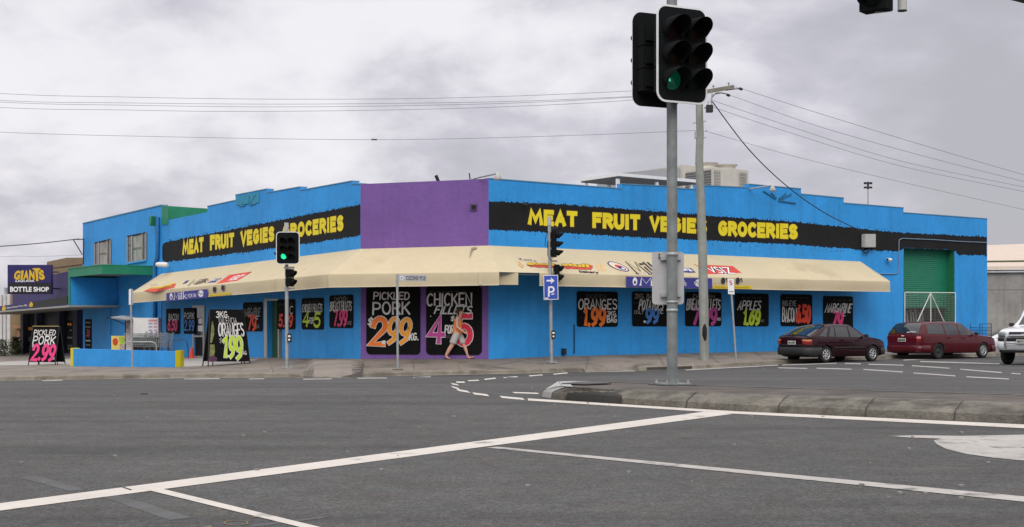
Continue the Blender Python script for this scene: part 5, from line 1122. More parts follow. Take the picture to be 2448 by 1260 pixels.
for t_, o_ in ((ca+.05,of-.1),(lerp(ca,cb,.49),of-.1),(cb-.3,of-.1),(ca+.05,ob_+.3),(lerp(ca,cb,.3),ob_+.3),(cb-.3,ob_+.3)):
    mb = MB(); q = PR.prof(t_, CZ+3.75, o_); mb.prism([q, q+PR.u*.12, q+PR.u*.12-PR.n*.12, q-PR.n*.12], (0,0,zc0-.09-q.z)); fixn(mb.build('post', M_wht, cp_))
mb = MB(); mb.tube([PR.prof(ca,CZ+4.6,of-.05), PR.prof(cb,CZ+4.6,of-.05)], .035, 6); mb.tube([PR.prof(lerp(ca,cb,.55),CZ+4.75,of-.4), PR.prof(cb,CZ+4.95,of-.4)], .05, 6); mb.build('rail', M_wht, cp_)
# floodlight mast of a sports ground, far behind
fm = thing('floodlight_mast', at(2075, 560, 210), 'distant sports ground floodlight mast on the skyline', 'floodlight mast')
mb = MB(); mb.tube([at(2076,600,210), at(2075,452,210)], [.12,.09], 8); mb.build('mast', M_galv, fm)
mb = MB()
for y in (436, 440, 446.5, 450): mb.tube([at(2065.5,y,210), at(2085.5,y,210)], .05, 6)
mb.tube([at(2075,435,210), at(2075,452,210)], .16, 6); mb.build('lamp_frame', M_blkm, fm)
mb = MB()
for y in (438, 448.5):
    for x in (2067,2070,2080,2083): mb.box(-.12,.12,-.1,.1,-.12,.12, Matrix.Translation(at(x,y,209.9)))
mb.build('lamp', M_blkm, fm)
# ---------------------------------------------------------------- traffic signals
M_board = mat('signal_black', (.0075,.0085,.009), rough=.9, var=.1, spec=.12); M_bord = mat('signal_border', (.72,.73,.73), rough=.5, var=.04)
M_lens = {'r': mat('lens_red', (.012,.003,.003), rough=.5, spec=.1, var=0), 'a': mat('lens_amber', (.012,.007,.003), rough=.5, spec=.1, var=0), 'g': mat('lens_green', (.003,.008,.006), rough=.5, spec=.1, var=0),
          'G': mat('lens_green_lit', (.02,.6,.35), rough=.3, var=0, emit=(.02,.85,.36), estr=1.0), 'D': mat('lens_green_oblique', (.004,.06,.035), rough=.12, var=0, emit=(.0,.20,.10), estr=.10)}
def signal_head(root, cen, yaw, cols, rows, pitch, ld, bw, bh, lit=None, vis=.26, board=True, border=True, name='signal_head', litk='G'):
    """aspects in cols x rows; local -y is the way the lamps look, yaw turns it"""
    M = Matrix.Translation(cen) @ Matrix.Rotation(yaw, 4, 'Z'); P_ = lambda *q: M @ Vector(q)
    tmp = bpy.data.objects.new(name, bpy.data.meshes.new(name))
    hw = pitch*cols/2; hh = pitch*rows/2
    mb = MB()
    for c in range(cols):
        x = (c-(cols-1)/2)*pitch
        for r in range(rows):
            z = ((rows-1)/2-r)*pitch; y1 = .16
            mb.prism([P_(x-pitch*.48,.015,z-pitch*.48), P_(x+pitch*.48,.015,z-pitch*.48), P_(x+pitch*.48,.015,z+pitch*.48), P_(x-pitch*.48,.015,z+pitch*.48)], M.to_3x3() @ Vector((0,y1,0)))
            mb.prism([P_(x-pitch*.36,.175,z-pitch*.30), P_(x+pitch*.36,.175,z-pitch*.30), P_(x+pitch*.36,.175,z+pitch*.34), P_(x-pitch*.36,.175,z+pitch*.34)], M.to_3x3() @ Vector((0,.035,0)))
    hd = fixn(mb.build(name, M_board, root))
    if board:
        mb = MB(); mb.prism([P_(x, 0, z) for x, z in rrect(-bw/2, bw/2, -bh/2, bh/2, .13)], M.to_3x3() @ Vector((0,.012,0)))
        for k in range(14):                       # pressed louvres on the back
            z = lerp(-bh/2+.12, bh/2-.12, k/13)
            for s in (-1, 1): mb.prism([P_(s*(hw+.02),.013,z-.018), P_(s*(bw/2-.03),.013,z-.018), P_(s*(bw/2-.03),.028,z), P_(s*(hw+.02),.028,z)], M.to_3x3() @ Vector((0,.001,.012)))
        bd = fixn(mb.build('backboard', M_board, root))
        if border:
            o = rrect(-bw/2-.002, bw/2+.002, -bh/2-.002, bh/2+.002, .132); i = rrect(-bw/2+.022, bw/2-.022, -bh/2+.022, bh/2-.022, .11)
            mb = MB(); n = len(o); mb.add([P_(x,-.003,z) for x, z in o]+[P_(x,-.003,z) for x, z in i]+[P_(x,.0125,z) for x, z in o], [[k,(k+1)%n,n+(k+1)%n,n+k] for k in range(n)]+[[k,(k+1)%n,2*n+(k+1)%n,2*n+k] for k in range(n)]); mb.build('border', M_bord, bd)
    for c in range(cols):
        x = (c-(cols-1)/2)*pitch
        for r in range(rows):
            z = ((rows-1)/2-r)*pitch; k = 'rag'[min(r, 2)] if rows == 3 else 'rg'[r]
            if lit == (c, r): k = litk
            ML_ = M @ Matrix.Translation((x,0,z)) @ Matrix.Rotation(R(90), 4, 'X')
            mb = MB(); mb.smooth = True; mb.lathe([(0,.028),(ld*.25,.024),(ld*.4,.014),(ld*.5,.004)], 20, ML_); mb.build('lens', M_lens[k], hd)
            mb = MB(); mb.smooth = True; RR = ld*.53
            # open-bottomed hood: longer at the top than at the sides
            rws = []
            for j in range(21):
                a = R(lerp(-42, 222, j/20)); ext = vis*(.55+.45*max(0, math.sin(a))**.7 if math.sin(a) > 0 else .55+.5*math.sin(a)); ext = max(ext, vis*.2)
                rws.append([P_(x+RR*math.cos(a), -.004, z+RR*math.sin(a)), P_(x+RR*1.02*math.cos(a), -ext*.6, z+RR*math.sin(a)-.012), P_(x+RR*1.03*math.cos(a), -ext, z+RR*math.sin(a)-.03), P_(x+RR*1.0*math.cos(a), -ext+.002, z+RR*.97*math.sin(a)-.03), P_(x+RR*.98*math.cos(a), -.004, z+RR*.97*math.sin(a))])
            mb.grid(rws); mb.build('visor', M_board, hd)
    return hd
def post(root, foot, top, r0, r1, m, name='pole', n=14):
    mb = MB(); mb.tube([foot, foot.lerp(top, .5), top], [r0, (r0+r1)/2, r1], n); return mb.build(name, m, root)
def baseplate(root, foot, s, m, bolts=True, hgt=.03, rz=.3):
    M = Matrix.Translation(foot) @ Matrix.Rotation(rz, 4, 'Z'); mb = MB(); mb.box(-s,s,-s,s,0,hgt,M); o = bevel(fixn(mb.build('base_plate', m, root)), .006)
    if bolts:
        mb = MB()
        for a in (-1,1):
            for b in (-1,1): mb.tube([M @ Vector((a*s*.75,b*s*.75,hgt)), M @ Vector((a*s*.75,b*s*.75,hgt+.075))], .018, 6)
        mb.build('bolt', M_galv, o)
# near post on the island
ft_ = isz(1607, 920); YN = ft_.y
ns = thing('traffic_signal', ft_, 'large near traffic signal with two six lamp heads on the galvanised island post', 'traffic light')
tp = at(1606, -70, YN); post(ns, ft_, tp, .068, .068, mat('dull_galvanised', (.20,.215,.215), rough=.65, metal=.25, var=.22, scale=6, streak=.15), n=18)
mb = MB(); mb.smooth = True
for y, h in ((742, 1), (608, 1.2), (722, .8)): mb = MB(); mb.smooth = True; p = at(1607, y, YN); mb.lathe([(.067,-.02*h),(.074,-.02*h),(.074,.02*h),(.067,.02*h)], 18, Matrix.Translation(p)); mb.build('clamp', M_galv, ns)
bpz = MB(); MM = Matrix.Translation(ft_) @ Matrix.Rotation(.35, 4, 'Z'); bpz.box(-.19,.19,-.19,.19,.0,.022,MM); b_ = bevel(fixn(bpz.build('base_plate', MATS['dull_galvanised'], ns)), .006)
mb = MB(); mb.box(-.23,.23,-.23,.23,-.03,.006,MM); mb.build('grout_pad', M_dark, ns)
mb = MB()
for a in (-1,1):
    for c in (-1,1): mb.tube([MM @ Vector((a*.15,c*.15,.02)), MM @ Vector((a*.15,c*.15,.07))], .013, 6); mb.tube([MM @ Vector((a*.15,c*.15,.02)), MM @ Vector((a*.15,c*.15,.04))], .026, 6)
mb.build('bolt', M_galv, b_)
YH = YN-.22
hc = at(1631, 131, YH)
signal_head(ns, hc, R(26), 2, 3, .325, .27, .76, 1.235, lit=(0, 2), vis=.32, litk='D')
mb = MB(); MA = Matrix.Translation(hc) @ Matrix.Rotation(R(26), 4, 'Z')
mb.poly([MA @ Vector((-.1625+x*.1, -.034, -.325+z*.1)) for x, z in ((-.75,-.1),(-.55,.35),(-.3,.35),(-.45,.0),(-.3,-.35),(-.55,-.35))]); mb.build('green_arrow', mat('arrow_lit', (.05,.5,.3), rough=.3, var=0, emit=(.06,.95,.5), estr=.55), ns)
signal_head(ns, at(1567, 145, YN+.25), R(204), 2, 3, .295, .215, .70, 1.22, vis=.27)
mb = MB()
for z in (-.5, .5):
    mb.tube([hc+Vector((-.03,.16,z)), Vector((ft_.x,ft_.y,hc.z+z)), at(1567,145,YN+.25)+Vector((.05,-.16,z))], .03, 8)
mb.build('bracket', M_galv, ns)
# sign plate on the same post, seen from behind
sp = thing('sign_plate', at(1597, 728, YN+.12), 'blank grey back of a sign plate clamped behind the near signal post', 'sign')
mb = MB(); a = at(1597, 665, YN+.12); hw_, hh_ = 37.5/F*(YN+.12), 63/F*(YN+.12); mb.prism([a+Vector((x, -.12*x, z)) for x, z in rrect(-hw_, hw_, -hh_, hh_, .045)], (0,.006,0)); fixn(mb.build('plate', mat('sign_back', (.40,.40,.40), rough=.55, metal=.1, var=.06), sp))
for z in (hh_-.09, -hh_+.12): mb = MB(); mb.box(-.10,.16,-.06,-.005,-.02,.02, Matrix.Translation(a+Vector((0,0,z)))); mb.build('clamp', M_galv, sp)
mb = MB()
for x, z in ((-.115,hh_-.035),(-.115,hh_-.075),(.05,hh_-.04)): mb.tube([a+Vector((x,-.012,z)), a+Vector((x,.0,z))], .012, 6)
mb.build('rivet', M_drk, sp)
# post by the side street corner
def small_signal(fx, fy, tx, ty, label, r_=.06):
    f_ = pave(fx, fy); Y = f_.y; t_ = at(tx, ty, Y); root = thing('traffic_signal', f_, label, 'traffic light')
    post(root, f_, t_, r_, r_, M_galv); baseplate(root, f_, .16, M_galv); mb = MB(); mb.tube([t_-Vector((0,0,.28)), t_+Vector((0,0,.02))], r_*1.25, 14); mb.build('post_cap', M_grey, root)
    return root, f_, Y
def ped_lantern(root, cen, yaw, lit=False):
    signal_head(root, cen, yaw, 1, 2, .30, .2, .3, .6, vis=.16, board=False, name='pedestrian_lantern')
def button(root, cen):
    mb = MB(); mb.smooth = False; mb.box(-.07,.07,-.05,.05,-.15,.15, Matrix.Translation(cen)); b = bevel(fixn(mb.build('push_button', M_blkm, root)), .02)
    mb = MB(); mb.box(-.04,.04,-.058,-.05,.03,.09, Matrix.Translation(cen)); mb.tube([cen+Vector((0,-.049,-.06)), cen+Vector((0,-.07,-.06))], .035, 10); mb.build('button_face', M_bord, b)
r1, f1, Y1 = small_signal(686, 881, 685, 534, 'traffic signal with its lower left green lamp lit before the side street wall')
c = at(688, 593, Y1-.2); signal_head(r1, c, R(-3), 2, 3, .275, .2, .80, 1.10, lit=(0, 2), vis=.2)
signal_head(r1, at(668, 590, Y1+.18), R(-82), 1, 3, .275, .2, .4, 1.10, vis=.2, border=False)
ped_lantern(r1, at(699, 664, Y1-.05), R(70)); button(r1, at(692, 808, Y1-.06))
mb = MB(); mb.box(-.1,.25,-.05,.05,-.03,.03, Matrix.Translation(at(686,640,Y1))); mb.box(-.1,.25,-.05,.05,-.03,.03, Matrix.Translation(at(686,690,Y1))); mb.build('bracket', M_galv, r1)
r2, f2, Y2 = small_signal(1318.5, 868, 1313, 520, 'traffic signal turned side on, with blue parking sign on its post')
signal_head(r2, at(1331, 584, Y2-.02), R(82), 1, 3, .30, .21, .42, 1.08, vis=.24, border=False, board=False); ped_lantern(r2, at(1338, 653, Y2+.06), R(80)); button(r2, at(1323, 800, Y2-.04))
mb = MB()
for y in (546, 624, 670): mb.tube([at(1314,y,Y2), at(1332,y,Y2-.02)], .022, 6)
mb.tube([at(1312,548,Y2), at(1304,570,Y2-.1), at(1303,588,Y2-.1), at(1308,590,Y2-.08), at(1310,575,Y2-.1), at(1309,610,Y2-.09), at(1317,622,Y2-.1), at(1326,612,Y2-.1)], .012, 5); mb.build('cable', M_blkm, r2)
# parking sign hung on that post
M_pblue = mat('parking_blue', (.03,.075,.42), rough=.4, var=.06)
pk = thing('parking_sign', at(1317.5, 717, Y2-.3), 'blue parking sign with an arrow above a white P on the signal post', 'sign')
mb = MB(); mb.prism([at(1300,717,Y2-.3), at(1335,716,Y2-.3), at(1334,657,Y2-.3), at(1299,658,Y2-.3)], (0,.008,0)); pl_ = fixn(mb.build('plate', M_bord, pk))
mb = MB(); mb.prism([at(1301.6,715.3,Y2-.304), at(1333.4,714.5,Y2-.304), at(1332.6,658.7,Y2-.304), at(1300.6,659.6,Y2-.304)], (0,.002,0)); fixn(mb.build('blue_face', M_pblue, pl_))
mb = MB(); f = lambda q, z: at(q.x, q.y, Y2-.308-z)
mb.ribbon([(1308,671),(1320,671)], 4, 0, fn=f); mb.add([at(x,y,Y2-.310) for x, y in ((1316.5,663.5),(1326,671),(1316.5,678.5),(1317.5,673),(1317.5,669))], [[0,1,2,3,4]])
mb.ribbon([(1312,708),(1312,687),(1318,686)]+[(1318+6*math.cos(R(a)), 692-6*math.sin(R(a))) for a in range(80,-91,-17)]+[(1312,698.5)], 4, .001, fn=f); mb.build('lettering', M_bord, pl_)
mb = MB(); mb.poly([at(x,y,Y2-.312) for x, y in ((1303,712),(1311,711.5),(1311,714.5),(1303,715))]); mb.poly([at(x,y,Y2-.313) for x, y in ((1318,703),(1325,701),(1325.5,703.5),(1318.5,705.5))]); mb.build('sticker', M_wht, pl_)
# street name post
fs_ = pave(951, 884); Ys = fs_.y; sn = thing('street_sign', fs_, 'grey street name post with a small plate reading OZONE PDE', 'street sign')
post(sn, fs_, at(949.5, 656, Ys), .04, .038, M_galv); mb = MB(); mb.prism([at(952,671,Ys), at(1021,672.5,Ys), at(1021,657.5,Ys), at(952,656,Ys)], (0,.02,0)); pl_ = fixn(mb.build('name_plate', mat('plate_grey', (.40,.405,.42), rough=.5), sn))
mb = MB(); font_quad(mb, 'OZONE PDE', [at(970,669.5,Ys-.01), at(1018,670.5,Ys-.01), at(1018,660.5,Ys-.01), at(970,659.5,Ys-.01)], Vector((0,0,0)), 0, bold=.01); mb.build('lettering', mat('sign_ink', (.05,.05,.06)), pl_)
mb = MB(); mb.poly([at(960+4.6*math.cos(R(a)), 664+4.6*math.sin(R(a)), Ys-.008) for a in range(0,360,24)]); mb.build('emblem', M_bord, pl_)
mb = MB(); mb.poly([at(960+2*math.cos(R(a)), 664+2.6*math.sin(R(a)), Ys-.012) for a in range(0,360,40)]); mb.build('emblem', mat('emblem_blue', (.12,.16,.32)), pl_)
mb = MB(); mb.box(-.16,.16,-.16,.16,0,.03, Matrix.Translation(fs_)); mb.build('footing', M_kerb, sn)
# no standing sign
fn_ = pave(1760, 863); Yn = fn_.y; n_ = thing('parking_restriction_sign', fn_, 'white no standing sign on a thin leaning post beside the hatchback', 'sign')
post(n_, fn_, at(1746, 668, Yn), .034, .034, M_galv, n=8); mb = MB(); mb.prism([at(1741,703,Yn-.05), at(1756,704,Yn-.05), at(1754,667,Yn-.05), at(1739,666.5,Yn-.05)], (0,.01,0)); pl_ = fixn(mb.build('plate', M_bord, n_))
mb = MB(); f = lambda q, z: at(q.x, q.y, Yn-.055-z); stroke_text(mb, 'S', 1744, 680, 1750, 671, .2, fn=f); mb.build('lettering', M_red, pl_); mb = MB(); mb.ribbon([(1744,697),(1753,697.5)], 1.5, 0, fn=f); mb.build('arrow', M_ink, pl_)
# left hand post with an edge-on sign
fl_ = pave(317, 890); Yl = fl_.y; l_ = thing('edge_on_sign_post', fl_, 'thin galvanised post with an edge on white sign before the low blue wall', 'sign')
post(l_, fl_, at(312, 690, Yl), .034, .034, M_galv, n=8); mb = MB(); mb.prism([at(308,729,Yl-.05), at(313,728,Yl-.05), at(313,691,Yl-.05), at(308,692,Yl-.05)], (-.02,.35,0)); fixn(mb.build('plate', M_wht, l_))
# mast arm signal hanging in from the right, above the island
fm_ = isz(2790, 972); Ym = fm_.y; ma = thing('mast_arm_signal', fm_, 'overhead mast arm signal hanging in at the top right of the view', 'traffic light')
M_arm = mat('arm_steel', (.055,.06,.05), rough=.6, var=.1)
post(ma, fm_, at(2790, 60, Ym), .10, .09, M_galv); a0, a1 = at(2790, 76, Ym), at(2080, -88, Ym+.15)
mb = MB(); mb.tube([a0, a0.lerp(a1,.5)+Vector((0,0,.02)), a1], [.075,.06,.045], 12); mb.build('arm', M_arm, ma)
hd_ = at(2084, -82, Ym-.05); signal_head(ma, hd_, R(-40), 1, 3, .28, .20, .5, 1.05, vis=.20, board=False)
mb = MB(); mb.tube([hd_+Vector((.06,.1,-.42)), hd_+Vector((.22,.1,-.40))], .012, 6); cpos = at(2157, 6, Ym); mb.tube([cpos+Vector((0,0,.14)), cpos+Vector((0,0,-.075))], .044, 12); mb.build('detector', M_grey, ma)
mb = MB(); mb.tube([cpos+Vector((0,0,-.076)), cpos+Vector((0,0,-.082))], .046, 12); mb.tube([cpos+Vector((-.09,0,.08)), cpos+Vector((.1,0,.05))], .02, 6); mb.build('detector_rim', M_blkm, ma)

# ---------------------------------------------------------------- power pole and lines
fu = pave(1684, 861); YU = fu.y; up_ = thing('power_pole', fu, 'tall grey timber power pole with crossarm between the signs', 'power pole')
M_timb = mat('weathered_timber', (.265,.275,.25), rough=.85, var=.16, scale=2, streak=.35, bump=.3, bscale=30)
mb = MB(); mb.tube([fu-Vector((0,0,.1)), at(1684,862,YU), at(1682.5,740,YU), at(1679.5,600,YU), at(1675,470,YU), at(1671.5,380,YU), at(1673.5,320,YU), at(1672,270,YU), at(1671.5,205,YU)], [.172,.17,.168,.16,.15,.14,.135,.13,.125], 14); mb.build('pole', M_timb, up_)
mb = MB(); q = [at(1683+dx, y, YU) for dx, y in ((0,772),(0,785),(0,800),(1,814))]; mb.tube([p+Vector((0,-.13,0)) for p in q], [.03,.085,.09,.05], 10); mb.build('char_mark', mat('charred', (.015,.014,.012), rough=.95), up_)
mb = MB(); mb.box(-.12,.12,-.06,.06,-.08,.08, Matrix.Translation(at(1684,860,YU)+Vector((0,-.17,.0)))); mb.build('pole_tag', M_galv, up_) if False else None
ca_, cb_ = at(1592, 236, YU-.6), at(1753, 208, YU+.5)
def bar(a, b, w_, h_, m, nm, par):
    d = (b-a).normalized(); s = d.cross(Vector((0,0,1))).normalized()*w_/2; t = s.cross(d).normalized()*h_/2; mb = MB(); mb.prism([a+s+t, a-s+t, a-s-t, a+s-t], b-a); return fixn(mb.build(nm, m, par))
bar(ca_, cb_, .12, .14, mat('crossarm_timber', (.20,.195,.15), rough=.85, var=.2), 'crossarm', up_)
for k in (.04, .30, .70, .93): mb = MB(); mb.smooth = True; p = ca_.lerp(cb_, k)+Vector((0,0,.07)); mb.lathe([(.015,0),(.012,.05),(.035,.06),(.04,.10),(.022,.13),(0,.135)], 10, Matrix.Translation(p)); mb.build('insulator', mat('porcelain', (.30,.29,.28), rough=.3), up_)
mb = MB()
for (x, y) in ((1708,209),): mb.tube([at(1703,224,YU), at(1700,245,YU)], .03, 6)
for x0, x1, y in ((1682,1688,290),(1682,1688,329),(1656,1664,294),(1684,1690,313)): mb.tube([at(x0,y+1,YU), at(x1,y-1,YU)], .018, 6)
mb.tube([at(1684,258,YU), at(1691,257,YU)], .03, 6); mb.build('pole_step', M_galv, up_)
mb = MB(); c = at(1696,260,YU-.1); mb.box(-.12,.12,-.1,.1,-.13,.13, Matrix.Translation(c)); mb.tube([c+Vector((-.06,0,.12)), c+Vector((-.04,0,.28))], .012, 5); mb.tube([c+Vector((.06,0,.12)), c+Vector((.09,0,.26))], .012, 5); bevel(fixn(mb.build('junction_box', M_blkm, up_)), .03)
mb = MB(); mb.box(-.05,.05,-.06,.06,-.12,.12, Matrix.Translation(at(1664,323,YU))); mb.build('fuse_box', M_galv, up_)
M_wire = mat('aluminium_wire', (.17,.17,.18), rough=.7, var=0); M_cable = mat('black_cable', (.012,.012,.013), rough=.7, var=0)
wi = 0
def wire(pts, r_, label, m=M_wire, grp='power lines from the timber pole'):
    """pts = (x, y, depth); a smooth hanging line through three or more points"""
    P = [at(*p) for p in pts]; out_ = []
    for i in range(len(P)-1):
        a = P[max(i-1,0)]; b, c_ = P[i], P[i+1]; d = P[min(i+2,len(P)-1)]
        for j in range(12):
            t = j/12; out_.append(.5*((2*b)+(c_-a)*t+(2*a-5*b+4*c_-d)*t*t+(3*b-a-3*c_+d)*t**3))
    out_.append(P[-1]); mb = MB(); o_ = P[0]
    mb.tube(out_, r_, 5); o = mb.build('power_line', m); tag(o, label, 'power line', grp); return o
D0, D1 = YU+6, YU
wire([(-500,190,D0),(0,223.5,D0-2),(300,232,D0-3),(640,237,D1+2.5),(1000,235.5,D1+1.5),(1300,227,D1+.6),(1600,213,D1)], .0075, 'topmost of the four close power lines crossing the left sky')
wire([(-500,207,D0),(0,240,D0-2),(300,246,D0-3),(650,249,D1+2.5),(1000,246.5,D1+1.5),(1300,240,D1+.6),(1640,224,D1)], .0075, 'second from the top of the four close power lines in the left sky')
wire([(-500,212,D0),(0,244,D0-2),(300,251.5,D0-3),(650,255.5,D1+2.5),(1000,252,D1+1.5),(1300,243.5,D1+.6),(1690,222,D1)], .0075, 'third from the top of the four close power lines in the left sky')
wire([(-500,226,D0),(0,257,D0-2),(300,263,D0-3),(550,266.5,D1+2.5),(900,263.5,D1+1.5),(1200,255.5,D1+.6),(1500,240,D1),(1740,214,D1+.4)], .0075, 'lowest of the four close power lines crossing the left sky')
wire([(-500,290,D0),(0,316,D0-2),(400,327,D0-3),(890,334,D1+2),(1300,326,D1+.8),(1664,312,D1)], .0075, 'single lower line crossing the left sky beneath the four')
wire([(1750,208,YU+.4),(1775,213,YU+.6),(1950,268.5,YU+2),(2200,345,YU+4),(2448,418,YU+6),(2700,488,YU+8)], .008, 'uppermost power line running down the right sky')
wire([(1712,226,YU),(1742,227,YU+.4),(1950,300,YU+2),(2200,371,YU+4),(2448,434,YU+6),(2700,494,YU+8)], .008, 'second highest power line running down the right sky')
wire([(1703,240,YU),(1900,306,YU+2),(2150,384,YU+4),(2448,447,YU+6),(2700,496,YU+8)], .008, 'third highest power line running down the right sky')
wire([(1703,256,YU),(1900,321,YU+2),(2150,396,YU+4),(2448,458,YU+6),(2700,508,YU+8)], .008, 'fourth highest power line running down the right sky')
wire([(1685,313,YU),(1900,374,YU+2),(2150,434,YU+4),(2448,501,YU+6),(2700,556,YU+8)], .0075, 'lowest thin line running down the right sky from mid pole')
mw = PR.pt(2060,553,.12)
wire([(1703,243,YU),(1790,357,YU+1.6),(1880,444,YU+4),(1970,508,YU+6),(2060,553,mw.y)], .02, 'thick black service cable from the pole down to the grey meter box', M_cable, 'service cables')
e_ = PL.pt(200,572,.1)+Vector((-.55,-.1,-.02))
wire([(-260,606,e_.y-10),(0,589,e_.y-4),(100,581,e_.y-2),(188,571,e_.y)], .028, 'thick grey service cable reaching the bracket on the annex', mat('grey_cable', (.12,.12,.13), rough=.6, var=0), 'service cables')
wire([(-260,632,e_.y+6),(0,614,e_.y+3),(100,613,e_.y+2),(203,609,e_.y+1)], .008, 'thin faint cable to the annex below the thick grey one', M_wire, 'service cables')
for q in ((1736,224.5,YU+.4),(1770,212.5,YU+.6)):
    pass
mb = MB()
for x, y, dy in ((1742,227,.4),(1772,212,.6)): mb.tube([at(x-5,y-1,YU+dy), at(x+3,y+2,YU+dy)], .05, 8)
mb.tube([at(1703,232,YU), at(1710,224,YU), at(1725,222,YU+.2), at(1737,225,YU+.4)], .02, 6); mb.tube([at(1735,216,YU+.3), at(1755,213,YU+.5), at(1768,212,YU+.6)], .02, 6)
mb.build('strain_clamp', M_blkm, up_)
mb = MB(); mb.tube([at(888,333.6,D1+2.05), at(901,333.8,D1+2.0)], .03, 6); o = mb.build('line_marker', M_blkm); tag(o, 'small dark splice on the single lower line in the left sky', 'cable splice')
# ---------------------------------------------------------------- vehicles
M_tyre = mat('tyre_rubber', (.014,.014,.014), rough=.85, var=.15); M_rim = mat('alloy', (.45,.45,.46), rough=.3, metal=.6, var=.05); M_trim = mat('dark_trim', (.02,.021,.022), rough=.6, var=.1)
M_cgl = mat('car_glass', (.014,.018,.02), rough=.03, var=0, spec=.75); M_tail = mat('tail_red', (.24,.010,.009), rough=.2, var=.1, coat=.5); M_amb = mat('tail_amber', (.60,.22,.03), rough=.2, var=.05, coat=.5)
M_hl = mat('headlamp', (.23,.25,.26), rough=.12, var=.35, scale=9, spec=.7); M_plate = mat('number_plate', (.62,.64,.58), rough=.5, var=.04); M_pink_ = mat('plate_ink', (.06,.10,.06), rough=.6)
def pl_(pts, x): return poly_at(pts, x)
def smoothpoly(pts, n=90):
    """Catmull-Rom through the profile points, sampled as (x, z) pairs"""
    o = []
    for i in range(len(pts)-1):
        a = pts[max(i-1,0)]; b, c_ = pts[i], pts[i+1]; d = pts[min(i+2,len(pts)-1)]
        for j in range(8):
            t = j/8; f = lambda k: .5*(2*b[k]+(c_[k]-a[k])*t+(2*a[k]-5*b[k]+4*c_[k]-d[k])*t*t+(3*b[k]-a[k]-3*c_[k]+d[k])*t**3)
            o.append((f(0), f(1)))
    return o+[pts[-1]]
class Car:
    def __init__(s, name, loc, heading, label, cat, L, W, top, belt, roofw, zb=.22, paint=None, wr=.30, axles=(-1.25,1.28), group=None, rim='alloy', arch=.35, zend=(.30,.30), steer=0):
        s.steer = steer
        s.L, s.W = L, W; s.top = smoothpoly(top); s.belt = belt; s.roofw = roofw; s.zb = zb; s.axles = axles; s.wr = wr
        s.root = thing(name, loc, label, cat, group, rz=heading); s.paint = paint; s.zend = zend
        xs_ = sorted(set([-L/2+L*i/76 for i in range(77)]+[-L/2+.012, L/2-.012, -L/2+.03, L/2-.03]))
        mb = MB(); mb.smooth = True; rows = [s.section(x) for x in xs_]; mb.grid([r+[] for r in rows])
        n = len(rows[0])
        for r in (rows[0], rows[-1]): mb.add(r, [list(range(n))])
        o = fixn(mb.build('body', paint, s.root, local=True)); s.body = o
        # wheel openings
        cut = MB()
        for ax in axles:
            for sd_ in (-1, 1): cut.tube([Vector((ax, sd_*(W/2-.24), wr)), Vector((ax, sd_*(W/2+.2), wr))], arch, 22)
        co_ = fixn(cut.build('cut', M_trim)); m = o.modifiers.new('b', 'BOOLEAN'); m.operation = 'DIFFERENCE'; m.object = co_; m.solver = 'EXACT'
        co_.parent = s.root; dg = bpy.context.evaluated_depsgraph_get(); me = bpy.data.meshes.new_from_object(o.evaluated_get(dg))
        o.modifiers.clear(); old = o.data; o.data = me; me.name = 'body'; bpy.data.meshes.remove(old); bpy.data.objects.remove(co_)
        mi = len(me.materials); 
        if mi < 2: me.materials.append(M_trim)
        for p in me.polygons:
            c_ = p.center
            p.use_smooth = True
            for ax in axles:
                if (c_.x-ax)**2+(c_.z-wr)**2 < (arch+.012)**2 and abs(c_.y) < W/2-.01: p.material_index = 1; p.use_smooth = False
            if c_.z < zb+.05: p.material_index = 1
        me.set_sharp_from_angle(angle=R(38))
        for ax in axles:
            for sd_ in (-1, 1): s.wheel(ax, sd_, rim if isinstance(rim, str) else rim[ax > 0])
    def hw(s, x): t = abs(x)/(s.L/2); return s.W/2*(1-.045*t**2-.13*max(0, t-.80)**2/.04-.10*max(0, t-.955)/.045)
    def zt(s, x): return poly_at(s.top, x)
    def section(s, x):
        t = abs(x)/(s.L/2); w_ = s.hw(x); zt_ = s.zt(x); bl_ = min(poly_at(s.belt, x), zt_-.01); e = s.zend[0] if x < 0 else s.zend[1]
        zb = s.zb+(e-s.zb)*max(0, t-.86)/.14; sh = max(0, zt_-bl_); rw = w_-.03-(s.roofw)*min(1, sh/.42)
        h = [(0,zb),(w_-.16,zb),(w_-.05,zb+.03),(w_-.015,zb+.10),(w_,lerp(zb,bl_,.40)),(w_+.004,lerp(zb,bl_,.62)),(w_-.012,lerp(zb,bl_,.86)),(w_-.035,bl_),(lerp(w_-.035,rw,.5)+.012,lerp(bl_,zt_-.055*min(1,sh/.3),.5)),(rw,zt_-.055*min(1,sh/.3)-.008),(rw-.06,zt_-.016),(rw*.55,zt_+.004),(0,zt_+.012)]
        return [Vector((x,y,z)) for y, z in h]+[Vector((x,-y,z)) for y, z in h[-2:0:-1]]+[Vector((x,h[0][0],h[0][1]))]
    def side_pt(s, x, k, sd_, off=.008):
        """a point on the glasshouse side: k = 0 at the belt, 1 at the roof edge"""
        r = s.section(x); a, b, c_ = r[7], r[8], r[9]; p = a.lerp(b, k*2) if k < .5 else b.lerp(c_, k*2-1); n = Vector((0, (c_.z-a.z), (a.y-c_.y))).normalized(); p = p+n*off; return Vector((p.x, p.y*sd_, p.z))
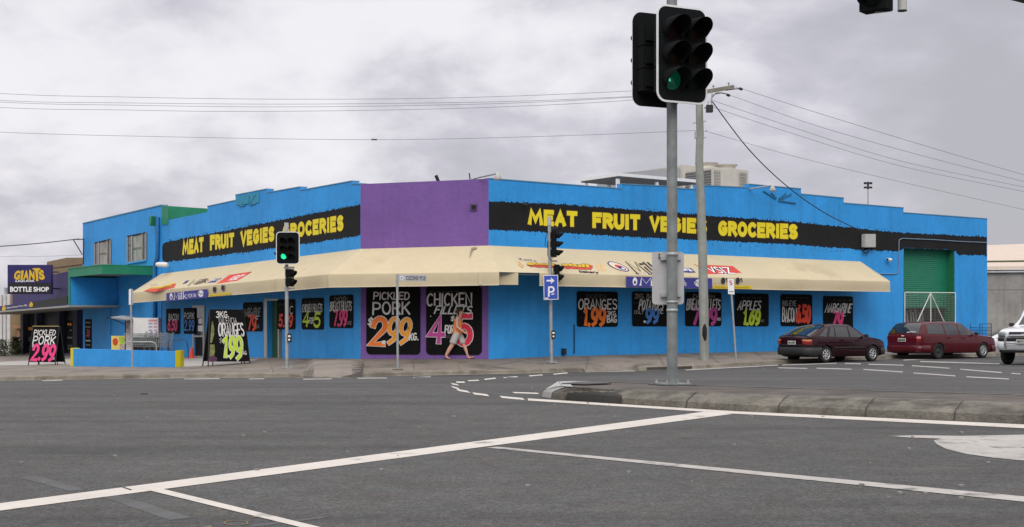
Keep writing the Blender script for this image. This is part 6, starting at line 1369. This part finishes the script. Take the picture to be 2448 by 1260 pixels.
    def side_win(s, pts, m=None, name='window', sd_s=(1,-1), off=.007):
        for sd_ in sd_s:
            mb = MB(); mb.smooth = True; n = 8; rows = []
            (xa0, ka0), (xb0, kb0), (xb1, kb1), (xa1, ka1) = pts      # bottom rear, bottom front, top front, top rear
            for i in range(n+1):
                t = i/n; rows.append([s.side_pt(lerp(lerp(xa0,xb0,t), lerp(xa1,xb1,t), j/4), lerp(lerp(ka0,kb0,t), lerp(ka1,kb1,t), j/4), sd_, off) for j in range(5)])
            mb.grid(rows); fixn(mb.build(name, m or M_cgl, s.root, local=True))
    def top_win(s, x0, x1, w0, w1, name, off=.012, m=None, lift=0):
        mb = MB(); mb.smooth = True; rows = []
        for i in range(13):
            x = lerp(x0, x1, i/12); w_ = lerp(w0, w1, i/12); dx = .01; sl = (s.zt(x+dx)-s.zt(x-dx))/(2*dx); n = Vector((-sl,0,1)).normalized()
            rows.append([Vector((x, w_*y, s.zt(x)+.012-.028*abs(y)**2.2))+n*off for y in (-1,-.7,-.35,0,.35,.7,1)])
        mb.grid(rows); return fixn(mb.build(name, m or M_cgl, s.root, local=True))
    def wrap(s, end, z0, z1, inset, off, m, name, y0=-1, y1=1, th=.02, par=None):
        """a strip following the rounded end of the car, y in shares of the half width; inset = how far it runs down the sides"""
        mb = MB(); sg_ = -1 if end == 'rear' else 1; path = []
        xs_ = [s.L/2-inset*(1-i/8)**1 for i in range(9)]
        full = [(x, -1) for x in xs_]+[(s.L/2+.004*(1-abs(y)), y) for y in [k/6-1 for k in range(1, 12)]]+[(x, 1) for x in xs_[::-1]]
        pts = []
        for x, y in full:
            w_ = s.hw(min(x, s.L/2)); pts.append(Vector((sg_*x, y*w_, 0)))
        cum = [p for p in pts if y0*s.W/2-1e-3 <= p.y <= y1*s.W/2+1e-3]
        rows = []
        for i, p in enumerate(cum):
            d = (cum[min(i+1,len(cum)-1)]-cum[max(i-1,0)]); n = Vector((d.y, -d.x, 0)); n = n.normalized() if n.length else Vector((sg_,0,0))
            if n.x*sg_ < 0 and abs(p.y) < s.W/2*.9: n = -n
            if abs(p.y) >= s.W/2*.9 and n.y*p.y < 0: n = -n
            q = p+n*off; i_ = p-n*.03; rows.append([Vector((i_.x,i_.y,z0)), Vector((q.x,q.y,z0+.01)), Vector((q.x+n.x*.012,q.y+n.y*.012,(z0+z1)/2)), Vector((q.x,q.y,z1-.01)), Vector((i_.x,i_.y,z1))])
        mb.smooth = True; mb.grid(rows); return fixn(mb.build(name, m, par or s.root, local=True))
    def wheel(s, ax, sd_, rim):
        r = s.wr; M = Matrix.Translation((ax, sd_*(s.W/2-.11), r)) @ Matrix.Rotation(s.steer if ax > 0 else 0, 4, 'Z') @ Matrix.Rotation(R(-90*sd_), 4, 'X')
        t = MB(); t.smooth = True; t.lathe([(r*.60,-.08),(r*.9,-.09),(r*.985,-.07),(r,-.03),(r,.03),(r*.985,.07),(r*.9,.09),(r*.66,.085),(r*.62,.06)], 26, M); w_ = t.build('wheel', M_tyre, s.root, local=True)
        b = MB(); b.smooth = True
        if rim == 'plain':
            b.lathe([(0,.085),(r*.12,.085),(r*.2,.06),(r*.5,.045),(r*.58,.07),(r*.64,.07)], 22, M); b.build('rim', M_trim, w_, local=True); return
        b.lathe([(r*.64,.05),(r*.63,.085),(r*.56,.08),(r*.54,.05)], 26, M); b.lathe([(0,.075),(r*.14,.075),(r*.17,.05)], 14, M)
        for k in range(7 if rim == 'alloy' else 10):
            a = 2*math.pi*k/(7 if rim == 'alloy' else 10); u = Vector((math.cos(a), math.sin(a), 0)); v = Vector((-math.sin(a), math.cos(a), 0)); w2 = r*(.07 if rim == 'alloy' else .04)
            q = [u*r*.1+v*w2*.9, u*r*.57+v*(w2*1.3+.02), u*r*.57+v*(-w2*1.3+.02), u*r*.1-v*w2*.9]; b.prism([M @ (p+Vector((0,0,.048))) for p in q], M.to_3x3() @ Vector((0,0,.022)))
        o = fixn(b.build('rim', M_rim, w_, local=True)); d = MB(); d.lathe([(0,.03),(r*.6,.03)], 20, M); d.build('brake_disc', M_drk, w_, local=True)
    def box(s, name, x0, x1, y0, y1, z0, z1, m, bev=.01, par=None):
        mb = MB(); mb.box(x0,x1,y0,y1,z0,z1); o = fixn(mb.build(name, m, par or s.root, local=True)); return bevel(o, bev) if bev else o
    def plate(s, x, y, z, w_, h_, sg_, text, m=M_plate, tilt=0):
        mb = MB(); mb.box(min(x, x+sg_*.012), max(x, x+sg_*.012), y-w_/2, y+w_/2, z-h_/2, z+h_/2); o = mb.build('number_plate', m, s.root, local=True)
        t = MB(); xx = x+sg_*.016; f = lambda q, zz: Vector((xx+sg_*zz, y+sg_*(q.x-.5)*w_, z+(q.y-.5)*h_)); stroke_text(t, text, .08, .22, .92, .78, .15, fn=f); t.build('plate_lettering', M_pink_, o, local=True)
    def mirror(s, x, z, m):
        for sd_ in (1, -1):
            b = MB(); y = s.hw(x)*sd_; b.box(-.05,.06,-.09,.09,-.06,.06, Matrix.Translation((x, y+sd_*.07, z))); o = bevel(fixn(b.build('wing_mirror', m, s.root, local=True)), .03, 3)
    def handle(s, x, z, m):
        for sd_ in (1, -1): b = MB(); y = s.hw(x)*sd_; b.box(-.10,.10,-.012,.014,-.02,.02, Matrix.Translation((x, y+sd_*.006, z))); bevel(b.build('door_handle', m, s.root, local=True), .01)
    def seam(s, x, z0, z1, m=None):
        for sd_ in (1, -1):
            b = MB(); n = 8; rows = []
            for i in range(n+1):
                z = lerp(z0, z1, i/n); r_ = s.section(x); ps = r_[3:9]; y = None
                for a, c_ in zip(ps, ps[1:]):
                    if a.z <= z <= c_.z: y = lerp(a.y, c_.y, (z-a.z)/(c_.z-a.z+1e-6))
                if y is None: continue
                rows.append([Vector((x-.005, sd_*(y+.003), z)), Vector((x+.005, sd_*(y+.003), z))])
            b.grid(rows); b.build('door_seam', m or M_drk, s.root, local=True)
HD = math.atan2(dr.y, dr.x)     # heading of the main street, away to the right
def kerbside(x, y): return road(x, y)
# dark maroon hatchback
M_mar = mat('maroon_paint', (.018,.0022,.005), rough=.5, var=.08, coat=.55, spec=.04)
p = road(1989, 864.5); 
hb = Car('parked_hatchback', p, HD, 'dark maroon hatchback with grey bumper parked nearest along the blue wall', 'car', 4.28, 1.70,
   [(-2.14,.70),(-2.10,.90),(-1.98,.955),(-1.72,1.08),(-1.30,1.26),(-.95,1.352),(-.5,1.385),(0,1.385),(.32,1.35),(.72,1.15),(1.06,.965),(1.25,.92),(1.6,.85),(1.95,.74),(2.08,.66),(2.14,.55)],
   [(-2.14,.90),(-1,.90),(0,.885),(1.06,.87),(2.14,.80)], .20, zb=.20, paint=M_mar, wr=.295, axles=(-1.24,1.30), group='maroon cars parked along the kerb')
hb.side_win([(-.72,.06),(-.02,.05),(.02,.93),(-.62,.93)]); hb.side_win([(.06,.05),(.94,.10),(.40,.90),(.10,.93)]); hb.side_win([(-1.10,.10),(-.78,.06),(-.68,.93),(-.80,.93)], name='quarter_window'); hb.side_win([(-1.62,.25),(-1.22,.08),(-.98,.9),(-1.1,.9)], name='quarter_window')
hb.top_win(-1.95, -1.02, .66, .56, 'rear_window'); hb.top_win(.36, 1.04, .55, .68, 'windscreen')
hb.wrap('rear', .27, .56, .62, .025, M_trim, 'rear_bumper'); hb.wrap('front', .25, .52, .42, .012, M_trim, 'front_bumper')
for a, b in ((-.98,-.54),(.54,.98)):
    tl = hb.wrap('rear', .64, .84, .18, .014, M_tail, 'tail_light', a, b); hb.wrap('rear', .775, .83, .15, .022, M_amb, 'indicator', a*1.0 if a < 0 else a+.02, b-.02 if b > 0 else b, par=tl)
hb.plate(-2.15, 0, .72, .37, .13, -1, '951 CRP', mat('plate_white', (.66,.66,.64))); hb.box('rear_garnish', -2.155, -2.10, -.5, .5, .62, .66, M_trim, .01); hb.mirror(.80, .96, M_trim); hb.handle(-.42, .80, M_mar); hb.handle(.42, .78, M_mar)
for x in (-.74, .03, 1.02): hb.seam(x, .30, .92)
hb.box('parcel_tray', -1.80, -1.45, -.22, .18, 1.075, 1.085, M_wht, 0) if False else None
hb.wrap('rear', .575, .60, .9, .006, M_trim, 'bump_strip')
for sd_ in (1, -1): mb = MB(); mb.grid([[Vector((x, sd_*(hb.hw(x)+.012), .52)), Vector((x, sd_*(hb.hw(x)+.012), .57))] for x in [-.85+.1*i for i in range(18)]]); fixn(mb.build('rub_strip', M_trim, hb.root, local=True))
# red wagon
M_redp = mat('red_paint', (.070,.004,.008), rough=.5, var=.08, coat=.6, spec=.05)
p = road(2252, 856.3)
wg = Car('parked_wagon', p, HD, 'red station wagon parked ahead of the dark hatchback before the roller door', 'car', 5.0, 1.86,
   [(-2.5,.66),(-2.46,.92),(-2.40,1.02),(-2.24,1.25),(-2.06,1.40),(-1.85,1.455),(-1.2,1.485),(-.3,1.475),(.30,1.43),(.72,1.22),(1.12,1.00),(1.3,.965),(1.8,.90),(2.25,.80),(2.42,.70),(2.5,.56)],
   [(-2.5,.98),(-1,.94),(0,.92),(1.1,.90),(2.5,.80)], .22, zb=.22, paint=M_redp, wr=.315, axles=(-1.42,1.48), group='maroon cars parked along the kerb', rim=('plain', 'spoke'))
wg.side_win([(-2.05,.10),(-1.02,.05),(-.98,.92),(-1.92,.92)], name='cargo_window'); wg.side_win([(-.95,.05),(-.12,.05),(-.10,.93),(-.91,.93)]); wg.side_win([(-.05,.05),(1.0,.10),(.42,.90),(-.03,.93)])
wg.top_win(-2.405, -2.07, .72, .60, 'rear_window', off=.016); wg.top_win(.34, 1.10, .60, .72, 'windscreen')
wg.wrap('rear', .26, .55, .55, .02, M_redp, 'rear_bumper'); wg.wrap('front', .25, .52, .50, .02, M_redp, 'front_bumper')
for a, b in ((-.98,-.70),(.70,.98)): wg.wrap('rear', .66, .92, .10, .014, M_tail, 'tail_light', a, b)
wg.plate(-2.505, .02, .76, .37, .13, -1, '263 GNR'); wg.mirror(.86, 1.0, M_trim); wg.handle(-.80, .84, M_redp); wg.handle(.12, .82, M_redp)
wg.box('tailgate_badge', -2.495, -2.47, -.06, .06, .90, .94, M_wht, .005)
for x in (-.98, -.08, 1.08): wg.seam(x, .32, .95)
for k, (y, z) in enumerate(((-.2,1.06),(-.34,1.09),(-.48,1.075))): wg.box('window_sticker', -2.42+.0, -2.395, y-.07, y+.05, z-.02, z+.015, M_wht, 0)
# near wheel of the wagon is a plain steel spare: rebuild its rim dark
# white four wheel drive, turning in from the right edge
M_whp = mat('white_paint', (.60,.61,.63), rough=.3, var=.03, coat=.6)
p = road(2446, 873); hd4 = R(-131)
k4 = 1.15
fw = Car('four_wheel_drive', p+Vector((math.cos(hd4)*-2.35, math.sin(hd4)*-2.35, .0)), hd4, 'white four wheel drive with a steel nudge bar coming in at the right edge', 'car', 4.7, 1.92,
   [(x, z*k4) for x, z in [(-2.35,1.0),(-2.32,1.45),(-2.2,1.66),(-1.8,1.73),(-.6,1.74),(.0,1.70),(.25,1.62),(.62,1.32),(.85,1.16),(1.2,1.13),(1.8,1.08),(2.18,1.03),(2.30,.95),(2.35,.78)]],
   [(x, z*k4) for x, z in [(-2.35,1.12),(.6,1.08),(2.35,.94)]], .16, zb=.52, paint=M_whp, wr=.375, axles=(-1.35,1.42), rim='alloy', arch=.45, zend=(.55,.52), steer=R(-8))
fw.root.location.z = zr(fw.root.location.x, fw.root.location.y)
fw.top_win(.28, .80, .62, .72, 'windscreen'); fw.side_win([(-.10,.06),(.52,.08),(.26,.9),(-.05,.93)]); fw.side_win([(-1.0,.06),(-.18,.06),(-.14,.93),(-.95,.93)]); fw.side_win([(-2.0,.08),(-1.08,.06),(-1.03,.93),(-1.95,.9)], name='cargo_window')
fw.wrap('front', .80, .93, .60, .03, M_trim, 'bumper_strip'); fw.wrap('front', .50, .80, .60, .04, M_whp, 'front_bumper'); fw.wrap('front', .95, 1.10, .02, .02, M_trim, 'grille', -.52, .52)
fw.wrap('front', 1.10, 1.135, .03, .03, M_whp, 'grille_surround', -.55, .55)
for a, b in ((-1.0,-.56),(.56,1.0)):
    h = fw.wrap('front', .935, 1.125, .12, .018, M_hl, 'headlight', a, b)
fw.box('badge', 2.375, 2.39, -.05, .05, 1.0, 1.06, M_rim, .005)
nb = MB(); NBZ = .12; nb.tube([Vector((x,y,z+NBZ)) for x,y,z in ((2.36,-.56,.42),(2.47,-.56,.60),(2.50,-.53,.78),(2.50,-.42,.87),(2.51,0,.875),(2.50,.42,.87),(2.50,.53,.78),(2.47,.56,.60),(2.36,.56,.42))], .035, 10); nb.tube([Vector((2.49,-.53,.62+NBZ)), Vector((2.49,.53,.62+NBZ))], .025, 8); nb.build('nudge_bar', M_rim, fw.root, local=True)
fw.plate(2.47, 0, .80, .37, .13, 1, '267 EJD'); fw.mirror(.58, 1.36, M_trim); fw.wrap('front', .42, .51, .45, -.02, M_trim, 'under_tray')
fw.box('bonnet_scoop', .95, 1.35, -.3, .3, 1.29, 1.335, M_whp, .02)
# pale wagon far behind
p = at(2402, 806, 74); pz = zr(p.x, p.y); p.z = pz
pw = Car('parked_white_car', p, HD+R(180), 'white car half hidden behind the red wagon beyond the blue corner', 'car', 4.6, 1.75,
   [(-2.3,.66),(-2.26,.92),(-2.20,1.02),(-2.04,1.25),(-1.86,1.40),(-1.6,1.45),(-.3,1.46),(.30,1.41),(.72,1.20),(1.12,1.00),(1.3,.95),(1.8,.90),(2.1,.80),(2.24,.70),(2.3,.56)], [(-2.3,.96),(0,.92),(2.3,.82)], .2, paint=M_whp, axles=(-1.35,1.4))
pw.side_win([(-.95,.05),(-.12,.05),(-.10,.93),(-.91,.93)]); pw.side_win([(-.05,.05),(1.0,.10),(.42,.90),(-.03,.93)]); pw.side_win([(-1.85,.10),(-1.02,.05),(-.98,.92),(-1.72,.92)], name='cargo_window'); pw.top_win(.34, 1.10, .60, .70, 'windscreen'); pw.top_win(-2.2,-1.88,.7,.6,'rear_window'); pw.wrap('rear',.3,.56,.5,.02,M_trim,'rear_bumper'); pw.wrap('front',.3,.56,.5,.02,M_trim,'front_bumper')
pw.root.location = (27.3, 72.0, 0); pw.root.location.z = zr(27.3, 72.0); pw.root.rotation_euler.z = R(172)
# blue trolley standing by the wall end
q = PR.prof(PR.t(2345,.6), zbright(28), .6); bt = thing('goods_trolley', q, 'dark blue wire goods trolley against the right end of the blue wall', 'trolley'); M_tb = mat('trolley_blue', (.015,.05,.12), rough=.5)
mb = MB(); MT = Matrix.Translation(q) @ Matrix.Rotation(HD, 4, 'Z'); T_ = lambda *a: MT @ Vector(a)
for z in (.35,.5,.65,.8,.95): mb.tube([T_(-.45,-.25,z), T_(.45,-.25,z), T_(.45,.25,z), T_(-.45,.25,z)], .009, 4, closed=True)
for x in [-.45+.09*i for i in range(11)]: mb.tube([T_(x,-.25,.35), T_(x,-.25,.95)], .007, 4); mb.tube([T_(x,.25,.35), T_(x,.25,.95)], .007, 4)
mb.build('basket', M_tb, bt); mb = MB()
for x, y in ((-.45,-.25),(.45,-.25),(-.45,.25),(.45,.25)): mb.tube([T_(x,y,.08), T_(x,y,1.12)], .016, 6)
mb.tube([T_(-.45,-.25,1.12), T_(.45,-.25,1.12)], .016, 6); mb.build('frame', M_tb, bt); mb = MB()
for x, y in ((-.45,-.25),(.45,-.25),(-.45,.25),(.45,.25)): mb.tube([T_(x-.02,y,.06), T_(x+.02,y,.06)], .06, 10)
mb.build('wheel', M_blkm, bt)
# ---------------------------------------------------------------- the walking man
M_skin = mat('skin', (.62,.34,.25), rough=.55, var=.08, scale=6); M_tan = mat('orange_singlet', (.82,.27,.085), rough=.85, var=.08, scale=6, bump=.2); M_sho = mat('grey_shorts', (.50,.47,.455), rough=.9, var=.15, scale=5, bump=.3); M_hair = mat('dark_hair', (.05,.028,.018), rough=.7, var=.2); M_sole = mat('thong_rubber', (.05,.02,.025), rough=.7)
pf = pave(1094, 859.6); hM = 121.5/F*pf.y; S_ = hM/1.76
man = thing('person', pf, 'man in an orange singlet and grey shorts walking past the purple corner', 'person', rz=math.atan2(cd.y, cd.x))
def skin(name, pts, edges, m, parent, sub=2, root=0):
    me = bpy.data.meshes.new(name); me.from_pydata([Vector(p[0])*S_ for p in pts], edges, []); o = bpy.data.objects.new(name, me); COL.objects.link(o)
    sk = o.modifiers.new('s', 'SKIN'); sk.use_smooth_shade = True
    if not me.skin_vertices: 
        bpy.context.view_layer.objects.active = o
        me.attributes  # layer is created with the modifier below
    lay = me.skin_vertices[0].data if me.skin_vertices else None
    if lay is None:
        bm = bmesh.new(); bm.from_mesh(me); bm.verts.layers.skin.verify(); bm.to_mesh(me); bm.free(); lay = me.skin_vertices[0].data
    for i, p in enumerate(pts):
        r_ = p[1]; r_ = (r_, r_) if isinstance(r_, (int, float)) else r_; lay[i].radius = (r_[0]*S_, r_[1]*S_); lay[i].use_root = (i == root)
    sb = o.modifiers.new('u', 'SUBSURF'); sb.levels = sub; sb.render_levels = sub
    dg = bpy.context.evaluated_depsgraph_get(); nm = bpy.data.meshes.new_from_object(o.evaluated_get(dg)); o.modifiers.clear(); o.data = nm; nm.materials.clear(); nm.materials.append(m)
    for p in nm.polygons: p.use_smooth = True
    o.parent = parent; return o
# x = walking direction, y = away from the viewer, z up (metres for a man of 1.76)
J = {}
pts = []; idx = {}; edges = []
def jt(n, x, y, z, r_, par=None):
    idx[n] = len(pts); pts.append(((x,y,z), r_))
    if par: edges.append((idx[par], idx[n]))
jt('pelvis', 0,0,.93,.135); jt('waist', .0,0,1.08,.125,'pelvis'); jt('chest', .015,0,1.26,(.128,.155),'waist'); jt('upper', .035,0,1.40,(.12,.15),'chest'); jt('neck', .075,0,1.50,.072,'upper'); jt('jaw', .105,0,1.575,.082,'neck'); jt('skull', .115,0,1.655,.105,'jaw'); jt('crown', .11,0,1.715,.075,'skull')
for s, n in ((-1,'near'), (1,'far')):
    jt(n+'_sho', .02 if s < 0 else .05, s*.19,1.415,.08,'upper')
jt('near_elb', .03,-.255,1.14,.054,'near_sho'); jt('near_mid', .15,-.245,1.045,.048,'near_elb'); jt('near_wri', .27,-.225,.955,.034,'near_mid')
jt('far_elb', .10,.25,1.14,.044,'far_sho'); jt('far_mid', .03,.26,1.02,.038,'far_elb'); jt('far_wri', .02,.25,.90,.027,'far_mid')
jt('b_hip', -.03,-.09,.86,.105,'pelvis'); jt('b_knee', -.175,-.10,.50,.078,'b_hip'); jt('b_calf', -.285,-.10,.33,.074,'b_knee'); jt('b_ank', -.40,-.10,.115,.046,'b_calf'); jt('b_ball', -.30,-.105,.045,.034,'b_ank'); jt('b_toe', -.225,-.11,.03,.026,'b_ball')
jt('f_hip', .05,.09,.86,.105,'pelvis'); jt('f_knee', .22,.095,.49,.076,'f_hip'); jt('f_calf', .285,.095,.32,.074,'f_knee'); jt('f_ank', .355,.095,.10,.046,'f_calf'); jt('f_heel', .37,.095,.05,.036,'f_ank'); jt('f_ball', .475,.10,.075,.034,'f_heel'); jt('f_toe', .555,.105,.095,.026,'f_ball')
# hands: palm, four fingers and a thumb each
for n, w0, d in (('near', Vector((.27,-.225,.955)), Vector((.85,.10,-.5)).normalized()), ('far', Vector((.02,.25,.90)), Vector((.05,.05,-1)).normalized())):
    jt(n+'_palm', *(w0+d*.055), (.034,.020), n+'_wri'); jt(n+'_knuck', *(w0+d*.10), (.036,.017), n+'_palm')
body = skin('body', pts, edges, M_skin, man)
for n, w0, d in (('near', Vector((.27,-.225,.955)), Vector((.85,.10,-.5)).normalized()), ('far', Vector((.02,.25,.90)), Vector((.05,.05,-1)).normalized())):
    sd = d.cross(Vector((0,1,0))).normalized(); pal = Vector((0, 1 if n == 'near' else -1, 0))
    for k, ln in enumerate((.066,.076,.072,.056)):
        b0 = w0+d*.085+sd*(.027-.018*k); c0_ = b0+d*ln*.55+pal*.006; e0_ = c0_+d*ln*.4+pal*.022
        skin('finger', [(b0,.009),(c0_,.0085),(e0_,.007)], [(0,1),(1,2)], M_skin, body, 1)
    t0 = w0+d*.04+sd*.026; skin('thumb', [(t0,.012),(t0+sd*.026+d*.03,.010),(t0+sd*.028+d*.06+pal*.012,.008)], [(0,1),(1,2)], M_skin, body, 1)
sg = skin('singlet', [((-.01,0,.86),.185),((-.01,0,.90),.185),((0,0,1.0),.175),((.0,0,1.12),.162),((.015,0,1.25),(.178,.19)),((.03,0,1.36),(.165,.18)),((.035,-.09,1.45),(.075,.06)),((.055,.09,1.45),(.075,.06))], [(0,1),(1,2),(2,3),(3,4),(4,5),(5,6),(5,7)], M_tan, man)
sh_ = skin('shorts', [((0,0,.99),.155),((0,0,.92),.165),((-.045,-.09,.83),.140),((-.10,-.098,.70),.130),((-.145,-.098,.58),.132),((-.155,-.098,.55),.132),((.065,.09,.83),.140),((.13,.095,.70),.128),((.18,.095,.585),.128),((.19,.095,.555),.128)], [(0,1),(1,2),(2,3),(3,4),(4,5),(1,6),(6,7),(7,8),(8,9)], M_sho, man)
skin('hair', [((.075,0,1.66),(.098,.104)),((.085,0,1.715),(.094,.10)),((.13,0,1.738),(.07,.082)),((.055,0,1.645),(.06,.078))], [(0,1),(1,2),(0,3)], M_hair, man)
skin('nose', [((.195,0,1.655),.012),((.212,0,1.628),.016)], [(0,1)], M_skin, body, 1)
for s in (-1, 1):
    skin('ear', [((.105,s*.088,1.665),(.02,.012)),((.10,s*.09,1.63),(.014,.010))], [(0,1)], M_skin, body, 1)
    mb = MB(); mb.smooth = True; mb.lathe([(0,.012),(.008,.009),(.012,0)], 8, Matrix.Translation(Vector((.186,s*.033,1.662))*S_) @ Matrix.Rotation(R(90),4,'Y')); mb.build('eye', M_drk, body, local=True)
mb = MB(); mb.box(.188*S_,.198*S_,-.022*S_,.022*S_,1.587*S_,1.595*S_); mb.build('mouth', mat('lip', (.25,.09,.07)), body, local=True)
for x, y, z, pit in ((-.31,-.105,.018,.12),(.46,.10,.042,-.2)):
    mb = MB(); M = Matrix.Translation(Vector((x,y,z))*S_) @ Matrix.Rotation(pit,4,'Y'); mb.prism([M @ Vector((px*S_,py*S_,-.018*S_)) for px, py in [(-.13+.0,-.03),(-.10,-.045),(.03,-.05),(.11,-.045),(.135,0),(.11,.04),(.03,.045),(-.10,.04),(-.13,.03)]], M.to_3x3() @ Vector((0,0,.02*S_))); th = fixn(mb.build('sandal', M_sole, man, local=True))
    mb = MB(); mb.tube([M @ Vector((.0,-.045,.005))*1.0, M @ (Vector((.05,-.02,.055))*S_), M @ (Vector((.09,0,.01))*S_)], .008, 5); mb.build('strap', M_sole, th, local=True)
